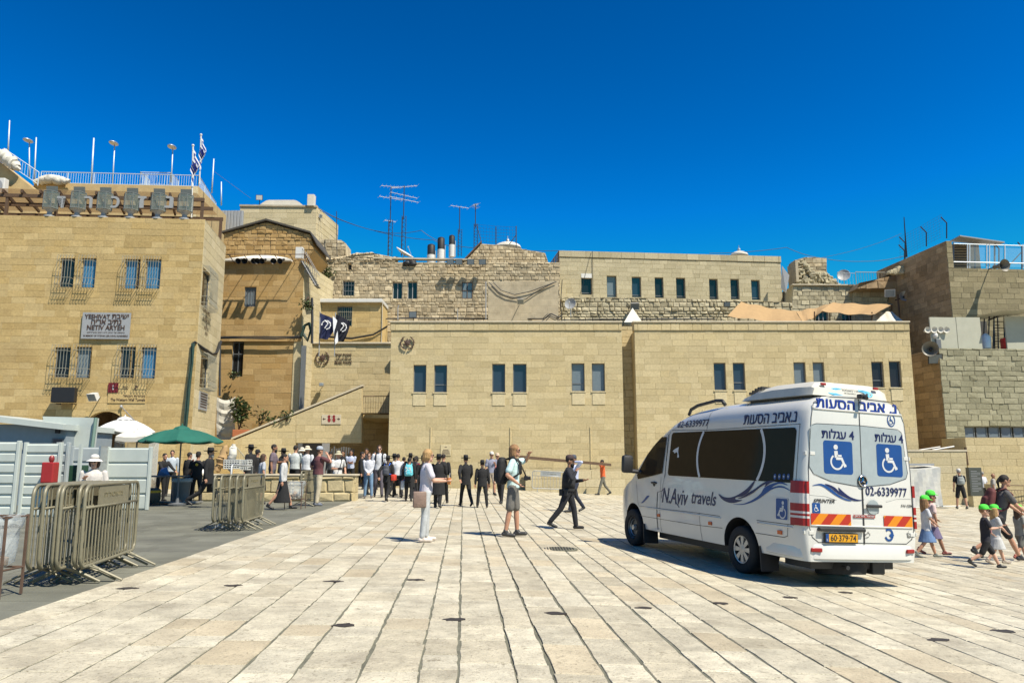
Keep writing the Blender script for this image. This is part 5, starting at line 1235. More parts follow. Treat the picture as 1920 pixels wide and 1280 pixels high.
def roundrect(x0, x1, z0, z1, r, n=5):
    o = []
    for cx_, cz_, a0 in ((x1-r, z1-r, 0), (x0+r, z1-r, 90), (x0+r, z0+r, 180), (x1-r, z0+r, 270)):
        o += [(cx_+r*math.cos(R(a0+90*i/n)), cz_+r*math.sin(R(a0+90*i/n))) for i in range(n+1)]
    return o
def smoothpoly(pts, n=4):
    """Catmull-Rom rounded closed outline"""
    N = len(pts); o = []
    for i in range(N):
        p0, p1, p2, p3 = pts[i-1], pts[i], pts[(i+1) % N], pts[(i+2) % N]
        for k in range(n):
            t = k/n; o.append(tuple(.5*((2*p1[j])+(-p0[j]+p2[j])*t+(2*p0[j]-5*p1[j]+4*p2[j]-p3[j])*t*t+(-p0[j]+3*p1[j]-3*p2[j]+p3[j])*t**3) for j in (0, 1)))
    return o
def strokes(mb, pts, w, mp):
    """a mitred ribbon of width w along a polyline"""
    P = [Vector(p[:2]) for p in pts]; N = len(P); Lf = []; Rt = []
    for i in range(N):
        d0 = (P[i]-P[i-1]).normalized() if i else None; d1 = (P[i+1]-P[i]).normalized() if i < N-1 else None
        d = (d0+d1) if d0 is not None and d1 is not None else (d0 if d0 is not None else d1)
        d = d.normalized() if d.length > 1e-6 else d1; nn = Vector((-d.y, d.x)); c = 1 if d0 is None or d1 is None else max(.5, nn.dot(Vector((-d1.y, d1.x))))
        Lf.append(P[i]+nn*w/2/c); Rt.append(P[i]-nn*w/2/c)
    for i in range(N-1): decal(mb, [tuple(Lf[i]), tuple(Rt[i]), tuple(Rt[i+1]), tuple(Lf[i+1])], mp)
def seam(mb, pts, w, mp): strokes(mb, pts, w, mp)
def vtext(mb, s, mp, cu, cv, width, height, flip=1, skew=0, **k):
    V, F = text_pts(s, 1, **k); X = [v.x for v in V]; Y = [v.y for v in V]
    sx = width/(max(X)-min(X)); sy = height/(max(Y)-min(Y)) if height else sx; mx, my = (max(X)+min(X))/2, (max(Y)+min(Y))/2
    P0 = mp(cu, cv); nv = -(mp(cu+.01, cv)-P0).cross(mp(cu, cv+.01)-P0).normalized()
    mb.add([mp(cu+flip*(v.x-mx)*sx, cv+(v.y-my)*sy+skew*(v.x-mx)*sx)+nv*(v.z*.5) for v in V], F)
def wheelchair(mb, mp, cu, cv, s, f=1):
    """person in a wheelchair, s = half size, f = +1 / -1 facing"""
    q = lambda u, v: (cu+f*u*s, cv+v*s)
    decal(mb, [q(-.18+.17*math.cos(a), .62+.17*math.sin(a)) for a in np.linspace(0, 6.283, 14)[:-1]], mp)
    strokes(mb, [q(-.18, .38), q(-.14, -.05)], .27*s, mp); strokes(mb, [q(-.12, .08), q(.26, .08)], .13*s, mp)
    strokes(mb, [q(-.18, -.10), q(.26, -.10), q(.48, -.55), q(.60, -.50)], .17*s, mp)
    strokes(mb, [q(-.12+.46*math.cos(a), -.32+.46*math.sin(a)) for a in np.linspace(R(125), R(345), 14)], .12*s, mp)
sd = lambda o: (lambda x, z: sideP(x, z, o)); rd = lambda o: (lambda y, z: rearP(y, z, o))
S_ = lambda f, pts: [vside(*f(*p)) for p in pts]
# side windows
for s_ in (1, -1):
    m = MB(); decal(m, roundrect(-1.04, 2.44, 1.385, 2.155, .07), lambda x, z: sideP(x, z, .005, s_)); win = vb(m, 'side_window', vglass, smooth=True)
    if s_ == 1:
        m = MB()
        for cx_, d in ((1.35, 1), (-.22, -1)):
            pts = [(cx_+d*(.14*(1-((z-1.77)/.39)**2)), z) for z in np.linspace(1.39, 2.15, 12)]
            strokes(m, pts, .055, sd(.009))
        vb(m, 'white_arc', white_d, win)
        m = MB(); decal(m, smoothpoly(S_(W1, [(785, 1165), (815, 1130), (860, 1105), (872, 1100), (868, 1150), (875, 1200), (888, 1250), (862, 1255), (862, 1205), (845, 1175), (815, 1195), (805, 1172)]), 2), sd(.009)); vb(m, 'dolphin_sticker', white_d, win)
        for u in (978, 1004, 1030, 1056):
            c = vside(*C1(u, 634)); m = MB(); decal(m, [(c[0]+.032*math.cos(a), c[1]+.042*math.sin(a)) for a in np.linspace(0, 6.283, 16)[:-1]], sd(.009)); st = vb(m, 'icon_sticker', blue_d, win)
            m = MB(); strokes(m, [(c[0]-.014, c[1]), (c[0]+.014, c[1]+.006)], .014, sd(.012)); strokes(m, [(c[0], c[1]-.016), (c[0]+.006, c[1]+.016)], .010, sd(.012)); vb(m, 'icon', white_d, st)
    # cab door window
    pts = [(2.60, 2.08), (2.64, 1.42), (3.02, 1.36), (3.62, 1.28), (3.68, 1.36), (3.30, 1.76), (3.04, 1.97), (2.84, 2.09)]
    m = MB(); decal(m, pts, lambda x, z: sideP(x, z, .016, s_)); dw = vb(m, 'door_window', vglass, smooth=True)
# windscreen
m = MB(); N = 14
for i in range(N):
    for j in range(12):
        def Q(i, j):
            x = 2.95+(3.86-2.95)*i/N; t = -1+2*j/12; z = vzt(x); k = .93
            y = t*hw(x, z-.05)*k; zz_ = z-.001
            # height on the section at this y
            lo, hi = z-.3, z
            for _ in range(18):
                mid = (lo+hi)/2
                if hw(x, mid) > abs(y): lo = mid
                else: hi = mid
            return Vector((x+.006, y, lo+.008))
        m.quad(Q(i, j), Q(i+1, j), Q(i+1, j+1), Q(i, j+1))
vb(m, 'windscreen', vglass, smooth=True)
# seams and creases on the near side
m = MB()
for pts in ([(3.55, .775), (2.7, .785), (1.42, .80), (.72, .80)], [(-.24, .815), (-1.08, .82)], [(3.5, .595), (1.42, .60), (.66, .62)], [(-.2, .63), (-.86, .635), (-.94, .66), (-.95, .815)],
            [(2.52, 2.17), (2.55, 1.35), (2.62, 1.10), (2.80, 1.07), (2.82, .40)], [(1.30, .36), (1.33, .80)], [(2.46, 2.18), (2.49, 2.5)], [(1.28, 2.16), (1.27, 2.56)], [(2.46, 2.2), (1.27, 2.175), (-1.1, 2.2)], [(-1.09, 2.2), (-1.10, .86)], [(2.60, 2.13), (2.88, 2.15), (3.10, 2.03), (3.40, 1.72)], [(3.58, .78), (3.72, 1.25)], [(2.68, 1.35), (2.68, .38)]):
    seam(m, pts, .008, sd(.003))
seam(m, [(2.54, 1.35), (2.56, 2.12)], .022, sd(.003)); seam(m, [(2.80, .40), (2.78, 1.06)], .016, sd(.003))
vb(m, 'panel_seam', trim)
m = MB()
for x0, x1, z in ((3.5, .70, .79), (-.26, -1.05, .805)):
    P = [sideP(x0+(x1-x0)*k/12, z-.02, .0) for k in range(13)]; m.tube(P, .012, 6)
vb(m, 'side_moulding', paint, smooth=True)
# lettering of the side
m = MB(); a, b = vside(*W1(812, 800)), vside(*W1(1282, 745)); vtext(m, '02-6339977', sd(.005), (a[0]+b[0])/2, 2.30, a[0]-b[0], .12, flip=-1, bold=.012); vb(m, 'phone_lettering', navy_d); m = MB()
a, b = vside(*W5(28, 490)), vside(*W5(585, 440)); vtext(m, heb('נ.אביב הסעות'), sd(.005), (a[0]+b[0])/2, 2.305, a[0]-b[0], .155, flip=-1, bold=.02); vb(m, 'company_lettering', navy_d); m = MB()
a, b = vside(*W2(590, 590)), vside(*W2(940, 610)); vtext(m, 'N.Aviv', sd(.005), (a[0]+b[0])/2, 1.03, (a[0]-b[0]), .27, flip=-1, shear=.25, bold=.008)
a2, b2 = vside(*W2(985, 640)), vside(*C1(640, 790)); vtext(m, 'travels', sd(.005), (a2[0]+b2[0])/2, 1.055, (a2[0]-b2[0])*1.0, .22, flip=-1, shear=.25, bold=.008)
c = vside(*W2(610, 480)); strokes(m, [(c[0]+.08, c[1]-.16), (c[0]+.06, c[1]-.02), (c[0]-.02, c[1]+.02)], .014, sd(.006)); c = vside(*W2(820, 715)); strokes(m, [(c[0]+.1, c[1]+.07), (c[0]-.01, c[1]-.005)], .016, sd(.006))
vb(m, 'script_lettering', navy_d)
A = [(48, 402), (100, 432), (170, 438), (250, 408), (330, 350), (403, 268), (390, 318), (345, 388), (290, 424), (222, 440), (225, 460), (290, 466), (200, 494), (130, 482), (80, 450)]
B = [(352, 390), (420, 345), (490, 292), (550, 270), (612, 275), (560, 295), (505, 335), (515, 304), (450, 345), (390, 396), (300, 442), (240, 450), (300, 424)]
C = [(190, 505), (300, 500), (400, 455), (470, 400), (500, 345), (560, 308), (640, 284), (690, 290), (735, 318), (680, 303), (630, 306), (575, 340), (640, 322), (700, 330), (768, 374), (700, 345), (640, 340), (590, 354), (540, 385), (470, 440), (390, 485), (290, 512)]
m = MB(); decal(m, smoothpoly(S_(W3, A), 3), sd(.006)); decal(m, smoothpoly(S_(W3, B), 3), sd(.007)); vb(m, 'dark_wave', navy_d)
m = MB(); decal(m, smoothpoly(S_(W3, C), 3), sd(.005)); vb(m, 'blue_wave', blue_d)
m = MB(); decal(m, smoothpoly(S_(W2, [(272, 640), (300, 650), (345, 605), (380, 562), (415, 562), (385, 600), (350, 635), (310, 660)]), 3), sd(.005)); vb(m, 'small_wave', blue_d)
m = MB(); decal(m, roundrect(-.96, -.685, .865, 1.17, .02), sd(.005)); sg = vb(m, 'wheelchair_sign', white_d); m = MB(); decal(m, roundrect(-.95, -.695, .875, 1.16, .02), sd(.007)); sb = vb(m, 'blue_field', blue_d, sg); m = MB(); wheelchair(m, sd(.010), -.825, 1.01, .15, 1); vb(m, 'symbol', white_d, sb)
for x, z in ((2.72, .66), (1.0, .665), (-.78, .695)):
    m = MB(); decal(m, roundrect(x-.045, x+.045, z-.026, z+.026, .012), sd(.018)); q = sideP(x, z, .008); m.box(q, (.09, .02, .052)); vb(m, 'side_marker', amber)
m = MB(); q = sideP(2.93, 1.235, .012); m.box(q, (.20, .035, .035), bev=.015); m.lathe([(.001, -.004), (.045, -.004), (.045, .004), (.001, .004)], q+Vector((0, -.008, -.02)), 14, M=Matrix.Rotation(R(90), 3, 'X')); vb(m, 'door_handle', trim)
# mirrors
for s_ in (1, -1):
    m = MB(); m.box((3.62, s_*1.20, 1.56), (.14, .22, .34), bev=.05); m.tube([(3.52, s_*.93, 1.42), (3.6, s_*1.10, 1.43), (3.62, s_*1.18, 1.47)], .04, 8); vb(m, 'wing_mirror', trim, smooth=40)
# roof rails, aerial, air conditioner
for s_ in (1, -1):
    m = MB(); z = 2.56; m.tube([(2.25, s_*.66, 2.49), (2.15, s_*.68, 2.575), (1.9, s_*.69, 2.635), (1.32, s_*.69, 2.685), (1.15, s_*.68, 2.675), (1.08, s_*.67, 2.60)], .03, 8); vb(m, 'roof_rail', trim, smooth=True)
m = MB(); m.tube([(2.62, .2, 2.38), (2.56, .2, 2.62)], .008, 5); vb(m, 'aerial', trim)
ac = MB(); L = [(-1.02, .60, 2.63, 2.80), (-.98, .62, 2.63, 2.835), (-.8, .64, 2.63, 2.85), (-.2, .66, 2.63, 2.85), (.25, .66, 2.63, 2.81), (.55, .64, 2.63, 2.71), (.62, .62, 2.63, 2.66)]
pr = []
for x, w, z0, z1 in L:
    pr.append([Vector((x+(-.05 if x < -.9 else 0)*(1 if k in (0, 1, 6, 7) else 0), y, z)) for k, (y, z) in enumerate([(w+.05, z0), (w+.02, z0+(z1-z0)*.55), (w-.08, z1-.02), (w-.2, z1), (-w+.2, z1), (-w+.08, z1-.02), (-w-.02, z0+(z1-z0)*.55), (-w-.05, z0)])])
ac.add([v for r in pr for v in r], [(i*8+k, i*8+(k+1) % 8, (i+1)*8+(k+1) % 8, (i+1)*8+k) for i in range(len(L)-1) for k in range(8)]+[tuple(range(8)), tuple((len(L)-1)*8+k for k in range(8))])
aco = vb(ac, 'air_conditioner', mat('cream_plastic', (.50, .485, .42), .4), smooth=35)
m = MB()
for k in range(5):
    x = .10+k*.075; zt = float(np.interp(x+.02, [.25, .55, .62], [2.81, 2.71, 2.66]))+.012 if x > .23 else 2.845-.03*(x+.2); m.span((x, .16, zt-.04), (x+.035, .655, zt)); m.span((x, -.655, zt-.04), (x+.035, -.16, zt))
vb(m, 'louvre', trim, aco)
for y in (.46, -.46):
    m = MB(); m.box((-1.06, y, 2.795), (.03, .09, .035), bev=.01); vb(m, 'marker_lamp', red_l, aco)
acP = lambda y, z: Vector((-1.075+(z-2.63)*.22, y, z))
m = MB()
for s_ in (1, -1):
    for r_ in (.40, .34, .28): strokes(m, [(s_*r_*math.cos(a), 2.70+.06*math.sin(a)) for a in np.linspace(-1.1, 1.0, 8)], .018, lambda y, z: acP(y, z)+Vector((-.006, 0, 0)))
vb(m, 'maker_swirl', mat('pale_blue_print', (.12, .45, .68), .5), aco)
m = MB(); vtext(m, heb('אירמאסטר'), lambda y, z: acP(y, z)+Vector((-.008, 0, 0)), 0, 2.735, .30, .035, flip=-1); vtext(m, '08-8668822', lambda y, z: acP(y, z)+Vector((-.008, 0, 0)), 0, 2.69, .22, .02, flip=-1); vb(m, 'maker_lettering', trim, aco)
# rear doors
m = MB(); decal(m, [(.80, 2.195), (.72, 2.215), (.1, 2.225), (-.1, 2.225), (-.66, 2.21), (-.74, 2.17), (-.80, 1.75), (-.83, 1.60), (-.80, 1.53), (-.55, 1.44), (-.15, 1.385), (.15, 1.385), (.55, 1.44), (.80, 1.53), (.86, 1.60), (.84, 2.14)], rd(.004)); rp = vb(m, 'rear_window', panel_g, smooth=True)
m = MB()
seam(m, [(-.015, 2.60), (-.015, 1.5)], .012, rd(.007)); seam(m, [(-.015, 1.36), (-.015, .60)], .024, rd(.007))
dl = [(-.80, 2.30), (-.72, 2.50), (-.60, 2.595), (0, 2.615), (.62, 2.60), (.76, 2.50), (.80, 2.30), (.87, 1.6), (.88, .80), (.84, .68), (.74, .615), (-.74, .615), (-.84, .68), (-.88, .80), (-.87, 1.6), (-.80, 2.30)]
seam(m, dl, .009, rd(.004)); seam(m, [(.79, 2.19), (.72, 2.212), (0, 2.228), (-.68, 2.21), (-.75, 2.165), (-.82, 1.6), (-.79, 1.52), (-.5, 1.43), (0, 1.375), (.5, 1.43), (.79, 1.52), (.86, 1.62), (.83, 2.14)], .007, rd(.006))
vb(m, 'door_seam', trim)
m = MB(); 
for s_ in (1, -1): strokes(m, [(s_*.86, 1.245), (s_*.6, 1.235), (s_*.42, 1.19)], .016, rd(.004))
m.tube([rearP(y, .835, .002) for y in np.linspace(-.86, .86, 12)], .014, 6); m.tube([rearP(y, 2.42, .0) for y in np.linspace(-.76, .76, 12)], .016, 6)
vb(m, 'pressed_line', paint, smooth=True)
m = MB(); vtext(m, heb('נ. אביב הסעות'), rd(.006), .02, 2.50, 1.40, .135, flip=-1, bold=.03, skew=0); vb(m, 'roof_lettering', mat('decal_bright_blue', (.006, .03, .22), .4))
for cy_, f in ((.375, 1), (-.51, 1)):
    hw_ = .245 if cy_ > 0 else .225
    m = MB(); decal(m, roundrect(cy_-hw_, cy_+hw_, 1.535, 1.99, .04), rd(.006)); pn = vb(m, 'wheelchair_panel', blue_d, rp)
    m = MB(); wheelchair(m, rd(.009), cy_, 1.77, .215, -1); vb(m, 'symbol', white_d, pn)
    m = MB(); vtext(m, heb('עגלות')+' 4', rd(.006), cy_-.01, 2.085, hw_*2.25, .135, flip=-1, bold=.03); vb(m, 'lettering', navy_d, rp)
m = MB(); vtext(m, '02-6339977', rd(.007), -.43, 1.325, .72, .12, flip=-1, bold=.012); vb(m, 'phone_number', navy_d)
Rr = lambda pts: [vrear(*W4(*p)) for p in pts]
m = MB(); decal(m, smoothpoly(Rr([(400, 165), (450, 170), (520, 205), (575, 258), (555, 200), (610, 250), (690, 310), (790, 343), (858, 338), (790, 356), (720, 352), (640, 318), (560, 280), (480, 215)]), 3), rd(.007)); vb(m, 'dark_wave', navy_d)
m = MB(); decal(m, smoothpoly(Rr([(255, 182), (340, 160), (400, 172), (460, 208), (540, 275), (620, 324), (712, 357), (640, 350), (540, 303), (460, 248), (400, 203), (340, 178)]), 3), rd(.006)); vb(m, 'blue_wave', blue_d)
c = vrear(*W5(1655, 495)); m = MB(); strokes(m, [(c[0]+.065*math.cos(a), c[1]+.085*math.sin(a)) for a in np.linspace(0, 6.283, 22)], .014, rd(.006)); wheelchair(m, rd(.006), c[0], c[1], .07, -1); vb(m, 'round_sticker', blue_d)
m = MB(); decal(m, roundrect(.70, .83, 1.0, 1.135, .008), rd(.006)); st = vb(m, 'small_wheelchair_sticker', blue_d); m = MB(); wheelchair(m, rd(.009), .765, 1.068, .058, -1); vb(m, 'symbol', white_d, st)
# hazard boards
hz_r = mat('hazard_red', (.36, .022, .008), .35); hz_y = mat('hazard_yellow', (.58, .20, .004), .35)
for y0, y1, sl_ in ((.20, .86, 1), (-.86, -.36, -1)):
    m = MB(); decal(m, [(y0, .845), (y1, .845), (y1, .995), (y0, .995)], rd(.008)); hb_ = vb(m, 'hazard_board', hz_r); m = MB()
    w = .15
    for k in range(-2, 6):
        a = y0+k*.30 if sl_ < 0 else y1-k*.30
        pg = [(a, .845), (a+w*(1 if sl_ < 0 else -1), .845), (a+w*(1 if sl_ < 0 else -1)+.14*(-sl_)*-1*(-1 if sl_ < 0 else 1)*-1*(1), .995), (a+.14*(-sl_)*-1*(-1 if sl_ < 0 else 1)*-1, .995)]
        pg = ccw(pg)
        for e in (((y0, 0), (y1, 0)), ((y1, 0), (y1, 3)), ((y1, 3), (y0, 3)), ((y0, 3), (y0, 0))):
            pg = clip(pg, *e)
            if len(pg) < 3: break
        if len(pg) >= 3: decal(m, pg, rd(.010))
    vb(m, 'yellow_stripe', hz_y, hb_)
# tail lamps
for s_ in (1, -1):
    m = MB(); tl = None
    for z0, z1, mm in ((1.255, 1.42, red_l), (1.12, 1.255, clear_l), (1.015, 1.12, red_l), (.985, 1.015, clear_l), (.955, .985, red_l), (.925, .955, clear_l), (.825, .925, red_l)):
        m = MB(); path = [(-1.035, .0), (-1.12, .0), (-1.19, .0), (-1.235, .0), (-1.255, .0)]
        def lp(i, z):
            x = path[i][0]+lean(z); return Vector((x, s_*(hw(path[i][0], z)+.022), z))
        for i in range(len(path)-1): m.quad(lp(i, z0), lp(i+1, z0), lp(i+1, z1), lp(i, z1))
        ye = hw(-1.255, z0)+.022
        A_ = [Vector((XR+lean(z)-.018, s_*y, z)) for z in (z0, z1) for y in (ye-.01, ye-.05)]
        m.add([lp(4, z0), lp(4, z1)]+A_, [(0, 1, 4, 2), (2, 4, 5, 3)])
        B_ = [Vector((XR+lean(z)+.01, s_*(ye-.055), z)) for z in (z0, z1)]; m.add(A_+B_, [(1, 3, 5, 4)])
        o = vb(m, 'tail_lamp' if tl is None else ('clear_band' if mm is clear_l else 'red_band'), mm, tl, smooth=30, fix=False); tl = tl or o
# number plate
m = MB(); m.box((XR-.028, .395, .675), (.03, .555, .135), bev=.01); npf = vb(m, 'number_plate', trim)
m = MB(); m.box((XR-.045, .395, .68), (.006, .525, .105)); npy = vb(m, 'yellow_field', mat('plate_yellow', (.56, .27, .006), .35), npf)
m = MB(); vtext(m, '60·379·74', lambda y, z: Vector((XR-.0495, y, z)), .370, .682, .42, .082, flip=-1, bold=.012); vb(m, 'digits', trim, npf)
m = MB(); m.box((XR-.048, .635, .68), (.006, .05, .105)); nb_ = vb(m, 'blue_band', blue_d, npf); m = MB(); vtext(m, 'IL', lambda y, z: Vector((XR-.053, y, z)), .635, .655, .025, .03, flip=-1); vb(m, 'letters', white_d, nb_)
m = MB(); m.box((XR-.03, .38, .79), (.07, .76, .05), bev=.015); vb(m, 'plate_lamp_bar', trim)
# door handle, badges, emblem, stickers
m = MB(); m.lathe([(.001, -.006), (.10, -.004), (.10, .004), (.001, .006)], (XR-.006, -.175, 1.105), 18, M=Matrix.Rotation(R(90), 3, 'Y')); hp = vb(m, 'handle_recess', panel_g); m = MB(); m.box((XR-.03, -.175, 1.12), (.03, .27, .042), bev=.014); vb(m, 'door_handle', trim, hp)
m = MB(); vtext(m, 'SPRINTER', rd(.006), .635, 1.165, .36, .05, flip=-1, shear=.4, bold=.03); vb(m, 'model_badge', trim)
m = MB(); vtext(m, '516 CDI', rd(.006), -.77, 1.14, .20, .035, flip=-1, shear=.3, bold=.03); vb(m, 'engine_badge', trim)
m = MB(); m.lathe([(.001, -.01), (.062, -.01), (.082, .0), (.078, .018), (.066, .018), (.06, .006), (.001, .006)], (XR+lean(1.46)-.012, -.015, 1.46), 26, M=Matrix.Rotation(R(-90), 3, 'Y')); em = vb(m, 'emblem', trim, smooth=40)
m = MB(); c0 = Vector((XR+lean(1.46)-.038, -.015, 1.46))
for k in range(3):
    a = R(90+120*k); t_ = c0+Vector((.012, math.cos(a)*.066, math.sin(a)*.066)); l_ = c0+Vector((.012, math.cos(a+R(60))*.013, math.sin(a+R(60))*.013)); r_ = c0+Vector((.012, math.cos(a-R(60))*.013, math.sin(a-R(60))*.013)); m.add([c0, t_, l_, r_], [(0, 1, 2), (0, 3, 1)])
m.tube([c0+Vector((.01, .070*math.cos(a), .070*math.sin(a))) for a in np.linspace(0, 6.283, 28)[:-1]], .008, 5, closed=True); vb(m, 'star', mat('chrome', (.7, .7, .7), .12, metal=1), em)
m = MB(); decal(m, roundrect(-.21, .16, .955, .995, .004), rd(.012)); bs = vb(m, 'red_notice', mat('notice_red', (.30, .06, .05), .5)); m = MB(); vtext(m, heb('שמור מרחק'), rd(.015), -.025, .975, .33, .028, flip=-1, bold=.02); vb(m, 'lettering', white_d, bs)
m = MB(); strokes(m, [(-.44+.065*math.cos(a), .735+.075*math.sin(a)) for a in np.linspace(.8, 5.9, 18)], .03, rd(.006)); decal(m, [(-.44, .73), (-.50, .775), (-.53, .725), (-.47, .70)], rd(.007)); vb(m, 'round_sticker', blue_d)
rnd = random.Random(2); m = MB()
for cy_, cz_ in ((-.06, .735), (-.795, .725)):
    for k in range(16): a = rnd.uniform(0, 6.28); r_ = rnd.uniform(.01, .055); y, z = cy_+r_*math.cos(a), cz_+r_*1.2*math.sin(a); strokes(m, [(y, z), (y+rnd.uniform(-.02, .02), z+rnd.uniform(-.02, .02))], .009, rd(.006))
vb(m, 'dark_stickers', trim)
for s_ in (1, -1):
    for z in (1.80, .74):
        m = MB(); m.box((XR+.05+lean(z), s_*(hw(-1.2, z)-.012), z), (.07, .022, .05), bev=.006); m.box((XR-.003+lean(z), s_*(hw(-1.262, z)-.04), z), (.014, .08, .05), bev=.005); vb(m, 'hinge', paint)
m = MB(); m.box((XR-.02, -.02, 2.64), (.10, .12, .055), bev=.015); m.lathe([(.03, 0), (.03, .06), (.001, .06)], (XR-.05, -.02, 2.625), 10, M=Matrix.Rotation(R(-110), 3, 'Y')); vb(m, 'reversing_camera', trim)
# rear bumper
m = MB(); pth = []
for s_, lst in ((1, [-.42, -.6, -.85, -1.05, -1.16]), ):
    pth = [Vector((x, hw(x, .5)+.012, 0)) for x in lst]+[Vector((-1.245, .885, 0)), Vector((-1.285, .80, 0)), Vector((-1.30, .5, 0)), Vector((-1.305, 0, 0))]
pth = pth+[Vector((p.x, -p.y, 0)) for p in pth[::-1][1:]]
sec = [(-.03, .385), (0, .40), (.0, .565), (-.012, .585), (-.06, .588)]
pv_ = []
for i, p in enumerate(pth):
    d = (pth[min(i+1, len(pth)-1)]-pth[max(i-1, 0)]).normalized(); nn = Vector((d.y, -d.x, 0)); nn = nn if nn.dot(p-Vector((1, 0, 0))) > 0 else -nn
    ends = i in (0, len(pth)-1)
    pv_.append([p+nn*(o-.008-(.012 if ends else 0))+Vector((0, 0, z+(.0 if abs(p.y) < .86 else 0))) for o, z in sec])
k = len(sec); m.add([v for r in pv_ for v in r], [(i*k+j, i*k+j+1, (i+1)*k+j+1, (i+1)*k+j) for i in range(len(pth)-1) for j in range(k-1)]); bmp = vb(m, 'rear_bumper', paint, smooth=40)
for s_ in (1, -1):
    m = MB(); m.box((-1.283, s_*.79, .515), (.03, .16, .055), rz=-s_*.2, bev=.012); vb(m, 'reflector', amber if 0 else red_l, bmp)
m = MB(); m.box((4.73, 0, .55), (.18, 1.30, .36), bev=.08); vb(m, 'front_bumper', paint, smooth=40)
# wheels
def wheel(hx, s_, kind):
    c = Vector((hx, s_*.86, .35)); Mx = Matrix.Rotation(R(-90*s_), 3, 'X')
    m = MB(); m.lathe([(.20, -.10), (.31, -.115), (.345, -.09), (.352, -.03), (.352, .03), (.345, .085), (.315, .11), (.22, .10), (.205, .07), (.20, -.10)], c, 36, M=Mx, cap=False); w = vb(m, 'wheel', tyre, smooth=50)
    m = MB(); m.lathe([(.001, .02), (.19, .02), (.19, .06), (.215, .085), (.212, .095)], c, 30, M=Mx, cap=False)
    vb(m, 'rim', trim if kind == 'rear' else mat('steel_rim', (.10, .10, .10), .4, metal=.5) if 'steel_rim' not in bpy.data.materials else bpy.data.materials['steel_rim'], w, smooth=40)
    m = MB()
    if kind == 'rear':
        m.lathe([(.001, .085), (.055, .08), (.07, .065)], c, 20, M=Mx, cap=False); m.lathe([(.188, .082), (.205, .088), (.21, .08)], c, 30, M=Mx, cap=False)
        for q in range(8):
            a = 2*math.pi*q/8; pts = [(.05, -.022), (.195, -.040), (.195, .040), (.05, .022)]
            V = [c+Mx@Vector((r_*math.cos(a)-t*math.sin(a), r_*math.sin(a)+t*math.cos(a), z)) for z in (.05, .078) for r_, t in pts]; m.add(V, [(0, 1, 2, 3), (4, 5, 6, 7), (0, 1, 5, 4), (1, 2, 6, 5), (2, 3, 7, 6), (3, 0, 4, 7)])
        vb(m, 'hub_cap', rim_m, w)
    else:
        m.lathe([(.15, .045), (.16, .06), (.17, .045)], c, 24, M=Mx, cap=False); m.lathe([(.001, .09), (.05, .085), (.06, .03)], c, 16, M=Mx, cap=False); vb(m, 'hub', rim_m, w)
for s_ in (1, -1): wheel(FH[0], s_, 'front'); wheel(RH[0], s_, 'rear')
for s_ in (1, -1):
    m = MB(); c = Vector((RH[0], s_*.60, .35)); m.lathe([(.2, -.1), (.352, -.08), (.352, .08), (.2, .1)], c, 28, M=Matrix.Rotation(R(90), 3, 'X')); vb(m, 'inner_tyre', tyre)
    for x in (RH[0]-.50, FH[0]-.50):
        m = MB(); m.box((x, s_*.82, .28), (.02, .30, .36), ry=.12); vb(m, 'mudflap', trim)
m = MB(); m.span((-1.05, -.70, .24), (-.50, .70, .37)); m.span((.75, -.7, .22), (3.2, .7, .37)); m.span((-1.0, -.35, .18), (-.4, .1, .3), bev=.05); m.tube([(-.7, .2, .28), (-1.25, .25, .28)], .03, 8); m.box((.2, 0, .33), (.2, 1.5, .16)); m.box((3.82, 0, .33), (.16, 1.5, .12)); vb(m, 'underbody', trim)
m = MB(); m.lathe([(.15, -.09), (.33, -.09), (.35, 0), (.33, .09), (.15, .09)], (-.86, .05, .24), 26, M=Matrix.Rotation(R(6), 3, 'Y')); vb(m, 'spare_wheel', tyre, smooth=40)
m = MB(); m.span((-1.1, -.52, .17), (-.75, -.30, .36), bev=.02); vb(m, 'step_box', trim)
# ------------------------------------------------------------------ people
_cm = {}
def cloth_m(c, name='cloth', rough=.9, bump=.25):
    k = (tuple(round(x, 3) for x in c), name)
    if k not in _cm: _cm[k] = mat(name, c, rough, noise=.16, nscale=9, bump=bump*2.2, bscale=11)
    return _cm[k]
SKIN = mat('skin', (.42, .22, .14), .55, noise=.06, nscale=20); SKIN2 = mat('skin_tanned', (.27, .135, .08), .55, noise=.06, nscale=20); SKIN3 = mat('skin_pale', (.52, .30, .21), .55, noise=.05, nscale=20)
BLK = (.010, .010, .011); NVY = (.02, .025, .045); WHT = (.50, .51, .54)
HAIR = {'dark': (.015, .011, .009), 'brown': (.06, .032, .018), 'blond': (.36, .22, .09), 'sandy': (.22, .12, .05), 'grey': (.25, .24, .22)}
def caps(m, a, ra, b, rb, n=10):
    a, b = Vector(a), Vector(b); d = b-a; L = d.length
    if L < 1e-5: m.ell(a, ra, n, 6); return
    d /= L; u = d.cross(Vector((.3, 1, .2))).normalized(); w = d.cross(u); vs = []; rr = []
    for t in (-90, -60, -25, 0): rr.append((a+d*(ra*math.sin(R(t))), max(1e-4, ra*math.cos(R(t)))))
    for t in (0, 25, 60, 90): rr.append((b+d*(rb*math.sin(R(t))), max(1e-4, rb*math.cos(R(t)))))
    for p, r in rr: vs += [p+(u*math.cos(2*math.pi*k/n)+w*math.sin(2*math.pi*k/n))*r for k in range(n)]
    N = len(rr); m.add(vs, [(i*n+k, i*n+(k+1) % n, (i+1)*n+(k+1) % n, (i+1)*n+k) for i in range(N-1) for k in range(n)]+[tuple(range(n))[::-1], tuple((N-1)*n+k for k in range(n))])
def chain(m, pts, rs): 
    for i in range(len(pts)-1): caps(m, pts[i], rs[i], pts[i+1], rs[i+1])
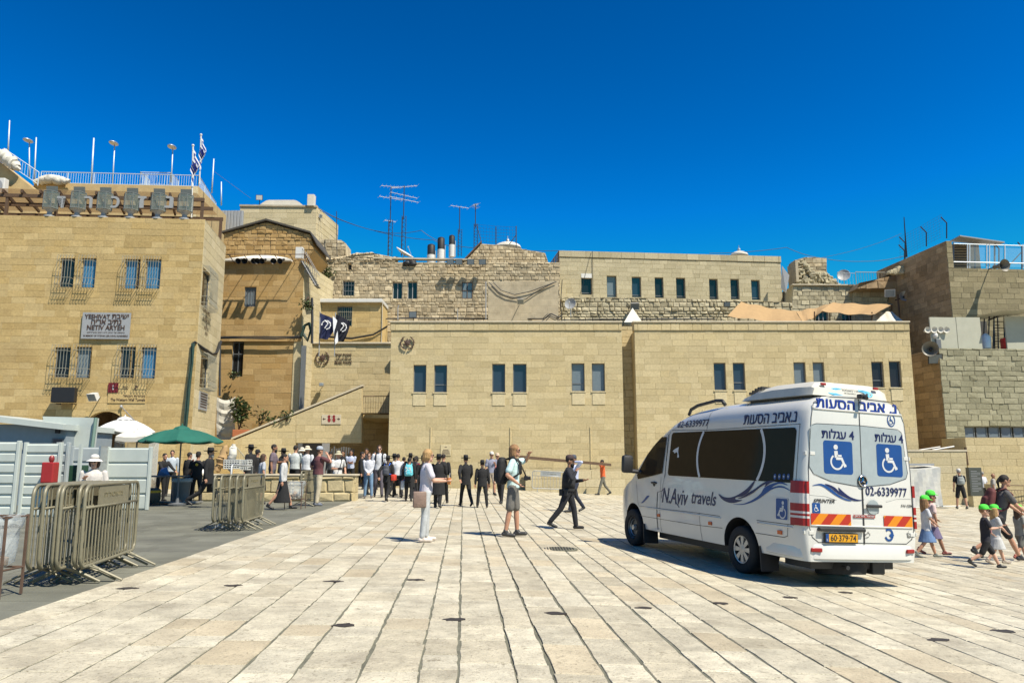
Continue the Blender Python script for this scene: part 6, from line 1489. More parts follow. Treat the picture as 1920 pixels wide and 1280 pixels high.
def rings(m, R_, n=16, cap=True):
    """R_: (centre, rx, ry, xaxis, yaxis)"""
    vs = []
    for c, rx, ry, ax, ay in R_: vs += [c+ax*(math.cos(2*math.pi*k/n)*rx)+ay*(math.sin(2*math.pi*k/n)*ry) for k in range(n)]
    N = len(R_); m.add(vs, [(i*n+k, i*n+(k+1) % n, (i+1)*n+(k+1) % n, (i+1)*n+k) for i in range(N-1) for k in range(n)]+([tuple(range(n))[::-1], tuple((N-1)*n+k for k in range(n))] if cap else []))
def remesh(mb, name, material, parent, vox=.013, smooth=2, extra=None):
    me = bpy.data.meshes.new(name); me.from_pydata([tuple(v) for v in mb.v], [], mb.f)
    o = bpy.data.objects.new(name, me); COL.objects.link(o)
    md = o.modifiers.new('r', 'REMESH'); md.mode = 'VOXEL'; md.voxel_size = vox; md.use_smooth_shade = True
    if smooth: sm = o.modifiers.new('s', 'SMOOTH'); sm.iterations = smooth; sm.factor = .5
    dg = bpy.context.evaluated_depsgraph_get(); dg.update()
    m2 = bpy.data.meshes.new_from_object(o.evaluated_get(dg)); o.modifiers.clear(); o.data = m2; bpy.data.meshes.remove(me); m2.name = name
    if extra is not None and extra.v:
        bm = bmesh.new(); bm.from_mesh(m2); vs = [bm.verts.new(v) for v in extra.v]
        for f in extra.f:
            try: bm.faces.new([vs[i] for i in f]).smooth = True
            except ValueError: pass
        bm.to_mesh(m2); bm.free()
    m2.polygons.foreach_set('use_smooth', [True]*len(m2.polygons))
    m2.materials.clear(); m2.materials.append(material); o.parent = parent; return o
def ik(sh, tgt, l1, l2, pole):
    d = tgt-sh; L = min(d.length, (l1+l2)*.995); d = d.normalized(); tgt = sh+d*L
    a = (l1*l1-l2*l2+L*L)/(2*L); h = math.sqrt(max(0, l1*l1-a*a)); p = pole-d*pole.dot(d); p = p.normalized() if p.length > 1e-4 else Vector((0, 1, 0))
    return sh+d*a+p*h, tgt
ARM = {'hang': (.07, .02, -.53), 'fwd': (.03, .24, -.45), 'back': (.08, -.22, -.45), 'cup': (-.06, .33, -.24), 'cup2': (-.10, .34, -.27), 'wave': (.02, .27, .15), 'cross': (-.22, .20, -.22), 'face': (-.10, .22, .10), 'cam': (-.10, .26, -.28), 'phone': (-.12, .28, -.12), 'hip': (.06, .10, -.40), 'beam': (.02, .12, .16), 'reach': (.02, .42, -.32), 'down_fwd': (.0, .34, -.40), 'clasp': (-.16, .16, -.45), 'strap': (-.08, .14, -.12)}
LEG = {'stand': ((2, 3, 4), (-2, 3, 4)), 'wide': ((4, 3, 8), (-5, 4, 8)), 'walk': ((22, 6, 2), (-18, 22, 2)), 'walk2': ((-18, 24, 2), (22, 6, 2)), 'stride': ((30, 8, 2), (-26, 34, 2)), 'stride2': ((-26, 34, 2), (30, 8, 2)), 'step': ((10, 8, 3), (-10, 14, 3))}
PEOPLE = []
def person(label, px, feet, top, yaw=0, legs='stand', arms=('hang', 'hang'), topc=('shirt', WHT), bot=('trousers', BLK), shoes=BLK, hair=('short', 'dark'), hat=None, skin=SKIN, lean=2, head=(0, 0), glasses=False, build=1.0, vox=.014, Y=None, child=False, beard=None, zoff=.014, group=None, tophat=None):
    g = gp(px, feet) if Y is None else None
    if g is None: x = (px-CX)/FPX*Y*1.0; g = Vector((at(px, 868, Y).x, Y, gz(x)))
    g.z = gz(g.x)+zoff
    zt = at(px, top, g.y).z-g.z
    if hat and hat[0] in ('fedora', 'sun'): zt -= .085
    elif hat and hat[0] == 'cap': zt -= .025
    H = zt; s = H/1.75
    rt = thing('person', label, 'person', g, R(yaw), group); PEOPLE.append((label, round(H, 2), round(g.y, 1)))
    hs_ = 1.0 if not child else 1.28
    V = lambda *a: Vector(a)*s
    hipz = .90 if not child else .80; th, shn = (.43, .41) if not child else (.37, .36)
    L = LEG[legs] if isinstance(legs, str) else legs
    J = {}
    hip = Vector((0, 0, hipz))
    def legj(k, side):
        f, kn, ab = L[k]; a = hip+Vector((side*.085, 0, -.02)); d1 = Vector((side*math.sin(R(ab)), -math.sin(R(f)), -math.cos(R(f)))); b = a+d1*th; f2 = f-kn; d2 = Vector((side*math.sin(R(ab))*.6, -math.sin(R(f2)), -math.cos(R(f2)))); return a, b, b+d2*shn, f2
    lj = [legj(0, 1), legj(1, -1)]
    dz = .075-min(l[2].z-max(0, math.sin(R(-l[3])))*.08*0 for l in lj)
    up = Vector((0, 0, dz)); hip += up; lj = [(a+up, b+up, c+up, f) for a, b, c, f in lj]
    ln = R(lean); sp_ = Vector((0, -math.sin(ln), math.cos(ln))); fx = Vector((1, 0, 0)); fy = sp_.cross(fx)   # fy points back (+Y)
    fy = Vector((0, math.cos(ln), math.sin(ln)))
    neck = hip+sp_*(.535 if not child else .50); hc = neck+Vector((0, -.015-math.sin(ln)*.08, .155 if not child else .17))
    k = (1.735 if not child else 1.74)-(hc.z+.118*hs_)
    hc.z += k; neck.z += k*.7
    hy, hpitch = head; HM = Matrix.Rotation(R(hy), 3, 'Z') @ Matrix.Rotation(R(-hpitch), 3, 'X')
    hd = lambda x, y, z: (hc+HM@(Vector((x, y, z))*hs_))*s
    sw = .185*build if not child else .165
    aj = []
    for side, spec in ((1, arms[0]), (-1, arms[1])):
        shd = hip+sp_*.475+Vector((side*sw, 0, k*.7)); t = ARM[spec] if isinstance(spec, str) else spec; al = 1 if not child else .86
        tgt = shd+Vector((side*t[0], -t[1], t[2]))*al
        el, wr = ik(shd, tgt, .285*al, .25*al, Vector((side*.5, .7, -.6))); aj.append((shd, el, wr, side))
    near = g.y < 34
    # ---- body: one continuous skin surface
    m = MB(); x_ = MB()
    m.ell(hd(0, .005, .02), tuple(q*hs_*s for q in (.076, .096, .105)), 16, 12, M=HM); m.ell(hd(0, -.022, -.055), tuple(q*hs_*s for q in (.056, .066, .066)), 12, 8, M=HM)
    m.ell(hd(0, -.098, -.012), tuple(q*hs_*s for q in (.013, .018, .024)), 8, 6, M=HM); m.ell(hd(0, -.078, -.098), tuple(q*hs_*s for q in (.024, .018, .018)), 8, 6, M=HM)
    for sd_ in (1, -1): m.ell(hd(sd_*.078, .01, -.005), tuple(q*hs_*s for q in (.012, .02, .032)), 8, 6, M=HM)
    caps(m, (neck-sp_*.05)*s, .055*s, hd(0, .01, -.06), .052*s*hs_**.5)
    rings(m, [((hip+sp_*t)*s, rx*s*build, ry*s*build, fx, fy) for t, rx, ry in ((-.08, .10, .08), (0, .15, .10), (.12, .125, .09), (.28, .15, .10), (.42, .15, .09), (.50, .09, .07), (.54, .05, .05))])
    for shd, el, wr, side in aj: chain(m, [shd*s, shd.lerp(el, .5)*s, el*s, el.lerp(wr, .4)*s, wr*s], [q*s*build**.5 for q in (.052, .047, .038, .040, .027)])
    for a, b, c, f in lj:
        chain(m, [a*s, a.lerp(b, .5)*s, b*s, b.lerp(c, .35)*s, c*s], [q*s*build**.5 for q in (.080, .070, .052, .054, .036)])
        toe = c+Vector((0, -.15*math.cos(R(f*.6)), -.035-.15*math.sin(R(min(0, f))*-.8))); chain(m, [(c+Vector((0, .03, -.035)))*s, toe*s], [.034*s, .028*s])
    for shd, el, wr, side in aj:            # palm in the body, five fingers rooted in it
        d = (wr-el).normalized(); u = d.cross(Vector((0, 0, 1)));  u = u.normalized() if u.length > .1 else Vector((0, 1, 0))
        if u.dot(Vector((0, 1, 0))) < 0 and abs(d.z) > .7: u = -u
        n_ = d.cross(u); inw = n_ if n_.dot(Vector((-side, 0, .2))) > 0 else -n_
        for o in (-.022, 0, .022): caps(m, (wr+d*.01+u*o*.6)*s, .017*s, (wr+d*.075+u*o)*s, .016*s, 8)
        for q, (o, ln_) in enumerate(((-.031, .058), (-.011, .072), (.010, .076), (.030, .068))):
            b0 = wr+d*.072+u*o; b1 = b0+d*ln_*.5+inw*.008; b2 = b1+(d*.8+inw*.6).normalized()*ln_*.5; x_.tube([p*s for p in (b0, b1, b2)], [.0095*s, .0088*s, .0072*s], 6)
        b0 = wr+d*.025+u*.03; b1 = b0+(d*.6+u*.7+inw*.3).normalized()*.035; b2 = b1+(d+inw*.35).normalized()*.03; x_.tube([p*s for p in (b0, b1, b2)], [.012*s, .0105*s, .0085*s], 6)
    remesh(m, 'body', skin, rt, vox*.85, 1, x_)
    # ---- face
    if near and hat is not None or near:
        for sd_ in (1, -1):
            e = MB(); e.ell(hd(sd_*.03, -.082, .012), tuple(q*hs_*s for q in (.012, .008, .007)), 8, 6, M=HM); e.build('eye', M['dark'], rt, local=True)
        e = MB(); e.ell(hd(0, -.090, -.064), tuple(q*hs_*s for q in (.022, .006, .006)), 8, 5, M=HM); e.build('mouth', cloth_m((.25, .07, .05), 'lips', .5, 0), rt, local=True)
    if glasses:
        e = MB()
        for sd_ in (1, -1): e.ell(hd(sd_*.034, -.093, .012), tuple(q*hs_*s for q in (.028, .008, .020)), 10, 6, M=HM); e.tube([hd(sd_*.06, -.085, .015), hd(sd_*.082, .0, .015)], .004*s, 4)
        e.tube([hd(-.02, -.1, .016), hd(.02, -.1, .016)], .004*s, 4); e.build('sunglasses', M['dark'], rt, smooth=True, local=True)
    if beard:
        e = MB(); e.ell(hd(0, -.05, -.085), tuple(q*hs_*s for q in (.062, .055, .06)), 10, 8, M=HM); e.ell(hd(0, -.065, -.13), tuple(q*hs_*s for q in (.04, .03, .04)), 8, 6, M=HM); e.build('beard', cloth_m(HAIR[beard], 'hair', .8), rt, smooth=True, local=True)
    # ---- hair
    hk, hcl = hair; hm = cloth_m(HAIR[hcl], 'hair', .7, .8)
    if hk:
        e = MB(); e.ell(hd(0, .014, .036), tuple(q*hs_*s for q in (.083, .100, .098)), 14, 10, M=HM)
        if hk in ('bob', 'long', 'shag'):
            dn = {'bob': .10, 'long': .24, 'shag': .19}[hk]
            for a_ in np.linspace(-.15, math.pi+.15, 9):
                cx_, cy_ = math.cos(a_)*.074, math.sin(a_)*.072+.014
                jj = rng.uniform(.8, 1.15); chain(e, [hd(cx_, cy_, .05), hd(cx_*1.06, cy_*1.1, -dn*.45*jj), hd(cx_*1.0, cy_*1.15, -dn*jj)], [.034*s*hs_, .032*s*hs_, .014*s*hs_])
        if hk == 'bun': e.ell(hd(0, .12, .03), .04*s*hs_, 10, 8)
        if hk == 'pony': chain(e, [hd(0, .10, .04), hd(0, .14, -.02), hd(0, .12, -.16)], [.035*s, .03*s, .012*s])
        remesh(e, 'hair', hm, rt, vox*.8, 1)
    # ---- hat
    if hat:
        hk2, hcol = hat; hm2 = cloth_m(hcol, 'hat_felt', .85, .15); e = MB(); hz = .085
        T = Matrix.Translation(hd(0, .008, hz-.02)) @ HM.to_4x4()
        if hk2 == 'fedora': prof = [(.088, .0), (.160, -.006), (.198, .014), (.200, .019), (.160, .002), (.092, .008), (.088, .05), (.080, .105), (.062, .118), (.03, .104), (.001, .10)]
        elif hk2 == 'sun': prof = [(.088, .0), (.140, -.030), (.165, -.048), (.168, -.044), (.140, -.022), (.092, .01), (.088, .05), (.070, .085), (.03, .10), (.001, .102)]
        else: prof = [(.092, -.01), (.094, .02), (.086, .06), (.06, .088), (.025, .098), (.001, .10)]
        e.lathe([(r_*s*hs_, z*s*hs_) for r_, z in prof], (0, 0, 0), 22, sx=.93, sy=1.12, cap=False)
        if hk2 == 'cap':
            vis = [(math.sin(a)*.078, -.085-math.cos(a)*.085+.0, -.004-.018*math.cos(a)) for a in np.linspace(-1.45, 1.45, 11)]; base = [(math.sin(a)*.085, -.045-math.cos(a)*.055, .006) for a in np.linspace(-1.45, 1.45, 11)]
            P = [Vector(v)*s*hs_ for v in vis+base]; Q = [p+Vector((0, 0, .006*s)) for p in P]
            e.add(P+Q, [(i, i+1, 12+i, 11+i) for i in range(10)]+[(22+i, 22+i+1, 34+i, 33+i) for i in range(10)]+[(i, i+1, 23+i, 22+i) for i in range(10)])
        e.v = [tuple(T@Vector(v)) for v in e.v]; ho = e.build('hat', hm2, rt, smooth=50, local=True)
        if hk2 in ('fedora', 'sun'):
            e = MB(); e.lathe([(.0905*s*hs_, .012*s), (.0905*s*hs_, .034*s)], (0, 0, 0), 22, sx=.94, sy=1.13, cap=False); e.v = [tuple(T@Vector(v)) for v in e.v]; e.build('hat_band', M['dark'] if hk2 == 'fedora' else cloth_m((.2, .16, .1), 'hat_band'), ho, smooth=True, local=True)
    # ---- clothes
    tk, tc = topc[:2]; b_ = build
    e = MB(); low = {'tee': -.02, 'shirt': -.02, 'vest': -.02, 'jacket': -.16, 'coat': -.10, 'dress': 0}[tk]; fat = .018 if tk in ('tee', 'vest') else (.016 if tk == 'shirt' else .026)
    rings(e, [((hip+sp_*t+Vector((0, 0, k*.7*max(0, t)/.5)))*s, (rx*b_+fat)*s, (ry*b_+fat)*s, fx, fy) for t, rx, ry in ((low, .155, .112), (.06, .142, .108), (.16, .135, .102), (.30, .155, .112), (.41, .165, .105), (.475, .135, .085), (.52, .070, .062), (.545, .058, .056))])
    for shd, el, wr, side in aj:
        if tk == 'vest': caps(e, shd*s, (.06+fat)*s, shd.lerp(el, .12)*s, (.058+fat)*s)
        elif tk in ('tee', 'dress'): chain(e, [shd*s, shd.lerp(el, .35)*s, shd.lerp(el, .68)*s], [(.046+fat)*s, (.048+fat)*s, (.050+fat)*s])
        else: chain(e, [shd*s, shd.lerp(el, .5)*s, el*s, el.lerp(wr, .9)*s], [(.044+fat)*s, (.043+fat)*s, (.039+fat*.8)*s, (.030+fat*.6)*s])
    if tk in ('coat', 'dress'):
        kn = .42 if tk == 'coat' else (.36 if not child else .44); pts = []
        legx = [abs(l[1].y) for l in lj]; sprd = max(legx)*.5
        ym = (lj[0][1].y+lj[1][1].y)*.25
        for t in np.linspace(0, 1, 5):
            z = (hip.z-.02)*(1-t)+kn*t; pts.append((Vector((0, ym*t, z))*s, (.168*b_+.03+.03*t)*s, (.125*b_+.03+(.03+sprd)*t)*s, fx, Vector((0, 1, 0))))
        rings(e, pts[::-1])
    remesh(e, {'tee': 't_shirt', 'shirt': 'shirt', 'vest': 'vest', 'jacket': 'jacket', 'coat': 'coat', 'dress': 'dress'}[tk], cloth_m(tc, 'cloth_top'), rt, vox, 2)
    if len(topc) > 2 and tk in ('jacket', 'coat'):     # shirt front showing
        e = MB(); 
        for t in np.linspace(.28, .53, 6): pass
        c0 = hip+sp_*.50-fy*(.098*b_+.0)+Vector((0, 0, k*.6)); c1 = hip+sp_*.30-fy*(.112*b_+fat+.008); e.add([(c0+fx*.05)*s, (c0-fx*.05)*s, (c1-fx*.012)*s, (c1+fx*.012)*s], [(0, 1, 2, 3)]); e.build('shirt_front', cloth_m(topc[2], 'cloth_top'), rt, local=True)
    bk, bc = bot
    e = MB()
    if bk != 'none':
        ws_ = [((hip+sp_*t)*s, rx*s*b_, ry*s*b_, fx, fy) for t, rx, ry in ((-.09, .13, .10), (-.03, .166, .122), (.03, .155, .116), (.09, .145, .11))]
        if bk in ('trousers', 'shorts'):
            rings(e, ws_)
            for a, b, c, f in lj:
                if bk == 'trousers': chain(e, [a*s, a.lerp(b, .5)*s, b*s, b.lerp(c, .5)*s, b.lerp(c, .93)*s], [q*s*b_**.5 for q in (.096, .086, .068, .062, .056)])
                else: chain(e, [a*s, a.lerp(b, .5)*s, a.lerp(b, .88)*s], [q*s*b_**.5 for q in (.098, .092, .086)])
        else:
            hem = {'skirt': .46, 'long_skirt': .20, 'short_skirt': .50}[bk] if not child else .44
            ym = (lj[0][1].y+lj[1][1].y)*.25; ext = max(abs(l[1].y) for l in lj)*.7
            rings(e, [((Vector((0, ym*t, (hip.z+.08)*(1-t)+hem*t)))*s, (.15*b_+.07*t)*s, (.112*b_+(.05+ext)*t)*s, fx, Vector((0, 1, 0))) for t in np.linspace(1, 0, 6)])
        remesh(e, {'trousers': 'trousers', 'shorts': 'shorts'}.get(bk, 'skirt'), cloth_m(bc, 'cloth_bottom'), rt, vox, 2)
    for a, b, c, f in lj:
        e = MB(); toe = c+Vector((0, -.165*math.cos(R(f*.6)), -.035-.15*math.sin(R(min(0, f))*-.8))); heel = c+Vector((0, .035, -.032)); caps(e, heel*s, .044*s, toe*s, .036*s); caps(e, (c+Vector((0, 0, .02)))*s, .046*s, heel.lerp(toe, .35)*s, .043*s)
        e.v = [(x, y, max(z, min(heel.z, toe.z)*s-.040*s)) for x, y, z in e.v]
        remesh(e, 'shoe', cloth_m(shoes, 'shoe', .5, .1), rt, vox*.8, 1)
    J.update(s=s, hip=hip*s, neck=neck*s, sp=sp_, fy=fy, arms=[(a*s, b*s, c*s) for a, b, c, d in aj], hd=hd, rt=rt, build=build, g=g, yaw=R(yaw), k=k*s*.7)
    return J
def worn(J, name, label, cat): return thing(name, label, cat, J['g'], J['yaw'])
def backpack(J, label, col, w=.30, h=.44, d=.17, acc=None, low=0):
    s = J['s']; rt = worn(J, 'backpack', label, 'backpack'); e = MB(); c = J['hip']+J['sp']*(.30-low)*s+J['fy']*(.13*J['build']+d/2)*s+Vector((0, 0, J['k']*.6))
    Mx = Matrix((Vector((1, 0, 0)), J['fy'], J['sp'])).transposed()
    prof = [(.80, -.5), (.98, -.44), (1.05, -.2), (1.0, .1), (.88, .35), (.6, .48), (.2, .5)]
    rings(e, [(c+J['sp']*(z*h*s), w/2*f*s, d/2*f*s, Vector((1, 0, 0)), J['fy']) for f, z in prof]); rings(e, [(c+J['fy']*(d*.42*s)+J['sp']*(z*h*s), w*.36*f*s, d*.28*f*s, Vector((1, 0, 0)), J['fy']) for f, z in ((.8, -.40), (1, -.3), (1, 0), (.7, .08))])
    remesh(e, 'bag_body', cloth_m(col, 'bag_cloth', .8), rt, .014, 2)
    for sd_ in (1, -1):
        e = MB(); x = sd_*.10*s; P = [c+Vector((x, 0, 0))-J['fy']*d*.4*s+J['sp']*h*.42*s, J['neck']+Vector((x, .0, .035*s))-J['fy']*.0, J['neck']+Vector((x*1.1, 0, -.06*s))-J['fy']*(.125*J['build'])*s, J['hip']+Vector((x*1.25, 0, .26*s))-J['fy']*(.15*J['build'])*s, J['hip']+Vector((x*1.6, 0, .16*s)), c+Vector((x*1.1, 0, 0))-J['fy']*d*.4*s-J['sp']*h*.35*s]
        e.tube(P, .02*s, 6); e.build('strap', cloth_m(acc or col, 'bag_strap', .8), rt, smooth=True, local=True)
    return rt
def handbag(J, name, label, cat, side, col, w=.30, h=.28, d=.10, drop=.18, marks=None, at_=None, cross=False, handle=True):
    """a bag hanging from a hand (side 0 / 1) or from a crossing strap"""
    s = J['s']; rt = worn(J, name, label, cat); hand = J['arms'][side][2] if at_ is None else at_
    c = Vector(hand)+Vector((0, 0, -(drop+h/2)*s)); e = MB(); e.box(c, (d*s, w*s, h*s), bev=.02*s) if not cross else e.box(c, (w*s, d*s, h*s), bev=.03*s); e.build('bag_body', cloth_m(col, 'bag_cloth', .6), rt, smooth=50, local=True)
    if handle and not cross:
        e = MB()
        for o in (-.4, .4): e.tube([c+Vector((0, w*o*s, h*.48*s)), Vector(hand)+Vector((0, 0, -.07*s)), ], .008*s, 5)
        e.build('handle', cloth_m(col, 'bag_strap', .6), rt, local=True)
    if cross:
        e = MB(); sh = J['arms'][1-side][0]; n = J['neck']; e.tube([c+Vector((w*.4*s, 0, h*.45*s)), J['hip']+Vector((.05, -.16*s, .2*s)), sh.lerp(n, .5)+Vector((0, -.06*s, .08*s)), sh.lerp(n, .5)+Vector((0, .08*s, .07*s)), J['hip']+Vector((0, .16*s, .2*s)), c+Vector((-w*.4*s, 0, h*.45*s))], .012*s, 5); e.build('strap', cloth_m(col, 'bag_strap', .6), rt, smooth=True, local=True)
    return rt, c
# ------------------------------------------------------------------ the people, near to far
SUIT = dict(topc=('jacket', BLK), bot=('trousers', BLK), shoes=BLK, hair=('short', 'dark'))
def P(label, px, feet, top, **k): return person(label, px, feet, top, **k)
# woman with cup
J = P('blond woman in white t-shirt and pale grey trousers holding a cup', 797, 1016, 841, yaw=100, legs=((3, 3, 3), (-3, 3, 3)), arms=('cup', 'cup2'), topc=('tee', (.49, .47, .53)), bot=('trousers', (.40, .42, .43)), shoes=(.60, .52, .46), hair=('bob', 'blond'), glasses=True, skin=SKIN3, vox=.010, head=(8, -3))
handbag(J, 'shoulder_bag', 'taupe shoulder bag on the hip of the blond woman', 'bag', 1, (.20, .135, .105), w=.25, h=.30, d=.14, drop=.05, at_=J['hip']+Vector((-.20, .13, .06))*J['s'], cross=False, handle=False)
e = MB(); rt = worn(J, 'paper_cup', 'orange drink cup with straw held by the blond woman', 'cup'); h = (J['arms'][0][2]+J['arms'][1][2])/2+Vector((0, -.09, -.02)); e.lathe([(.001, -.06), (.032, -.06), (.042, .06), (.001, .06)], h, 14); e.build('cup', mat('orange_drink', (.55, .20, .05), .3), rt, smooth=50, local=True); e = MB(); e.tube([h+Vector((0, 0, .05)), h+Vector((.01, -.02, .15))], .005, 5); e.build('straw', M['white'], rt, local=True)
# waving man
J = P('long haired man in mint t-shirt and grey shorts raising one arm', 962, 1006, 832, yaw=82, legs=((6, 4, 4), (-7, 4, 3)), arms=(('wave'), 'hip'), topc=('tee', (.46, .62, .62)), bot=('shorts', (.13, .125, .115)), shoes=(.03, .03, .03), hair=('shag', 'sandy'), glasses=True, skin=SKIN, vox=.010, head=(4, 0), build=.95)
backpack(J, 'big black backpack worn by the long haired man in mint', BLK, w=.36, h=.52, d=.22)
rt = worn(J, 'camera', 'black camera hanging on a strap before the man in mint', 'camera'); s = J['s']; c = J['hip']+Vector((.10, -.24, .16))*s; e = MB(); e.box(c, (.13*s, .07*s, .09*s), bev=.012); e.lathe([(.035*s, 0), (.038*s, .09*s), (.001, .09*s)], c, 14, M=Matrix.Rotation(R(90), 3, 'X')); e.build('camera_body', M['black_metal'], rt, local=True); e = MB(); e.tube([c+Vector((.06, 0, .04))*s, J['neck']+Vector((.08, -.08, 0))*s, J['neck']+Vector((.0, .08, .04))*s, J['neck']+Vector((-.08, -.08, 0))*s, c+Vector((-.06, 0, .04))*s], .008, 5); e.build('strap', M['dark'], rt, smooth=True, local=True)
# officer
J = P('officer in dark uniform and cap striding to the right with one hand raised', 1066, 993, 852, yaw=78, legs=((16, 10, 6), (-22, 18, 6)), arms=('cup', (.02, .20, -.02)), topc=('shirt', (.013, .014, .020)), bot=('trousers', (.012, .013, .018)), shoes=BLK, hat=('cap', (.05, .03, .03)), skin=SKIN2, vox=.011, build=1.12, lean=4, beard='dark')
s = J['s']; rt = worn(J, 'duty_vest', 'black duty vest and belt pouches on the striding officer', 'vest'); e = MB(); rings(e, [((J['hip']+J['sp']*t*s), rx*s, ry*s, Vector((1, 0, 0)), J['fy']) for t, rx, ry in ((.06, .19, .16), (.2, .20, .165), (.38, .20, .16), (.46, .16, .12))]); e.build('vest', cloth_m((.016, .017, .02), 'vest_cloth'), rt, smooth=True, local=True)
e = MB(); rings(e, [((J['hip']+J['sp']*t*s), .205*s, .16*s, Vector((1, 0, 0)), J['fy']) for t in (.0, .055)]); 
for x, y in ((.21, 0), (-.21, .02), (.12, -.15), (-.1, .16)): e.box(J['hip']+Vector((x, y, -.04))*s, (.07*s, .09*s, .16*s), bev=.01)
e.build('belt', M['dark'], rt, local=True); e = MB(); e.box(J['hip']+Vector((.20, -.05, -.20))*s, (.05*s, .03*s, .05*s), bev=.008); e.build('yellow_clip', mat('yellow_clip', (.7, .5, .02), .5), rt, local=True)
P('man in light blue shirt and dark cap carrying the long beam', 1078, 960, 852, yaw=-60, legs='walk', arms=('beam', 'hang'), topc=('shirt', (.42, .46, .62)), bot=('trousers', NVY), hat=('cap', (.05, .06, .08)), skin=SKIN2)
P('worker in orange safety vest carrying the end of the beam', 1131, 928, 861, yaw=-80, legs='walk', arms=('beam', 'beam'), topc=('tee', (.60, .11, .03)), bot=('trousers', (.13, .125, .10)), hair=('short', 'dark'), skin=SKIN2)
a, b_ = at(973, 856, 30.5), at(1146, 871, 36); m = MB(); m.prism([(-.05, -.06), (.05, -.06), (.05, .06), (-.05, .06)], (.2, 1, 0), (0, 0, 1), b_-a, c=a); tag(m.build('wooden_beam', M['wood']), 'long brown timber beam carried on shoulders across the plaza', 'beam')
# black suited men right of centre
P('man in black suit and wide black hat walking away with left arm out', 873, 949, 850, yaw=200, legs='walk', arms=('back', 'fwd'), hat=('fedora', BLK), build=1.0, **SUIT)
P('shorter man in black suit and hat walking away, arms at his sides', 904, 952, 859, yaw=185, legs='wide', arms=('hang', 'hang'), hat=('fedora', BLK), build=1.06, **SUIT)
P('older man in grey plaid shirt and white cap near the hall wall', 921, 929, 846, yaw=20, legs='step', topc=('tee', (.20, .21, .28)), bot=('shorts', (.42, .36, .30)), hat=('cap', (.50, .49, .46)), arms=('strap', 'hang'))
P('man in red shirt and beige cap behind the woman in floral top', 932, 927, 849, yaw=15, topc=('tee', (.55, .06, .03)), bot=('trousers', (.35, .30, .26)), hat=('cap', (.50, .38, .28)), arms=('hang', 'hang'))
P('woman in pink floral top and black trousers right of the black suits', 939, 944, 858, yaw=-15, legs='walk', topc=('tee', (.44, .15, .15)), bot=('trousers', BLK), hair=('long', 'dark'), arms=('cup', 'hang'))
# behind the blond woman
J = P('man in long black coat and black hat behind the blond woman', 821, 952, 848, yaw=170, legs='step', topc=('coat', BLK), bot=('trousers', BLK), hat=('fedora', BLK), hair=('short', 'dark'), arms=('hang', 'cup'), build=1.1)
P('black hatted man just left of the blond woman', 792, 940, 851, yaw=190, legs='walk', hat=('fedora', BLK), arms=('hang', 'fwd'), **SUIT)
P('dark haired man in black beside the long black coat', 830, 944, 850, yaw=175, legs='walk2', topc=('jacket', BLK), bot=('trousers', BLK), arms=('hang', 'hang'))
J = P('boy in black with a patterned cyan backpack walking away', 766, 940, 857, yaw=182, legs='step', topc=('jacket', BLK), bot=('trousers', BLK), hair=('short', 'dark'), arms=('hang', 'hang'))
rt = backpack(J, 'cyan and white patterned backpack on the boy in black', (.12, .50, .60), w=.34, h=.46, acc=(.10, .45, .55))
s = J['s']; e = MB(); rnd = random.Random(6)
for k in range(16): q = J['hip']+J['sp']*(.14+.33*rnd.random())*s+J['fy']*(.325)*s+Vector((rnd.uniform(-.11, .11)*s, -.004, 0)); e.box(q, (.05*s, .012, .035*s), ry=rnd.uniform(-1, 1))
e.build('white_flakes', M['white'], rt, local=True)
handbag(J, 'plastic_bag', 'white plastic bag carried beside the boy with cyan backpack', 'bag', 0, (.44, .46, .49), w=.22, h=.36, d=.14, drop=.06)
P('black hatted man in coat behind the boy with cyan backpack', 768, 934, 847, yaw=180, topc=('coat', BLK), bot=('trousers', BLK), hat=('fedora', BLK), hair=('short', 'dark'))
J = P('person in white shirt with dark bag strap behind the left suits', 745, 933, 850, yaw=200, legs='walk', topc=('shirt', WHT), bot=('trousers', BLK), arms=('hang', 'hang'))
handbag(J, 'plastic_bag', 'blue plastic bag carried by the person in white shirt', 'bag', 1, (.02, .07, .42), w=.30, h=.36, d=.14, drop=.04)
P('person in black between the white shirt and the cyan backpack', 756, 931, 856, yaw=190, topc=('jacket', BLK), bot=('trousers', BLK))
J = P('black hatted boy with blue and grey backpack walking away', 725, 940, 851, yaw=172, legs='walk', hat=('fedora', BLK), arms=('back', 'hang'), **SUIT)
backpack(J, 'blue and grey backpack on the black hatted boy', (.05, .055, .07), w=.28, h=.42, acc=(.03, .12, .50))
handbag(J, 'red_bag', 'red sport bag hanging at the side of the black hatted boy', 'bag', 1, (.50, .04, .02), w=.30, h=.24, d=.16, drop=-.18)
J = P('tall man in white shirt and sunglasses facing the camera with backpack straps', 709, 932, 834, yaw=10, legs='step', topc=('shirt', WHT), bot=('trousers', (.10, .09, .11)), glasses=True, hair=('short', 'brown'), arms=('hang', 'hang'), skin=SKIN3)
backpack(J, 'dark backpack worn by the tall man in white shirt', BLK)
P('young man in white shirt and blue jeans clasping his hands', 690, 934, 848, yaw=8, legs='stand', topc=('shirt', (.49, .50, .55)), bot=('trousers', (.13, .22, .34)), glasses=True, hair=('short', 'brown'), arms=('clasp', 'clasp'), shoes=(.10, .09, .09), skin=SKIN3)
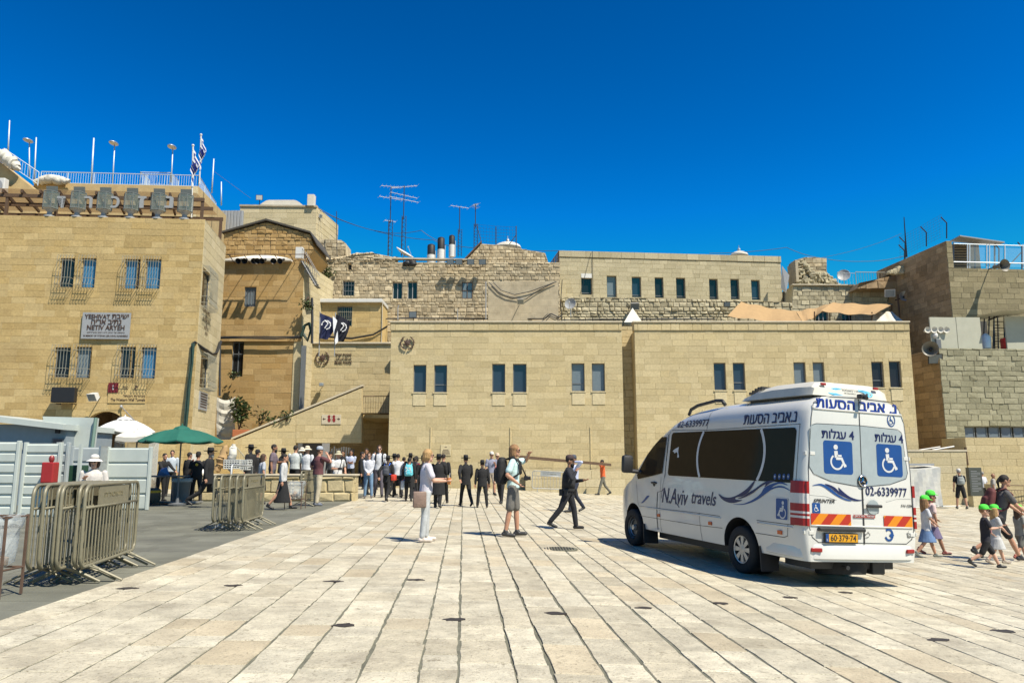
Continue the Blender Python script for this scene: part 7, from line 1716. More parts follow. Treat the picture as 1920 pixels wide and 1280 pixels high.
# photographer, cargo man and the queue behind the planter wall
J = P('man in beige hat and white shirt with a camera by the planter wall', 631, 937, 842, yaw=35, legs='stand', topc=('tee', (.50, .50, .50)), bot=('trousers', (.36, .28, .19)), hat=('sun', (.40, .37, .25)), arms=('hip', 'cam'), shoes=(.12, .08, .05), skin=SKIN, build=1.1)
s = J['s']; rt = worn(J, 'camera', 'camera held at the waist by the man in beige hat', 'camera'); c = J['arms'][1][2]+Vector((.05, -.06, .0))*s; e = MB(); e.box(c, (.14*s, .08*s, .10*s), bev=.01); e.lathe([(.04*s, 0), (.042*s, .1*s), (.001, .1*s)], c, 12, M=Matrix.Rotation(R(90), 3, 'X')); e.build('camera_body', M['black_metal'], rt, local=True); e = MB(); e.tube([c, J['neck']+Vector((.10, -.12, -.06))*s, J['neck']+Vector((.09, .03, .04))*s], .012, 5); e.build('strap', M['dark'], rt, smooth=True, local=True)
P('man in grey and maroon shirt with cap and khaki cargo trousers seen from behind', 594, 948, 836, yaw=130, legs='wide', topc=('tee', (.10, .035, .04)), bot=('trousers', (.40, .35, .25)), hat=('cap', (.30, .33, .38)), hair=('short', 'brown'), arms=('hip', 'face'), shoes=(.12, .13, .16), build=1.22)
P('man in white shirt and beige hat with his back turned in the queue', 572, 930, 833, yaw=160, topc=('tee', (.49, .50, .52)), bot=('trousers', BLK), hat=('sun', (.52, .47, .36)), build=1.15)
P('person in pale bucket hat behind the white shirted man', 563, 926, 836, yaw=200, topc=('shirt', (.5, .48, .44)), bot=('trousers', (.2, .18, .15)), hat=('sun', (.62, .57, .46)))
P('dark haired man in grey white shirt standing with folded arms', 550, 930, 834, yaw=170, topc=('tee', (.42, .45, .44)), bot=('trousers', BLK), arms=('cross', 'cup'), build=1.12)
P('black hatted boy in black jacket by the grey shirted man', 529, 931, 838, yaw=-110, hat=('fedora', BLK), build=.95, **SUIT)
P('woman in striped white top and long black skirt walking right', 528, 955, 850, yaw=95, legs='walk', topc=('shirt', (.43, .43, .43)), bot=('long_skirt', BLK), hair=('bun', 'dark'), arms=('hang', 'hang'), shoes=BLK, skin=SKIN)
P('bearded man in dark plaid shirt looking right in the queue', 508, 934, 832, yaw=95, topc=('tee', (.13, .10, .12)), bot=('trousers', (.08, .08, .09)), hair=('short', 'dark'), beard='dark', arms=('cup', 'hang'), skin=SKIN2)
P('woman with brown hair and patterned top behind the middle barriers', 488, 945, 850, yaw=120, topc=('tee', (.36, .38, .42)), bot=('skirt', BLK), hair=('long', 'brown'), skin=SKIN)
P('black hatted man in long coat looking left by the stair', 467, 934, 831, yaw=-110, topc=('coat', BLK), bot=('trousers', BLK), hat=('fedora', BLK), hair=('short', 'dark'))
P('second black coated man behind the hatted man by the stair', 478, 930, 842, yaw=160, topc=('coat', BLK), bot=('trousers', BLK), hair=('short', 'dark'), hat=('cap', BLK))
P('dark coated man in wide hat at the back of the middle group', 737, 930, 848, yaw=150, topc=('coat', BLK), bot=('trousers', BLK), hat=('fedora', BLK), legs='walk')
P('woman in long dark skirt and headscarf between the middle group and the wall', 780, 930, 854, yaw=-120, topc=('shirt', (.05, .045, .06)), bot=('long_skirt', (.02, .02, .03)), hair=('bob', 'dark'), legs='walk2')
P('man in red shirt partly hidden behind the black hats', 776, 934, 856, yaw=200, topc=('tee', (.42, .03, .02)), bot=('trousers', BLK), legs='step')
P('dark suited man turned sideways near the end of the planter wall', 676, 928, 846, yaw=95, topc=('jacket', BLK), bot=('trousers', BLK), legs='walk', hair=('short', 'dark'))
# in the shade under the landing
P('man in white and blue t-shirt with folded arms in the shade', 658, 906, 843, yaw=5, Y=42, topc=('tee', (.37, .41, .53)), bot=('trousers', BLK), arms=('cross', 'cross'), skin=SKIN2)
P('dark dressed man in the shade left of the blue striped t-shirt', 643, 906, 844, yaw=0, Y=43, topc=('tee', BLK), bot=('trousers', BLK), skin=SKIN2)
P('dark figure in the shade right of the folded arms man', 687, 906, 840, yaw=0, Y=42, topc=('shirt', (.03, .03, .035)), bot=('trousers', BLK), skin=SKIN2)
P('dark clothed person in the shade behind the tall white shirt', 702, 906, 846, yaw=20, Y=41, topc=('jacket', BLK), bot=('trousers', BLK))
P('person in dark cap in the shade above the planter wall', 620, 906, 846, yaw=-30, Y=41, topc=('shirt', (.04, .04, .045)), bot=('trousers', BLK), hat=('cap', BLK))
# left: umbrella group
J = P('tall man in black suit and hat striding right with a black bag', 387, 951, 836, yaw=92, legs='stride', arms=('hang', 'hang'), hat=('fedora', BLK), beard='grey', build=1.08, **SUIT)
rt, c = handbag(J, 'shopping_bag', 'black paper bag with white print carried by the striding man', 'bag', 0, (.012, .012, .013), w=.30, h=.38, d=.09, drop=.05)
s = J['s']; e = MB(); X = c.x+.047*s
for z, hh, ww in ((.02, .035, .22), (-.04, .05, .24), (-.11, .045, .22)): e.quad(Vector((X, c.y-ww/2*s, c.z+z*s)), Vector((X, c.y+ww/2*s, c.z+z*s)), Vector((X, c.y+ww/2*s, c.z+(z+hh)*s)), Vector((X, c.y-ww/2*s, c.z+(z+hh)*s)))
e.lathe([(.001, 0), (.03*s, 0), (.03*s, .002)], (X, c.y, c.z+.11*s), 12, M=Matrix.Rotation(R(90), 3, 'Y')); e.build('white_print', M['white'], rt, local=True)
J = P('man in black t-shirt and cap with yellow back print under the umbrella', 366, 943, 846, yaw=190, legs='wide', topc=('tee', (.012, .012, .016)), bot=('trousers', (.012, .012, .014)), hat=('cap', BLK), arms=('hang', 'hang'), skin=SKIN, build=1.1)
s = J['s']; e = MB(); q = J['hip']+J['sp']*.38*s+J['fy']*.155*s; e.lathe([(.001, 0), (.045*s, .0), (.05*s, -.01)], q, 12, M=Matrix.Rotation(R(-90), 3, 'X')); e.build('yellow_print', mat('yellow_print', (.6, .40, .05), .7), J['rt'], local=True)
P('dark dressed man between the umbrella pole and the black t-shirt', 349, 938, 847, yaw=150, topc=('shirt', BLK), bot=('trousers', BLK))
P('man in black bending over the table under the green umbrella', 299, 940, 849, yaw=60, topc=('shirt', BLK), bot=('trousers', BLK), lean=12, arms=('reach', 'reach'))
P('person in pale shirt in the shade behind the green umbrella', 318, 930, 843, yaw=20, topc=('shirt', (.4, .45, .5)), bot=('trousers', BLK))
P('woman in white hat and white cardigan behind the near barriers', 178, 1010, 845, yaw=12, Y=13.8, legs='step', topc=('shirt', (.49, .46, .43)), bot=('skirt', (.03, .03, .035)), hat=('sun', (.55, .54, .52)), hair=('bob', 'brown'), glasses=True, arms=('hang', 'strap'), skin=SKIN3, shoes=(.48, .48, .48), vox=.011, build=1.12, zoff=0)
rt = worn(J, 'handbag', 'brown shoulder strap bag on the woman in white hat', 'bag'); s = J['s']; e = MB(); e.tube([J['arms'][0][0]+Vector((-.05, .10, .05))*s, J['arms'][0][0]+Vector((-.04, -.03, .09))*s, J['hip']+Vector((.16, -.17, .30))*s, J['hip']+Vector((.20, -.15, .08))*s], .022*s, 6); e.build('strap', cloth_m((.20, .04, .02), 'bag_strap', .6), rt, smooth=True, local=True); e = MB(); e.box(J['hip']+Vector((.24, -.06, -.02))*s, (.10*s, .28*s, .22*s), bev=.03); e.build('bag_body', cloth_m((.20, .04, .02), 'bag_cloth', .6), rt, smooth=50, local=True)
P('person in white hat and white shirt by the white umbrella', 186, 906, 822, yaw=150, Y=30, topc=('shirt', WHT), bot=('trousers', (.2, .2, .2)), hat=('sun', (.53, .53, .52)))
# right: children and walkers
J = P('woman in grey t-shirt and sunglasses leaning forward with the children', 1880, 1052, 889, yaw=78, legs='stride', topc=('tee', (.085, .08, .08)), bot=('shorts', BLK), hair=('pony', 'dark'), glasses=True, lean=16, arms=('down_fwd', 'down_fwd'), shoes=(.03, .03, .035), skin=SKIN, vox=.010)
backpack(J, 'dark red backpack on the woman leading the children', (.10, .025, .025), w=.34, h=.48, d=.2)
G = (.07, .62, .05)
P('girl in green cap, white top and denim skirt beside the van', 1741, 1046, 928, yaw=80, legs='walk', topc=('tee', (.46, .47, .50)), bot=('short_skirt', (.10, .17, .32)), hat=('cap', G), hair=('long', 'sandy'), child=True, arms=('fwd', 'fwd'), shoes=(.16, .17, .15), vox=.009, skin=SKIN)
P('taller girl in green cap and pale pink top walking beside the van', 1752, 1040, 919, yaw=85, legs='walk2', topc=('tee', (.55, .42, .40)), bot=('short_skirt', (.12, .10, .18)), hat=('cap', G), hair=('short', 'brown'), child=True, arms=('fwd', 'hang'), shoes=(.22, .06, .05), vox=.009, skin=SKIN2)
J = P('boy in green cap, black t-shirt and black shorts striding right', 1853, 1066, 945, yaw=75, legs='stride', topc=('tee', (.014, .014, .022)), bot=('shorts', (.012, .012, .014)), hat=('cap', G), hair=('short', 'sandy'), child=True, glasses=True, arms=('fwd', 'cup'), shoes=(.02, .02, .022), vox=.009, skin=SKIN3)
s = J['s']; e = MB(); q = J['hip']+J['sp']*.30*s-J['fy']*.142*s; e.box(q, (.10*s, .02, .12*s), bev=.008); e.build('chest_print', mat('chest_print', (.45, .20, .22), .7), J['rt'], local=True)
P('girl in green cap and grey dress beside the boy in black', 1872, 1058, 945, yaw=85, legs='walk', topc=('dress', (.42, .42, .42)), bot=('none', BLK), hat=('cap', G), hair=('long', 'blond'), child=True, arms=('cup', 'fwd'), shoes=(.3, .25, .2), vox=.009, skin=SKIN3)
P('child in green cap and grey clothes cut by the right edge', 1917, 1050, 945, yaw=100, legs='walk', topc=('tee', (.24, .24, .22)), bot=('shorts', (.12, .12, .11)), hat=('cap', G), hair=('long', 'brown'), child=True, arms=('fwd', 'hang'), shoes=(.3, .08, .06), vox=.009, skin=SKIN)
J = P('man in black t-shirt and shorts with headscarf facing the dark monument', 1804, 954, 878, yaw=165, legs='wide', topc=('tee', BLK), bot=('shorts', BLK), hair=('short', 'grey'), hat=('cap', (.5, .48, .45)), arms=('hang', 'cup'), skin=SKIN, shoes=(.03, .03, .03))
backpack(J, 'grey backpack on the man facing the dark monument', (.22, .24, .23), w=.3, h=.36)
P('person in white shirt half hidden behind the dark monument', 1840, 946, 883, Y=42.3, yaw=200, topc=('tee', WHT), bot=('shorts', BLK), hair=('short', 'grey'))
P('bald man walking behind the woman with the red backpack', 1866, 951, 887, yaw=60, topc=('tee', (.3, .28, .26)), bot=('trousers', (.1, .1, .1)), hair=(None, 'dark'), skin=SKIN2)
P('distant person in pale top at the far right by the tan wall', 1915, 940, 888, yaw=-60, legs='walk', topc=('tee', (.5, .48, .45)), bot=('trousers', (.3, .25, .2)))
# ------------------------------------------------------------------ crowd barriers
bz = mat('barrier_bronze', (.19, .175, .118), .45, metal=.12, noise=.12, nscale=12)
bgrey = mat('barrier_grey', (.36, .37, .37), .45, metal=.4, noise=.1)
def barrier_proto(name, label, L=1.98, H=1.12, plate=True, m_=bz, group=None, nb=17, feet='fork'):
    """crowd barrier along +X from 0 to L, standing on z = 0"""
    rt = thing(name, label, 'barrier', (0, 0, 0), 0, group); r = .021; z0, z1, c = .19, H, .13
    pts = []
    for cx_, cz_, a0 in ((L-c, z1-c, 90), (L-c, z0+c, 0), (c, z0+c, -90), (c, z1-c, -180)): pts += [(cx_+c*math.cos(R(a0-90*i/5)), 0, cz_+c*math.sin(R(a0-90*i/5))) for i in range(6)]
    m = MB(); m.tube(pts, r, 8, closed=True); m.tube([(.02, 0, .86), (L-.02, 0, .86)], .016, 6); m.build('frame', m_, rt, smooth=True, local=True)
    m = MB()
    for k in range(1, nb+1): x = L*k/(nb+1); m.tube([(x, 0, z0+.005), (x, 0, .86)], .0095, 6, cap=False)
    for x in (.12, .22, L-.22, L-.12): m.tube([(x, 0, .86), (x, 0, z1)], .0095, 6, cap=False)
    m.build('bars', m_, rt, smooth=True, local=True)
    if plate:
        m = MB(); m.box((L*.5, 0, .985), (L*.56, .012, .22)); p = m.build('plate', m_, rt, local=True); m = MB(); text_on(m, heb('משטרה'), (L*.48, -.008, .99), (1, 0, 0), (0, 0, 1), .1, width=L*.34, height=.05, extr=.003); m.build('stamped_letters', mat('stamped', (.15, .13, .07), .5) if 'stamped' not in bpy.data.materials else bpy.data.materials['stamped'], p, local=True)
    for x in (.30, L-.30):
        m = MB()
        if feet == 'fork':
            for s_ in (1, -1): m.tube([(x-.05, 0, z0), (x-.03*s_, s_*.10, z0-.05), (x+.04, s_*.36, .012)], .014, 6); m.tube([(x+.07, 0, z0), (x+.06, s_*.36, .012)], .012, 6)
        else: m.box((x, 0, .012), (.07, .5, .012)); m.tube([(x, 0, .01), (x, 0, z0)], .018, 6)
        m.build('foot', m_, rt, local=True)
    return rt
def place(o, a, b_, z=0):
    o.location = (a[0], a[1], gz(a[0])+z); d = Vector((b_[0]-a[0], b_[1]-a[1])); o.rotation_euler = (0, -math.atan2(gz(b_[0])-gz(a[0]), d.length), math.atan2(d.y, d.x))
pb0 = None
def stack(front_px, far_px, n, step, labels, group, L=1.98):
    global pb0
    a, b_ = gp(*front_px), gp(*far_px); d = (b_-a).normalized(); nrm = Vector((-d.y, d.x, 0))
    for i in range(n):
        if pb0 is None: pb0 = barrier_proto('crowd_barrier', labels[i], group=group); o = pb0
        else: o = dup(pb0, label=labels[i]); o['group'] = group
        q = a+nrm*step*i*rng.uniform(.8, 1.2)+d*rng.uniform(-.12, .06)*(1 if i else 0); e = q+d*L+nrm*rng.uniform(-.05, .05); place(o, q, e)
stack((146, 1098), (276, 1046), 6, .092, ['front bronze barrier of the near stack with stamped plate facing the plaza', 'second bronze barrier in the near stack behind the front one', 'third bronze barrier in the near stack', 'fourth bronze barrier in the near stack', 'fifth bronze barrier in the near stack', 'rearmost bronze barrier of the near stack, nearest the white hoarding'], 'bronze barriers stacked in the near bundle')
stack((452, 996), (520, 972), 5, .13, ['front bronze barrier of the far stack with its plate facing the plaza', 'second bronze barrier in the far stack', 'third bronze barrier in the far stack', 'fourth bronze barrier in the far stack', 'rearmost bronze barrier of the far stack'], 'bronze barriers stacked in the far bundle')
# grey plate footed barrier at the near end of the far stack
a = gp(428, 990); rt = thing('steel_barrier', 'grey steel barrier end with triangular foot plates beside the far bronze stack', 'barrier', a); m = MB()
ld = (gp(520, 972)-gp(452, 996)).normalized(); pr = Vector((ld.y, -ld.x, 0)); up = Vector((0, 0, 1))
q = a+ld*1.9; m.tube([a+up*.05, a+up*1.30, a+up*1.34+ld*.06, q+up*1.30, q+up*.05], .024, 8); m.tube([a+up*.12, q+up*.12], .02, 6); m.build('frame', bgrey, rt, smooth=True)
m = MB(); m.add([a+pr*.36+up*.01, a-pr*.36+up*.01, a-pr*.02+up*.30, a+pr*.02+up*.30]+[v+ld*.02 for v in (a+pr*.36+up*.01, a-pr*.36+up*.01, a-pr*.02+up*.30, a+pr*.02+up*.30)], [(0, 1, 2, 3), (7, 6, 5, 4), (0, 1, 5, 4), (1, 2, 6, 5), (2, 3, 7, 6), (3, 0, 4, 7)]); m.build('foot_plate', bgrey, rt)
# single barriers further back
o = dup(pb0, label='bronze barrier by the rubbish stand in front of the planter wall'); o['group'] = 'loose bronze barriers'; place(o, gp(562, 950), gp(590, 944))
A = at(997, 922, 43); B = at(1050, 922, 43)
o = barrier_proto('crowd_barrier', 'pale barrier standing against the low wall behind the officer', m_=bgrey, feet='flat', nb=11); place(o, (A.x, 42.9), (B.x, 42.9))
A, B = gp(1876, 948), gp(1925, 952)
o = barrier_proto('crowd_barrier', 'dark barrier at the far right edge behind the walking woman', m_=M['wood'], plate=False, feet='flat', nb=10); place(o, A, (A.x+1.98, A.y+.2))
# ------------------------------------------------------------------ rubbish bag stands
film = mat('clear_bag', (.55, .60, .62), .25, alpha=.42, spec=.6, bump=.6, bscale=9)
def bagstand(label, px, py, topy, w, legmat='rust', seed=0):
    g = gp(px, py); H = at(px, topy, g.y).z-g.z; rr = random.Random(seed); rt = thing('rubbish_stand', label, 'rubbish stand', g, 0, 'clear rubbish bags on iron stands')
    m = MB(); h = w/2
    for x in (-1, 1):
        for y in (-1, 1): m.box((x*h, y*h, H/2), (.022, .022, H))
    for z in (H*.98, H*.34):
        m.tube([(-h, -h, z), (h, -h, z), (h, h, z), (-h, h, z)], .012, 5, closed=True)
    m.build('stand_frame', M[legmat], rt, local=True); m = MB(); n = 20; lev = []
    for j, (z, f) in enumerate(((H*1.01, 1.06), (H*.97, 1.08), (H*.84, 1.05), (H*.88, .96), (H*.7, .92), (H*.55, .88), (H*.42, .78), (H*.36, .45), (H*.35, .02))):
        ring = []
        for k in range(n):
            a = 2*math.pi*k/n; c, s_ = math.cos(a), math.sin(a); q = 1/max(abs(c), abs(s_))**.7; jj = 1+rr.uniform(-.05, .05)*(1 if j else 0); ring.append((c*q*h*f*jj, s_*q*h*f*jj, z+rr.uniform(-.015, .015)))
        lev.append(ring)
    m.add([v for r_ in lev for v in r_], [(i*n+k, i*n+(k+1) % n, (i+1)*n+(k+1) % n, (i+1)*n+k) for i in range(len(lev)-1) for k in range(n)]); m.build('clear_bag', film, rt, smooth=True, local=True)
    m = MB()
    for k in range(9): m.box((rr.uniform(-.5, .5)*h, rr.uniform(-.5, .5)*h, H*rr.uniform(.38, .58)), (rr.uniform(.05, .13), rr.uniform(.05, .12), rr.uniform(.04, .1)), rr.uniform(0, 3), rr.uniform(-1, 1), 0, tint=rr.random(), bev=.01)
    m.build('litter', mat('litter', (.55, .52, .48), .8, c2=(.35, .22, .12)) if 'litter' not in bpy.data.materials else bpy.data.materials['litter'], rt, local=True)
bagstand('clear rubbish bag on a dark iron stand at the left edge of the picture', -14, 1118, 965, .36, seed=1)
bagstand('clear rubbish bag stand beside the woman in the long black skirt', 553, 953, 902, .50, seed=2)
# ------------------------------------------------------------------ planter wall and stair bits
wP = front(28.9); root = bld('planter_wall', 'low rough stone planter wall with flat cap in front of the queue', 'wall', Y=28.9, px=560)
p = down(wP, [(366, 'g'), (665, 'g'), (665, 892), (366, 892)], extra=-.2)
wall_part('wall', wP, root, [p], mats=('stone_gold', 'mortar'), course=.34, lr=(.5, .9), joint=.014, prot=(.03, .08), rough=1, seed=111, depth=.7, chamfer=.04)
u0, u1 = p[0][0], p[1][0]; z1 = max(q[1] for q in p)
wPs = Wall((u1, 28.9), (0, 1)); m = MB(); masonry(m, wPs, [[(0, -.2), (.7, -.2), (.7, z1), (0, z1)]], course=.34, lr=(.6, .9), joint=.014, prot=(.01, .03), seed=112); m.build('end_wall', [M['stone_gold'], M['mortar']], root)
m = MB(); m.span((u0, 28.82, z1), (u1+.06, 29.65, z1+.07), bev=.015); m.build('coping', M['coping'], root)
a, b_ = at(448, 880, 45.5), at(470, 905, 45.5)
railing('stair_handrail', 'short pale stair handrail behind the black hatted man', at(440, 868, 46), at(462, 895, 46), 0, 1.0, step=.15, r=.014, mt='bars')
m = MB(); ws_ = front(49.5)
for i in range(7):
    for j in range(12):
        def Q(i, j): px = 406+36*i/7-(2*math.sin(j*.9) if i == 7 else 0); py = 743+75*j/12; q = ws_.p(*ws_.uz(px, py)); return q+Vector((0, -.12*math.sin(math.pi*i/7)*abs(math.sin(j*1.15))-.03*math.sin(i*2+j), -.25*math.sin(math.pi*i/7)))
        m.quad(Q(i, j), Q(i+1, j), Q(i+1, j+1), Q(i, j+1))
tag(m.build('hanging_sheet', M['canvas_white'], smooth=True), 'cream sheet hanging in swags at the corner beside the potted shrub', 'tarpaulin')
# ------------------------------------------------------------------ plants
def shrub(name, label, base, h, w, n, cat='plant', pot=None, stems=4, seed=0, leaf=.16):
    rr = random.Random(seed); rt = thing(name, label, cat, base); m = MB(); L = MB(); base = Vector(base)
    for k in range(stems):
        tp = base+Vector((rr.uniform(-.5, .5)*w, rr.uniform(-.3, .3)*w, h*rr.uniform(.7, 1))); md = base.lerp(tp, .5)+Vector((rr.uniform(-.1, .1), 0, 0)); m.tube([base, md, tp], [.04, .028, .01], 5)
        for q in range(n//stems):
            t = rr.uniform(.3, 1.0); c = (base.lerp(md, t*2) if t < .5 else md.lerp(tp, t*2-1))+Vector((rr.gauss(0, .16)*w, rr.gauss(0, .16)*w, rr.gauss(0, .06)*h)); d = Vector((rr.uniform(-1, 1), rr.uniform(-1, 1), rr.uniform(-.6, .8))).normalized(); u = d.cross(Vector((rr.random(), rr.random(), 1))).normalized()*leaf*.28; l = leaf*rr.uniform(.6, 1.3)
            L.add([c, c+d*l*.5+u, c+d*l, c+d*l*.5-u], [(0, 1, 2, 3)], rr.random())
    m.build('stem', M['wood'], rt); L.build('foliage', M['leaf'], rt, fix=False)
    if pot: q = MB(); q.lathe([(pot*.75, -.55), (pot, .0), (pot*1.05, .02), (pot*.9, .0), (.001, -.04)], base, 16); q.build('pot', M['terracotta'], rt, smooth=40)
    return rt
b0 = at(448, 806, 48.8); shrub('potted_shrub', 'leafy green potted shrub standing on the stair top by the cream sheet', b0, 2.1, .85, 380, pot=None, seed=1, leaf=.30)
m = MB(); q = at(453, 812, 48.6); m.box(q, (1.0, .5, .45), bev=.03); tag(m.build('planter_box', M['terracotta']), 'terracotta trough planter beneath the potted shrub', 'planter')
shrub('climbing_plant', 'thin sprawling plant on the orange wall right of the potted shrub', at(486, 803, 49.6), 1.5, .9, 70, seed=2, leaf=.24, stems=3)
shrub('bush', 'small green bush on top of the sloping stair wall', at(537, 790, 48), .7, .8, 90, seed=3, leaf=.25, stems=3)
shrub('bush', 'low green tuft in the middle of the sloping stair wall', at(512, 797, 48.2), .5, .8, 70, seed=8, leaf=.22, stems=3)
shrub('hanging_plant', 'tuft of greenery hanging from the corner of the orange house', at(578, 556, 50.5), -1.0, .8, 160, seed=4, leaf=.2)
shrub('hanging_plant', 'dark creeper on the top left corner of the rubble wall', at(604, 490, 56.5), -1.6, 1.5, 220, seed=5, leaf=.22)
shrub('dry_plant', 'dry twiggy pot plant under the dark lower window of the orange house', at(437, 712, 50.3), .6, .7, 90, seed=6, leaf=.2)
# ------------------------------------------------------------------ cables on the left walls
def bundle(label, paths, r, mt, name='cable_bundle', spread=.06, n=4):
    m = MB()
    for P_ in paths:
        for k in range(n): o = Vector((rng.uniform(-1, 1)*spread, rng.uniform(-1, 1)*spread, rng.uniform(-1, 1)*spread)); m.tube([Vector(p)+o+Vector((rng.uniform(-.03, .03), 0, rng.uniform(-.03, .03))) for p in P_], r, 5)
    tag(m.build(name, M[mt]), label, 'cable')
c_ = lambda px, py, o=.15: wF.p(*wF.uz(px, py), o)
bundle('green cable bundle running down the corner of the tan school building', [[c_(364, 643), c_(362, 680, .2), c_(358, 720, .25), c_(355, 760, .3), c_(352, 800, .3)]], .05, 'cable_green', n=5, spread=.08)
s_c = lambda px, py, o=.15: wS.p(*wS.uz(px, py), o)
bundle('dark cable loops on the lit side wall of the school building', [[c_(366, 643), s_c(378, 655), s_c(392, 664), s_c(402, 662), s_c(409, 640)]], .05, 'cable', n=4)
d_c = lambda px, py, o=.3: wD_.p(*wD_.uz(px, py), o)
bundle('thick dark cable line along the middle of the orange house wall', [[d_c(408, 634), d_c(440, 633), d_c(480, 634), d_c(520, 635), d_c(566, 633)]], .045, 'cable', n=3)
bundle('coiled green cables at the right end of the wall cable line', [[d_c(566, 634), d_c(572, 612), d_c(580, 608), d_c(584, 622), d_c(578, 640), d_c(570, 628)]], .05, 'cable_green', n=5, spread=.12)
bundle('dark vertical pipes left of the lower window on the orange house', [[d_c(409, 640), d_c(408, 690), d_c(407, 740)], [d_c(416, 640), d_c(415, 742)]], .07, 'cable', n=2)
l_c = lambda px, py, o=.12: wL.p(*wL.uz(px, py), o)
bundle('dark cables swagging across the small tan outbuilding', [[l_c(596, 628), l_c(620, 632), l_c(660, 635), l_c(700, 628), l_c(727, 612)]], .035, 'cable', n=3)
bundle('tangle of cables at the left end of the terrace stones', [[at(1050, 520, 57.5), at(1047, 560, 57.4), at(1049, 598, 57.3)], [at(1020, 598, 53), at(1030, 588, 53), at(1045, 596, 53), at(1052, 590, 53)]], .03, 'cable', n=5, spread=.2)
bundle('vertical pipe between the orange house and the annex', [[at(585, 560, 50.4), at(585, 600, 50.4), at(585, 645, 50.4)]], .09, 'cable', n=1)
bundle('cable run along the foot of the rubble wall above the hall roof', [[at(690, 598, 56), at(760, 596, 56), at(850, 596, 56), at(915, 597, 55), at(1020, 596, 53)]], .03, 'cable', n=3)
bundle('cable run along the foot of the terrace stones above the hall roof', [[at(1055, 600, 57), at(1130, 599, 57), at(1240, 598, 57), at(1340, 598, 57)]], .03, 'cable', n=3)
m = MB(); m.tube([at(746, 600, 55), at(746, 577, 55), at(748, 572, 55)], .04, 6); m.tube([at(858, 600, 55.5), at(858, 579, 55.5)], .03, 6); m.tube([at(911, 598, 53.4), at(911, 528, 53.4)], .04, 6); tag(m.build('conduit', M['sign_grey']), 'thin upright conduits in front of the rubble wall', 'pipe')
# police flags
def pflag(label, px, py0, py1, w, mm, seed=0, light=False):
    a = at(px, 668, 48.2); b_ = at(px+2, py0-4, 48.2); rt = thing('police_flag', label, 'flag', a); m = MB(); m.tube([a, b_], .03, 6); m.build('flagpole', M['sign_grey'], rt); m = MB(); H = at(px, py0, 48.2).z-at(px, py1, 48.2).z
    def P(s, t): x = b_.x+.03+w*s*(1-.45*t*t)*(1-.15*s); return Vector((x, 48.1+.16*math.sin(s*8+seed+t*3), b_.z-.1-H*(t*(1-.25*s)+.30*s)))
    for i in range(9):
        for j in range(9): m.quad(P(i/9, j/9), P((i+1)/9, j/9), P((i+1)/9, (j+1)/9), P(i/9, (j+1)/9))
    cl = m.build('cloth', mm, rt, smooth=True); m = MB(); c = P(.45, .42)+Vector((0, -.12, 0))
    for k in range(8): aa = k*.6-1.5; m.tube([c+Vector((.28*math.cos(aa), 0, .28*math.sin(aa))), c+Vector((.28*math.cos(aa+.5), 0, .28*math.sin(aa+.5)))], .035, 5)
    m.tube([c+Vector((-.1, 0, .3)), c+Vector((.12, 0, .1)), c+Vector((-.08, 0, -.2))], .035, 5); m.build('emblem', fwh, cl)
pflag('left navy police flag with white emblem in front of the small outbuilding', 598, 588, 636, 1.25, navy, 0)
pflag('right navy police flag drooping before the barred window', 627, 590, 640, 1.15, mat('flag_black', (.008, .009, .02), .8), 2)
m = MB(); ps = [(624, 592), (632, 600), (634, 640), (629, 646), (625, 620)]; m.add([at(x, y, 48.0) for x, y in ps], [tuple(range(5))]); tag(m.build('folded_flag', fwh), 'pale folded flag between the two navy police flags', 'flag')
# ------------------------------------------------------------------ left hoarding, cabin, umbrellas
panel_w = mat('hoarding_white', (.43, .47, .44), .45, noise=.08, nscale=2, stain=.3, stc=(.4, .4, .36))
panel_s = mat('hoarding_grey', (.33, .36, .36), .45, noise=.1, nscale=3)
def ribbed(name, label, px0, px1, ytop, ybot, Y, m_, ribs=7, cat='hoarding', door=False):
    a, b_ = at(px0, ybot, Y), at(px1, ybot, Y); z0 = min(gz(a.x), a.z); z1 = at(px0, ytop, Y).z; rt = thing(name, label, cat, (a.x, Y, z0)); m = MB(); h = (z1-z0)/ribs
    for k in range(ribs): m.add([(x, y, z) for x in (a.x, b_.x) for y, z in ((Y, z0+h*k+.02), (Y-.035, z0+h*k+.05), (Y-.035, z0+h*(k+1)-.05), (Y, z0+h*(k+1)-.02))], [(0, 4, 5, 1), (1, 5, 6, 2), (2, 6, 7, 3)])
    m.span((a.x, Y+.002, z0), (b_.x, Y+.06, z1)); m.build('panel', m_, rt)
    for x in (a.x, b_.x): m = MB(); m.span((x-.04, Y-.06, z0), (x+.04, Y+.05, z1+.03), bev=.01); m.build('post', m_, rt)
    return rt
ribbed('hoarding', 'white ribbed steel hoarding panel at the far left', -60, 24, 828, 962, 20.5, panel_w)
ribbed('hoarding_gate', 'white ribbed gate panel beside the red cabinet', 38, 104, 831, 958, 20.5, panel_w, cat='gate')
m = MB(); q = at(31, 890, 20.4); m.span(at(26, 960, 20.45), at(36, 829, 20.55)); m.build('gate_post', panel_w) ; tag(bpy.data.objects['gate_post'], 'white perforated post between the two ribbed panels', 'post')
ribbed('hoarding', 'narrow grey steel panel right of the red cabinet', 104, 123, 831, 905, 21.5, panel_s)
ribbed('hoarding', 'grey ribbed panel behind the woman in the white hat', 132, 190, 838, 910, 24, panel_s, ribs=4)
ribbed('hoarding', 'light grey ribbed panel left of the green umbrella', 199, 279, 839, 905, 23.5, panel_w, ribs=4)
m = MB(); m.span(at(147, 905, 22), at(152, 833, 22.1)); tag(m.build('gate_post', panel_w), 'slim white post left of the woman in the white hat', 'post')
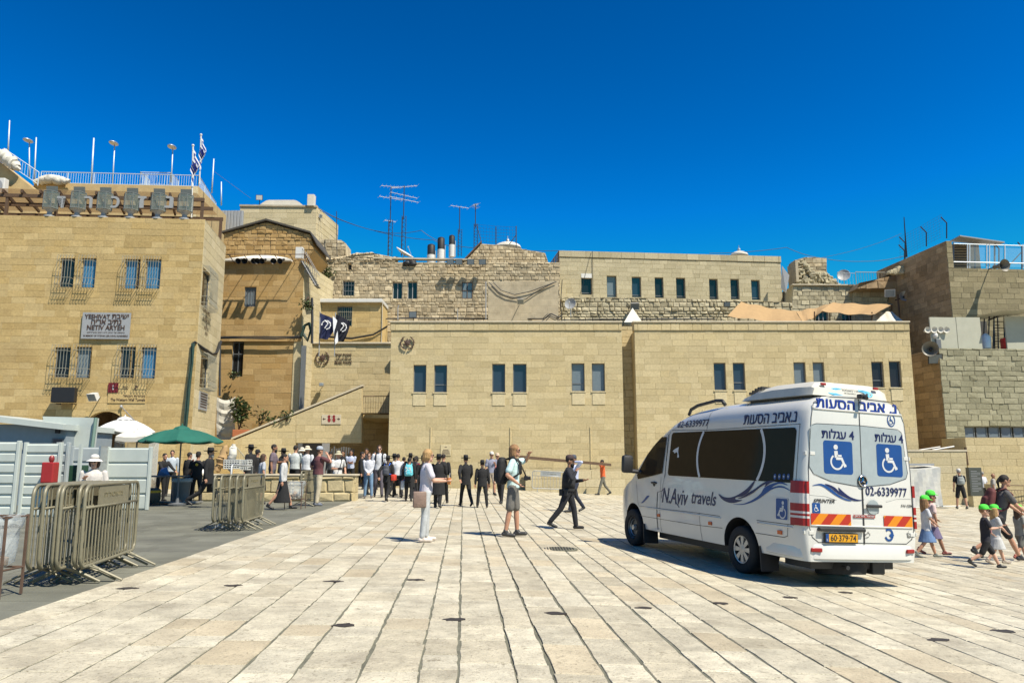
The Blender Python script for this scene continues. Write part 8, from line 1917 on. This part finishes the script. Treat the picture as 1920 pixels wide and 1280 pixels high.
m = MB(); m.span(at(184, 905, 23), at(199, 836, 23.4)); tag(m.build('gate_post', M['steel']), 'shiny steel double post right of the woman in the white hat', 'post')
rt = thing('red_cabinet', 'red fire cabinet on the white ribbed gate', 'cabinet', at(95, 900, 20.3)); m = MB(); m.span(at(86, 905, 20.42), at(101, 866, 20.15), bev=.03); m.build('cabinet_box', mat('cabinet_red', (.30, .02, .02), .4), rt); m = MB(); m.ell(at(97, 860, 20.3), (.07, .07, .10), 10, 6); m.build('top_knob', mat('cabinet_dark_red', (.2, .02, .02), .4), rt)
m = MB(); m.span(at(123, 910, 22.8), at(146, 872, 22.2), bev=.03); tag(m.build('green_bin', mat('bin_green', (.015, .05, .025), .5)), 'dark green bin behind the narrow grey panel', 'bin')
# site cabin
rt = thing('site_cabin', 'pale grey site cabin with low pitched roof behind the white hoarding', 'cabin', at(60, 900, 26)); za, zb2 = gz(-20), at(60, 795, 26).z
xa, xb = at(-80, 830, 26).x, at(123, 830, 26).x
m = MB(); m.span((xa, 26, za), (xb, 29, zb2)); m.build('wall', mat('cabin_grey', (.22, .26, .29), .6, noise=.05), rt)
m = MB(); m.add([(xa, 25.6, zb2+.42), (xb+.1, 25.6, zb2-.02), (xb+.1, 29.2, zb2-.02), (xa, 29.2, zb2+.42), (xa, 25.6, zb2+.22), (xb+.1, 25.6, zb2-.2), (xb+.1, 29.2, zb2-.2), (xa, 29.2, zb2+.22)], [(0, 1, 2, 3), (4, 5, 6, 7), (0, 1, 5, 4), (1, 2, 6, 5), (2, 3, 7, 6), (3, 0, 4, 7)]); m.build('roof', panel_w, rt)
m = MB(); m.span(at(97, 840, 25.98), at(118, 821, 25.94)); wdw = m.build('window', M['frame_grey'], rt); m = MB(); m.span(at(99, 839, 25.93), at(116, 823, 25.92)); m.build('pane', M['glass_dark'], wdw)
m = MB(); m.span(at(105, 812, 25.97), at(111, 803, 25.9)); m.build('vent', M['dark'], rt)
m = MB(); a, b_ = at(124, 838, 26.5), at(166, 838, 26.5); zt_ = at(140, 783, 26.5).z; m.add([(a.x, 26.5, za), (b_.x, 26.5, za), (b_.x+.12, 26.5, zt_), (a.x-.9, 26.5, zt_+.05), (a.x, 26.8, za), (b_.x, 26.8, za), (b_.x+.12, 26.8, zt_), (a.x-.9, 26.8, zt_+.05)], [(0, 1, 2, 3), (7, 6, 5, 4), (0, 4, 5, 1), (1, 5, 6, 2), (2, 6, 7, 3), (3, 7, 4, 0)]); tag(m.build('guard_hut', panel_w), 'pale hut with flat roof right of the site cabin', 'hut')
m = MB(); m.tube([(b_.x+.1, 26.4, za), (b_.x+.22, 26.4, zt_)], .06, 6); tag(m.build('hut_post', mat('post_green', (.16, .24, .2), .5)), 'greenish corner post on the pale hut', 'post')
def umbrella(name, label, px, ypole, ytop, ytips, halfpx, Y, m_, tilt=0, n=8, valance=.12, yaw=0):
    g = Vector((at(px, 868, Y).x, Y, 0)); g.z = gz(g.x); rt = thing(name, label, 'umbrella', g); zt_ = at(px, ytop, Y).z; ze = at(px, ytips, Y).z; r_ = halfpx*Y/FPX
    m = MB(); m.tube([g, Vector((g.x, Y, zt_-.02))], .028, 8); m.lathe([(.26, .0), (.28, .06), (.06, .10), (.04, .3)], g, 16); m.build('pole', M['frame_grey'], rt)
    tipv = [Vector((g.x+r_*math.cos(yaw+2*math.pi*k/n), Y+r_*math.sin(yaw+2*math.pi*k/n), ze)) for k in range(n)]; top = Vector((g.x, Y, zt_)); m = MB()
    for k in range(n):
        a, b_ = tipv[k], tipv[(k+1) % n]; S_ = 5
        for i in range(S_):
            t0, t1 = i/S_, (i+1)/S_
            def Q(t, u): p = top.lerp(a, t).lerp(top.lerp(b_, t), u); p.z += .10*math.sin(math.pi*t)*1-.06*t*math.sin(math.pi*u); return p
            for j in range(3): m.quad(Q(t0, j/3), Q(t1, j/3), Q(t1, (j+1)/3), Q(t0, (j+1)/3))
        def E(u): p = a.lerp(b_, u); p.z -= .06*math.sin(math.pi*u); return p
        for j in range(3): m.quad(E(j/3), E((j+1)/3), E((j+1)/3)-Vector((0, 0, valance)), E(j/3)-Vector((0, 0, valance)))
    m.build('canopy', m_, rt, smooth=28)
    m = MB()
    for t in tipv: m.tube([top-Vector((0, 0, .05)), (top+t)/2+Vector((0, 0, .04)), t-Vector((0, 0, .03))], .012, 4); m.tube([Vector((g.x, Y, ze-.1)), (top+t)/2+Vector((0, 0, .02))], .010, 4)
    m.build('ribs', M['frame_grey'], rt); m = MB(); m.lathe([(.30, -.04), (.22, .04), (.03, .10), (.02, .16), (.001, .17)], top, n); m.build('cap', m_, rt)
    return rt
gcan = mat('green_canvas', (.006, .095, .066), .8, noise=.1, nscale=3); wcan = mat('white_umbrella_canvas', (.54, .54, .52), .8, noise=.05, nscale=3)
umbrella('parasol', 'dark green parasol over the stall table at left', 337, 945, 803, 826, 74, 25.8, gcan, yaw=.3, valance=.04)
umbrella('parasol', 'big white parasol in front of the arched doorway', 228, 945, 785, 808, 54, 30, wcan, yaw=.2, valance=.05)
rt = umbrella('parasol', 'cream parasol with side curtains between the white and the green one', 254, 930, 811, 818, 38, 28.5, M['canvas_white'], yaw=.78, valance=.16, n=4)
m = MB(); q = at(254, 870, 28.5); 
for sx in (-1, 1): m.quad(*[Vector((q.x+sx*.62, 28.1, z)) for z in (gz(-13), at(254, 822, 28.5).z)], *[Vector((q.x+sx*.62, 28.9, z)) for z in (at(254, 822, 28.5).z, gz(-13))])
m.quad(*[Vector((q.x+x, 28.95, z)) for x, z in ((-.6, gz(-13)), (.6, gz(-13)), (.6, at(254, 822, 28.5).z), (-.6, at(254, 822, 28.5).z))]); m.build('curtain', film, rt)
# stall table, bins, cart, scooters
g = gp(308, 944); rt = thing('stall_table', 'dark folding table under the green parasol', 'table', g); m = MB(); m.box(g+Vector((.1, 0, .93)), (1.3, .7, .05), bev=.01); m.build('table_top', M['frame_grey'], rt)
m = MB(); m.box(g+Vector((.3, 0, .45)), (.14, .14, .9)); m.build('leg', M['frame_grey'], rt); m = MB(); m.box(g+Vector((.2, 0, .06)), (1.2, .55, .06), bev=.02)
for x in (-.35, .75): m.lathe([(.001, -.04), (.07, -.03), (.07, .03), (.001, .04)], g+Vector((x, -.25, .06)), 10, M=Matrix.Rotation(R(90), 3, 'X'))
m.build('base', M['frame_grey'], rt)
m = MB(); q = g+Vector((-.05, -.1, 1.06)); m.add([q+Vector(v) for v in ((-.2, 0, -.1), (.22, 0, -.1), (.05, .1, .18), (-.12, .1, .14), (-.1, -.1, .05))], [(0, 1, 4), (1, 2, 4), (2, 3, 4), (3, 0, 4), (0, 1, 2, 3)]); tag(m.build('blue_packet', mat('blue_packet', (.12, .22, .45), .4)), 'pale blue packet on the stall table', 'packet')
g = gp(338, 944); rt = thing('waste_bin', 'grey waste bin with liner on a wheeled trolley by the parasol pole', 'bin', g); m = MB(); m.lathe([(.001, .12), (.26, .12), (.32, .82), (.34, .84), (.30, .84), (.28, .7)], g, 18, cap=False); m.build('bin_body', mat('bin_grey', (.10, .12, .13), .5), rt, smooth=50)
m = MB(); m.lathe([(.345, .74), (.36, .86), (.30, .88), (.24, .78)], g, 18, cap=False); m.build('bin_liner', film, rt, smooth=True); m = MB(); m.box(g+Vector((.15, -.05, .07)), (1.1, .5, .05)); m.build('trolley', M['steel'], rt)
g = gp(284, 946); rt = thing('cleaning_machine', 'dark machine with yellow top band beside the parasol table', 'machine', g); m = MB(); m.lathe([(.22, .05), (.27, .2), (.26, .5), (.18, .55), (.001, .56)], g, 16); m.build('machine_body', mat('machine_dark', (.07, .065, .05), .5), rt, smooth=50); m = MB(); m.lathe([(.272, .40), (.275, .47), (.262, .47)], g, 16); m.build('yellow_band', mat('machine_yellow', (.55, .33, .02), .5), rt); m = MB(); m.lathe([(.02, -.06), (.11, -.05), (.11, .05), (.02, .06)], g+Vector((-.02, -.26, .11)), 14, M=Matrix.Rotation(R(90), 3, 'X')); m.build('wheel', M['dark'], rt)
g = gp(330, 936); rt = thing('motor_scooter', 'white scooter front behind the stall table', 'scooter', g+Vector((0, 1.5, 0))); q = g+Vector((.1, 1.5, 0)); m = MB(); m.ell(q+Vector((.1, 0, .85)), (.45, .3, .4), 14, 10); m.ell(q+Vector((.5, 0, .6)), (.4, .22, .22), 12, 8); m.build('fairing', M['white'], rt, smooth=True); m = MB()
for x in (-.25, .85): m.lathe([(.12, -.06), (.24, -.06), (.25, .06), (.12, .06)], q+Vector((x, 0, .25)), 18, M=Matrix.Rotation(R(90), 3, 'X'))
m.build('wheel', M['dark'], rt); m = MB(); m.quad(q+Vector((-.35, -.2, 1.2)), q+Vector((.0, -.2, 1.15)), q+Vector((-.05, .2, 1.75)), q+Vector((-.4, .2, 1.75))); m.build('windshield', film, rt)
# crates on the planter wall
m = MB(); mC = mat('crate_plastic', (.45, .46, .44), .6)
def crate(label, px0, px1, py0, py1, Y):
    a, b_ = at(px0, py1, Y), at(px1, py0, Y); rt = thing('crate', label, 'crate', a); m = MB(); w = b_.x-a.x; h = b_.z-a.z; D = .5
    for k in range(5): z = a.z+h*k/4; m.tube([(a.x, Y, z), (b_.x, Y, z), (b_.x, Y+D, z), (a.x, Y+D, z)], .018, 4, closed=True)
    n = max(4, int(w/.09))
    for k in range(n+1): x = a.x+w*k/n; m.tube([(x, Y, a.z), (x, Y, b_.z)], .016, 4); m.tube([(x, Y+D, a.z), (x, Y+D, b_.z)], .016, 4)
    m.build('lattice', mC, rt); m = MB(); m.span((a.x, Y, a.z), (b_.x, Y+D, a.z+.02)); m.span((a.x+.03, Y+.04, a.z+.02), (b_.x-.03, Y+.06, b_.z-.02)); m.build('base', M['sign_grey'], rt)
crate('lattice plastic crate on the planter wall behind the far barriers', 419, 449, 862, 878, 28.9); crate('slatted plastic crate to the right of the lattice crate', 450, 464, 862, 880, 29)
rolled('tarpaulin', 'beige folded parasol covers leaning behind the tall hatted man', [at(405, 884, 29.6), at(418, 858, 29.7), at(424, 835, 29.8)], .2, 'canvas'); rolled('tarpaulin', 'pale wrapped cover right of the beige one', [at(430, 880, 29.6), at(436, 855, 29.6), at(438, 836, 29.7)], .15, 'canvas_white')
# ------------------------------------------------------------------ right side bits
g = at(1824, 868, 40.8); g.z = gz(g.x); rt = thing('info_monument', 'dark grey information stele with engraved lines at right', 'monument', g); m = MB(); x = .42; H = at(1824, 876, g.y).z-g.z
m.box(g+Vector((0, 0, .28)), (.56, .45, .56), bev=.01); m.build('plinth', M['stone_pale'], rt); m = MB(); m.box(g+Vector((0, 0, .56+(H-.56)/2)), (.66, .30, H-.56), bev=.012); st = m.build('slab', mat('dark_slab', (.055, .06, .05), .5, noise=.1), rt)
m = MB()
for k in range(13): z = g.z+H-.2-k*.085; m.span((g.x-.24, g.y-.156, z), (g.x+(.24 if k % 3 else .08), g.y-.152, z+.022))
m.build('engraved_lines', M['sign_grey'], st)
m = MB(); q = at(1858, 868, 41.5); q.z = gz(q.x); m.box(q+Vector((0, 0, .5)), (.5, .5, 1.0), bev=.02); m.box(q+Vector((0, 0, 1.1)), (.62, .62, .2), bev=.03); tag(m.build('stone_pillar', M['stone_pale']), 'short pale stone pillar with a cap by the tan wall at right', 'pillar')
g0 = gp(1706, 950); g1 = at(1768, 946, g0.y); rt = thing('covered_stall', 'boxy stall covered with a pale grey tarpaulin behind the van', 'stall', g0); zt_ = at(1740, 876, g0.y).z; m = MB(); nx, nz = 12, 8
def TQ(i, j): t = i/nx; z = g0.z+.05+(zt_-g0.z-.05)*(1-j/nz); return Vector((g0.x-.6+(g1.x-g0.x+.6)*t, g0.y-.06*math.sin(i*1.7+j*.8)-.05*math.sin(i*.9)*j/nz, z-.08*math.sin(math.pi*t)*(1 if j == 0 else 0)+(0 if j < nz else .06*math.sin(i*2))))
for i in range(nx):
    for j in range(nz): m.quad(TQ(i, j), TQ(i+1, j), TQ(i+1, j+1), TQ(i, j+1))
for j in range(nz): a, b_ = TQ(nx, j), TQ(nx, j+1); m.quad(a, b_, b_+Vector((.25, 1.6, 0)), a+Vector((.25, 1.6, 0)))
for i in range(nx): a, b_ = TQ(i, 0), TQ(i+1, 0); m.quad(a, b_, b_+Vector((.25, 1.6, .12)), a+Vector((.25, 1.6, .12)))
m.build('tarpaulin', mat('tarp_grey', (.50, .50, .47), .6, noise=.1, nscale=4), rt, smooth=True); m = MB(); m.span((g0.x+.2, g0.y+.3, zt_+.1), (g1.x-.1, g0.y+1.2, zt_+.2)); m.build('roof_board', M['sign_grey'], rt)
m = MB(); m.tube([gp(1700, 953)+Vector((0, 0, .05)), gp(1800, 950)+Vector((0, 0, .05))], .03, 6); tag(m.build('hose', M['white']), 'pale pipe lying on the ground by the covered stall', 'pipe')
M['rust_dark'] = mat('rust_dark', (.03, .024, .02), .7, noise=.4, nscale=30)
# ------------------------------------------------------------------ metal sockets in the paving and the drain
for i, (px, py) in enumerate(((240, 1103), (436, 1098), (624, 1090), (780, 1087), (645, 1172), (850, 1162), (1040, 1150), (1205, 1140), (1350, 1131), (1478, 1120), (1880, 1183), (1760, 1200), (1584, 1111))):
    g = gp(px, py); rr = random.Random(i); n = 14; m = MB(); pts = [g+Vector((rr.uniform(.6, 1.15)*.12*math.cos(a), rr.uniform(.5, 1.2)*.085*math.sin(a), .008)) for a in np.linspace(0, 6.283, n+1)[:-1]]
    m.poly(pts); m.add([p-Vector((0, 0, .03)) for p in pts]+pts, [(k, (k+1) % n, n+(k+1) % n, n+k) for k in range(n)]); o = m.build('floor_socket', M['rust_dark'])
    tag(o, 'ragged dark metal socket plate set flush in the pale paving', 'floor plate', 'metal sockets set in the plaza paving')
g = gp(1048, 1029); rt = thing('floor_drain', 'oval dark floor drain between the two standing tourists and the van', 'drain', g); m = MB(); m.lathe([(.001, .010), (.30, .010), (.33, .010), (.34, .0)], g, 26); m.build('rim', M['joint'], rt); m = MB()
for k in range(-5, 6): m.box(g+Vector((k*.05, 0, .012)), (.022, 2*math.sqrt(max(0, .28**2-(k*.05)**2)), .008))
m.build('grate', M['black_metal'], rt)
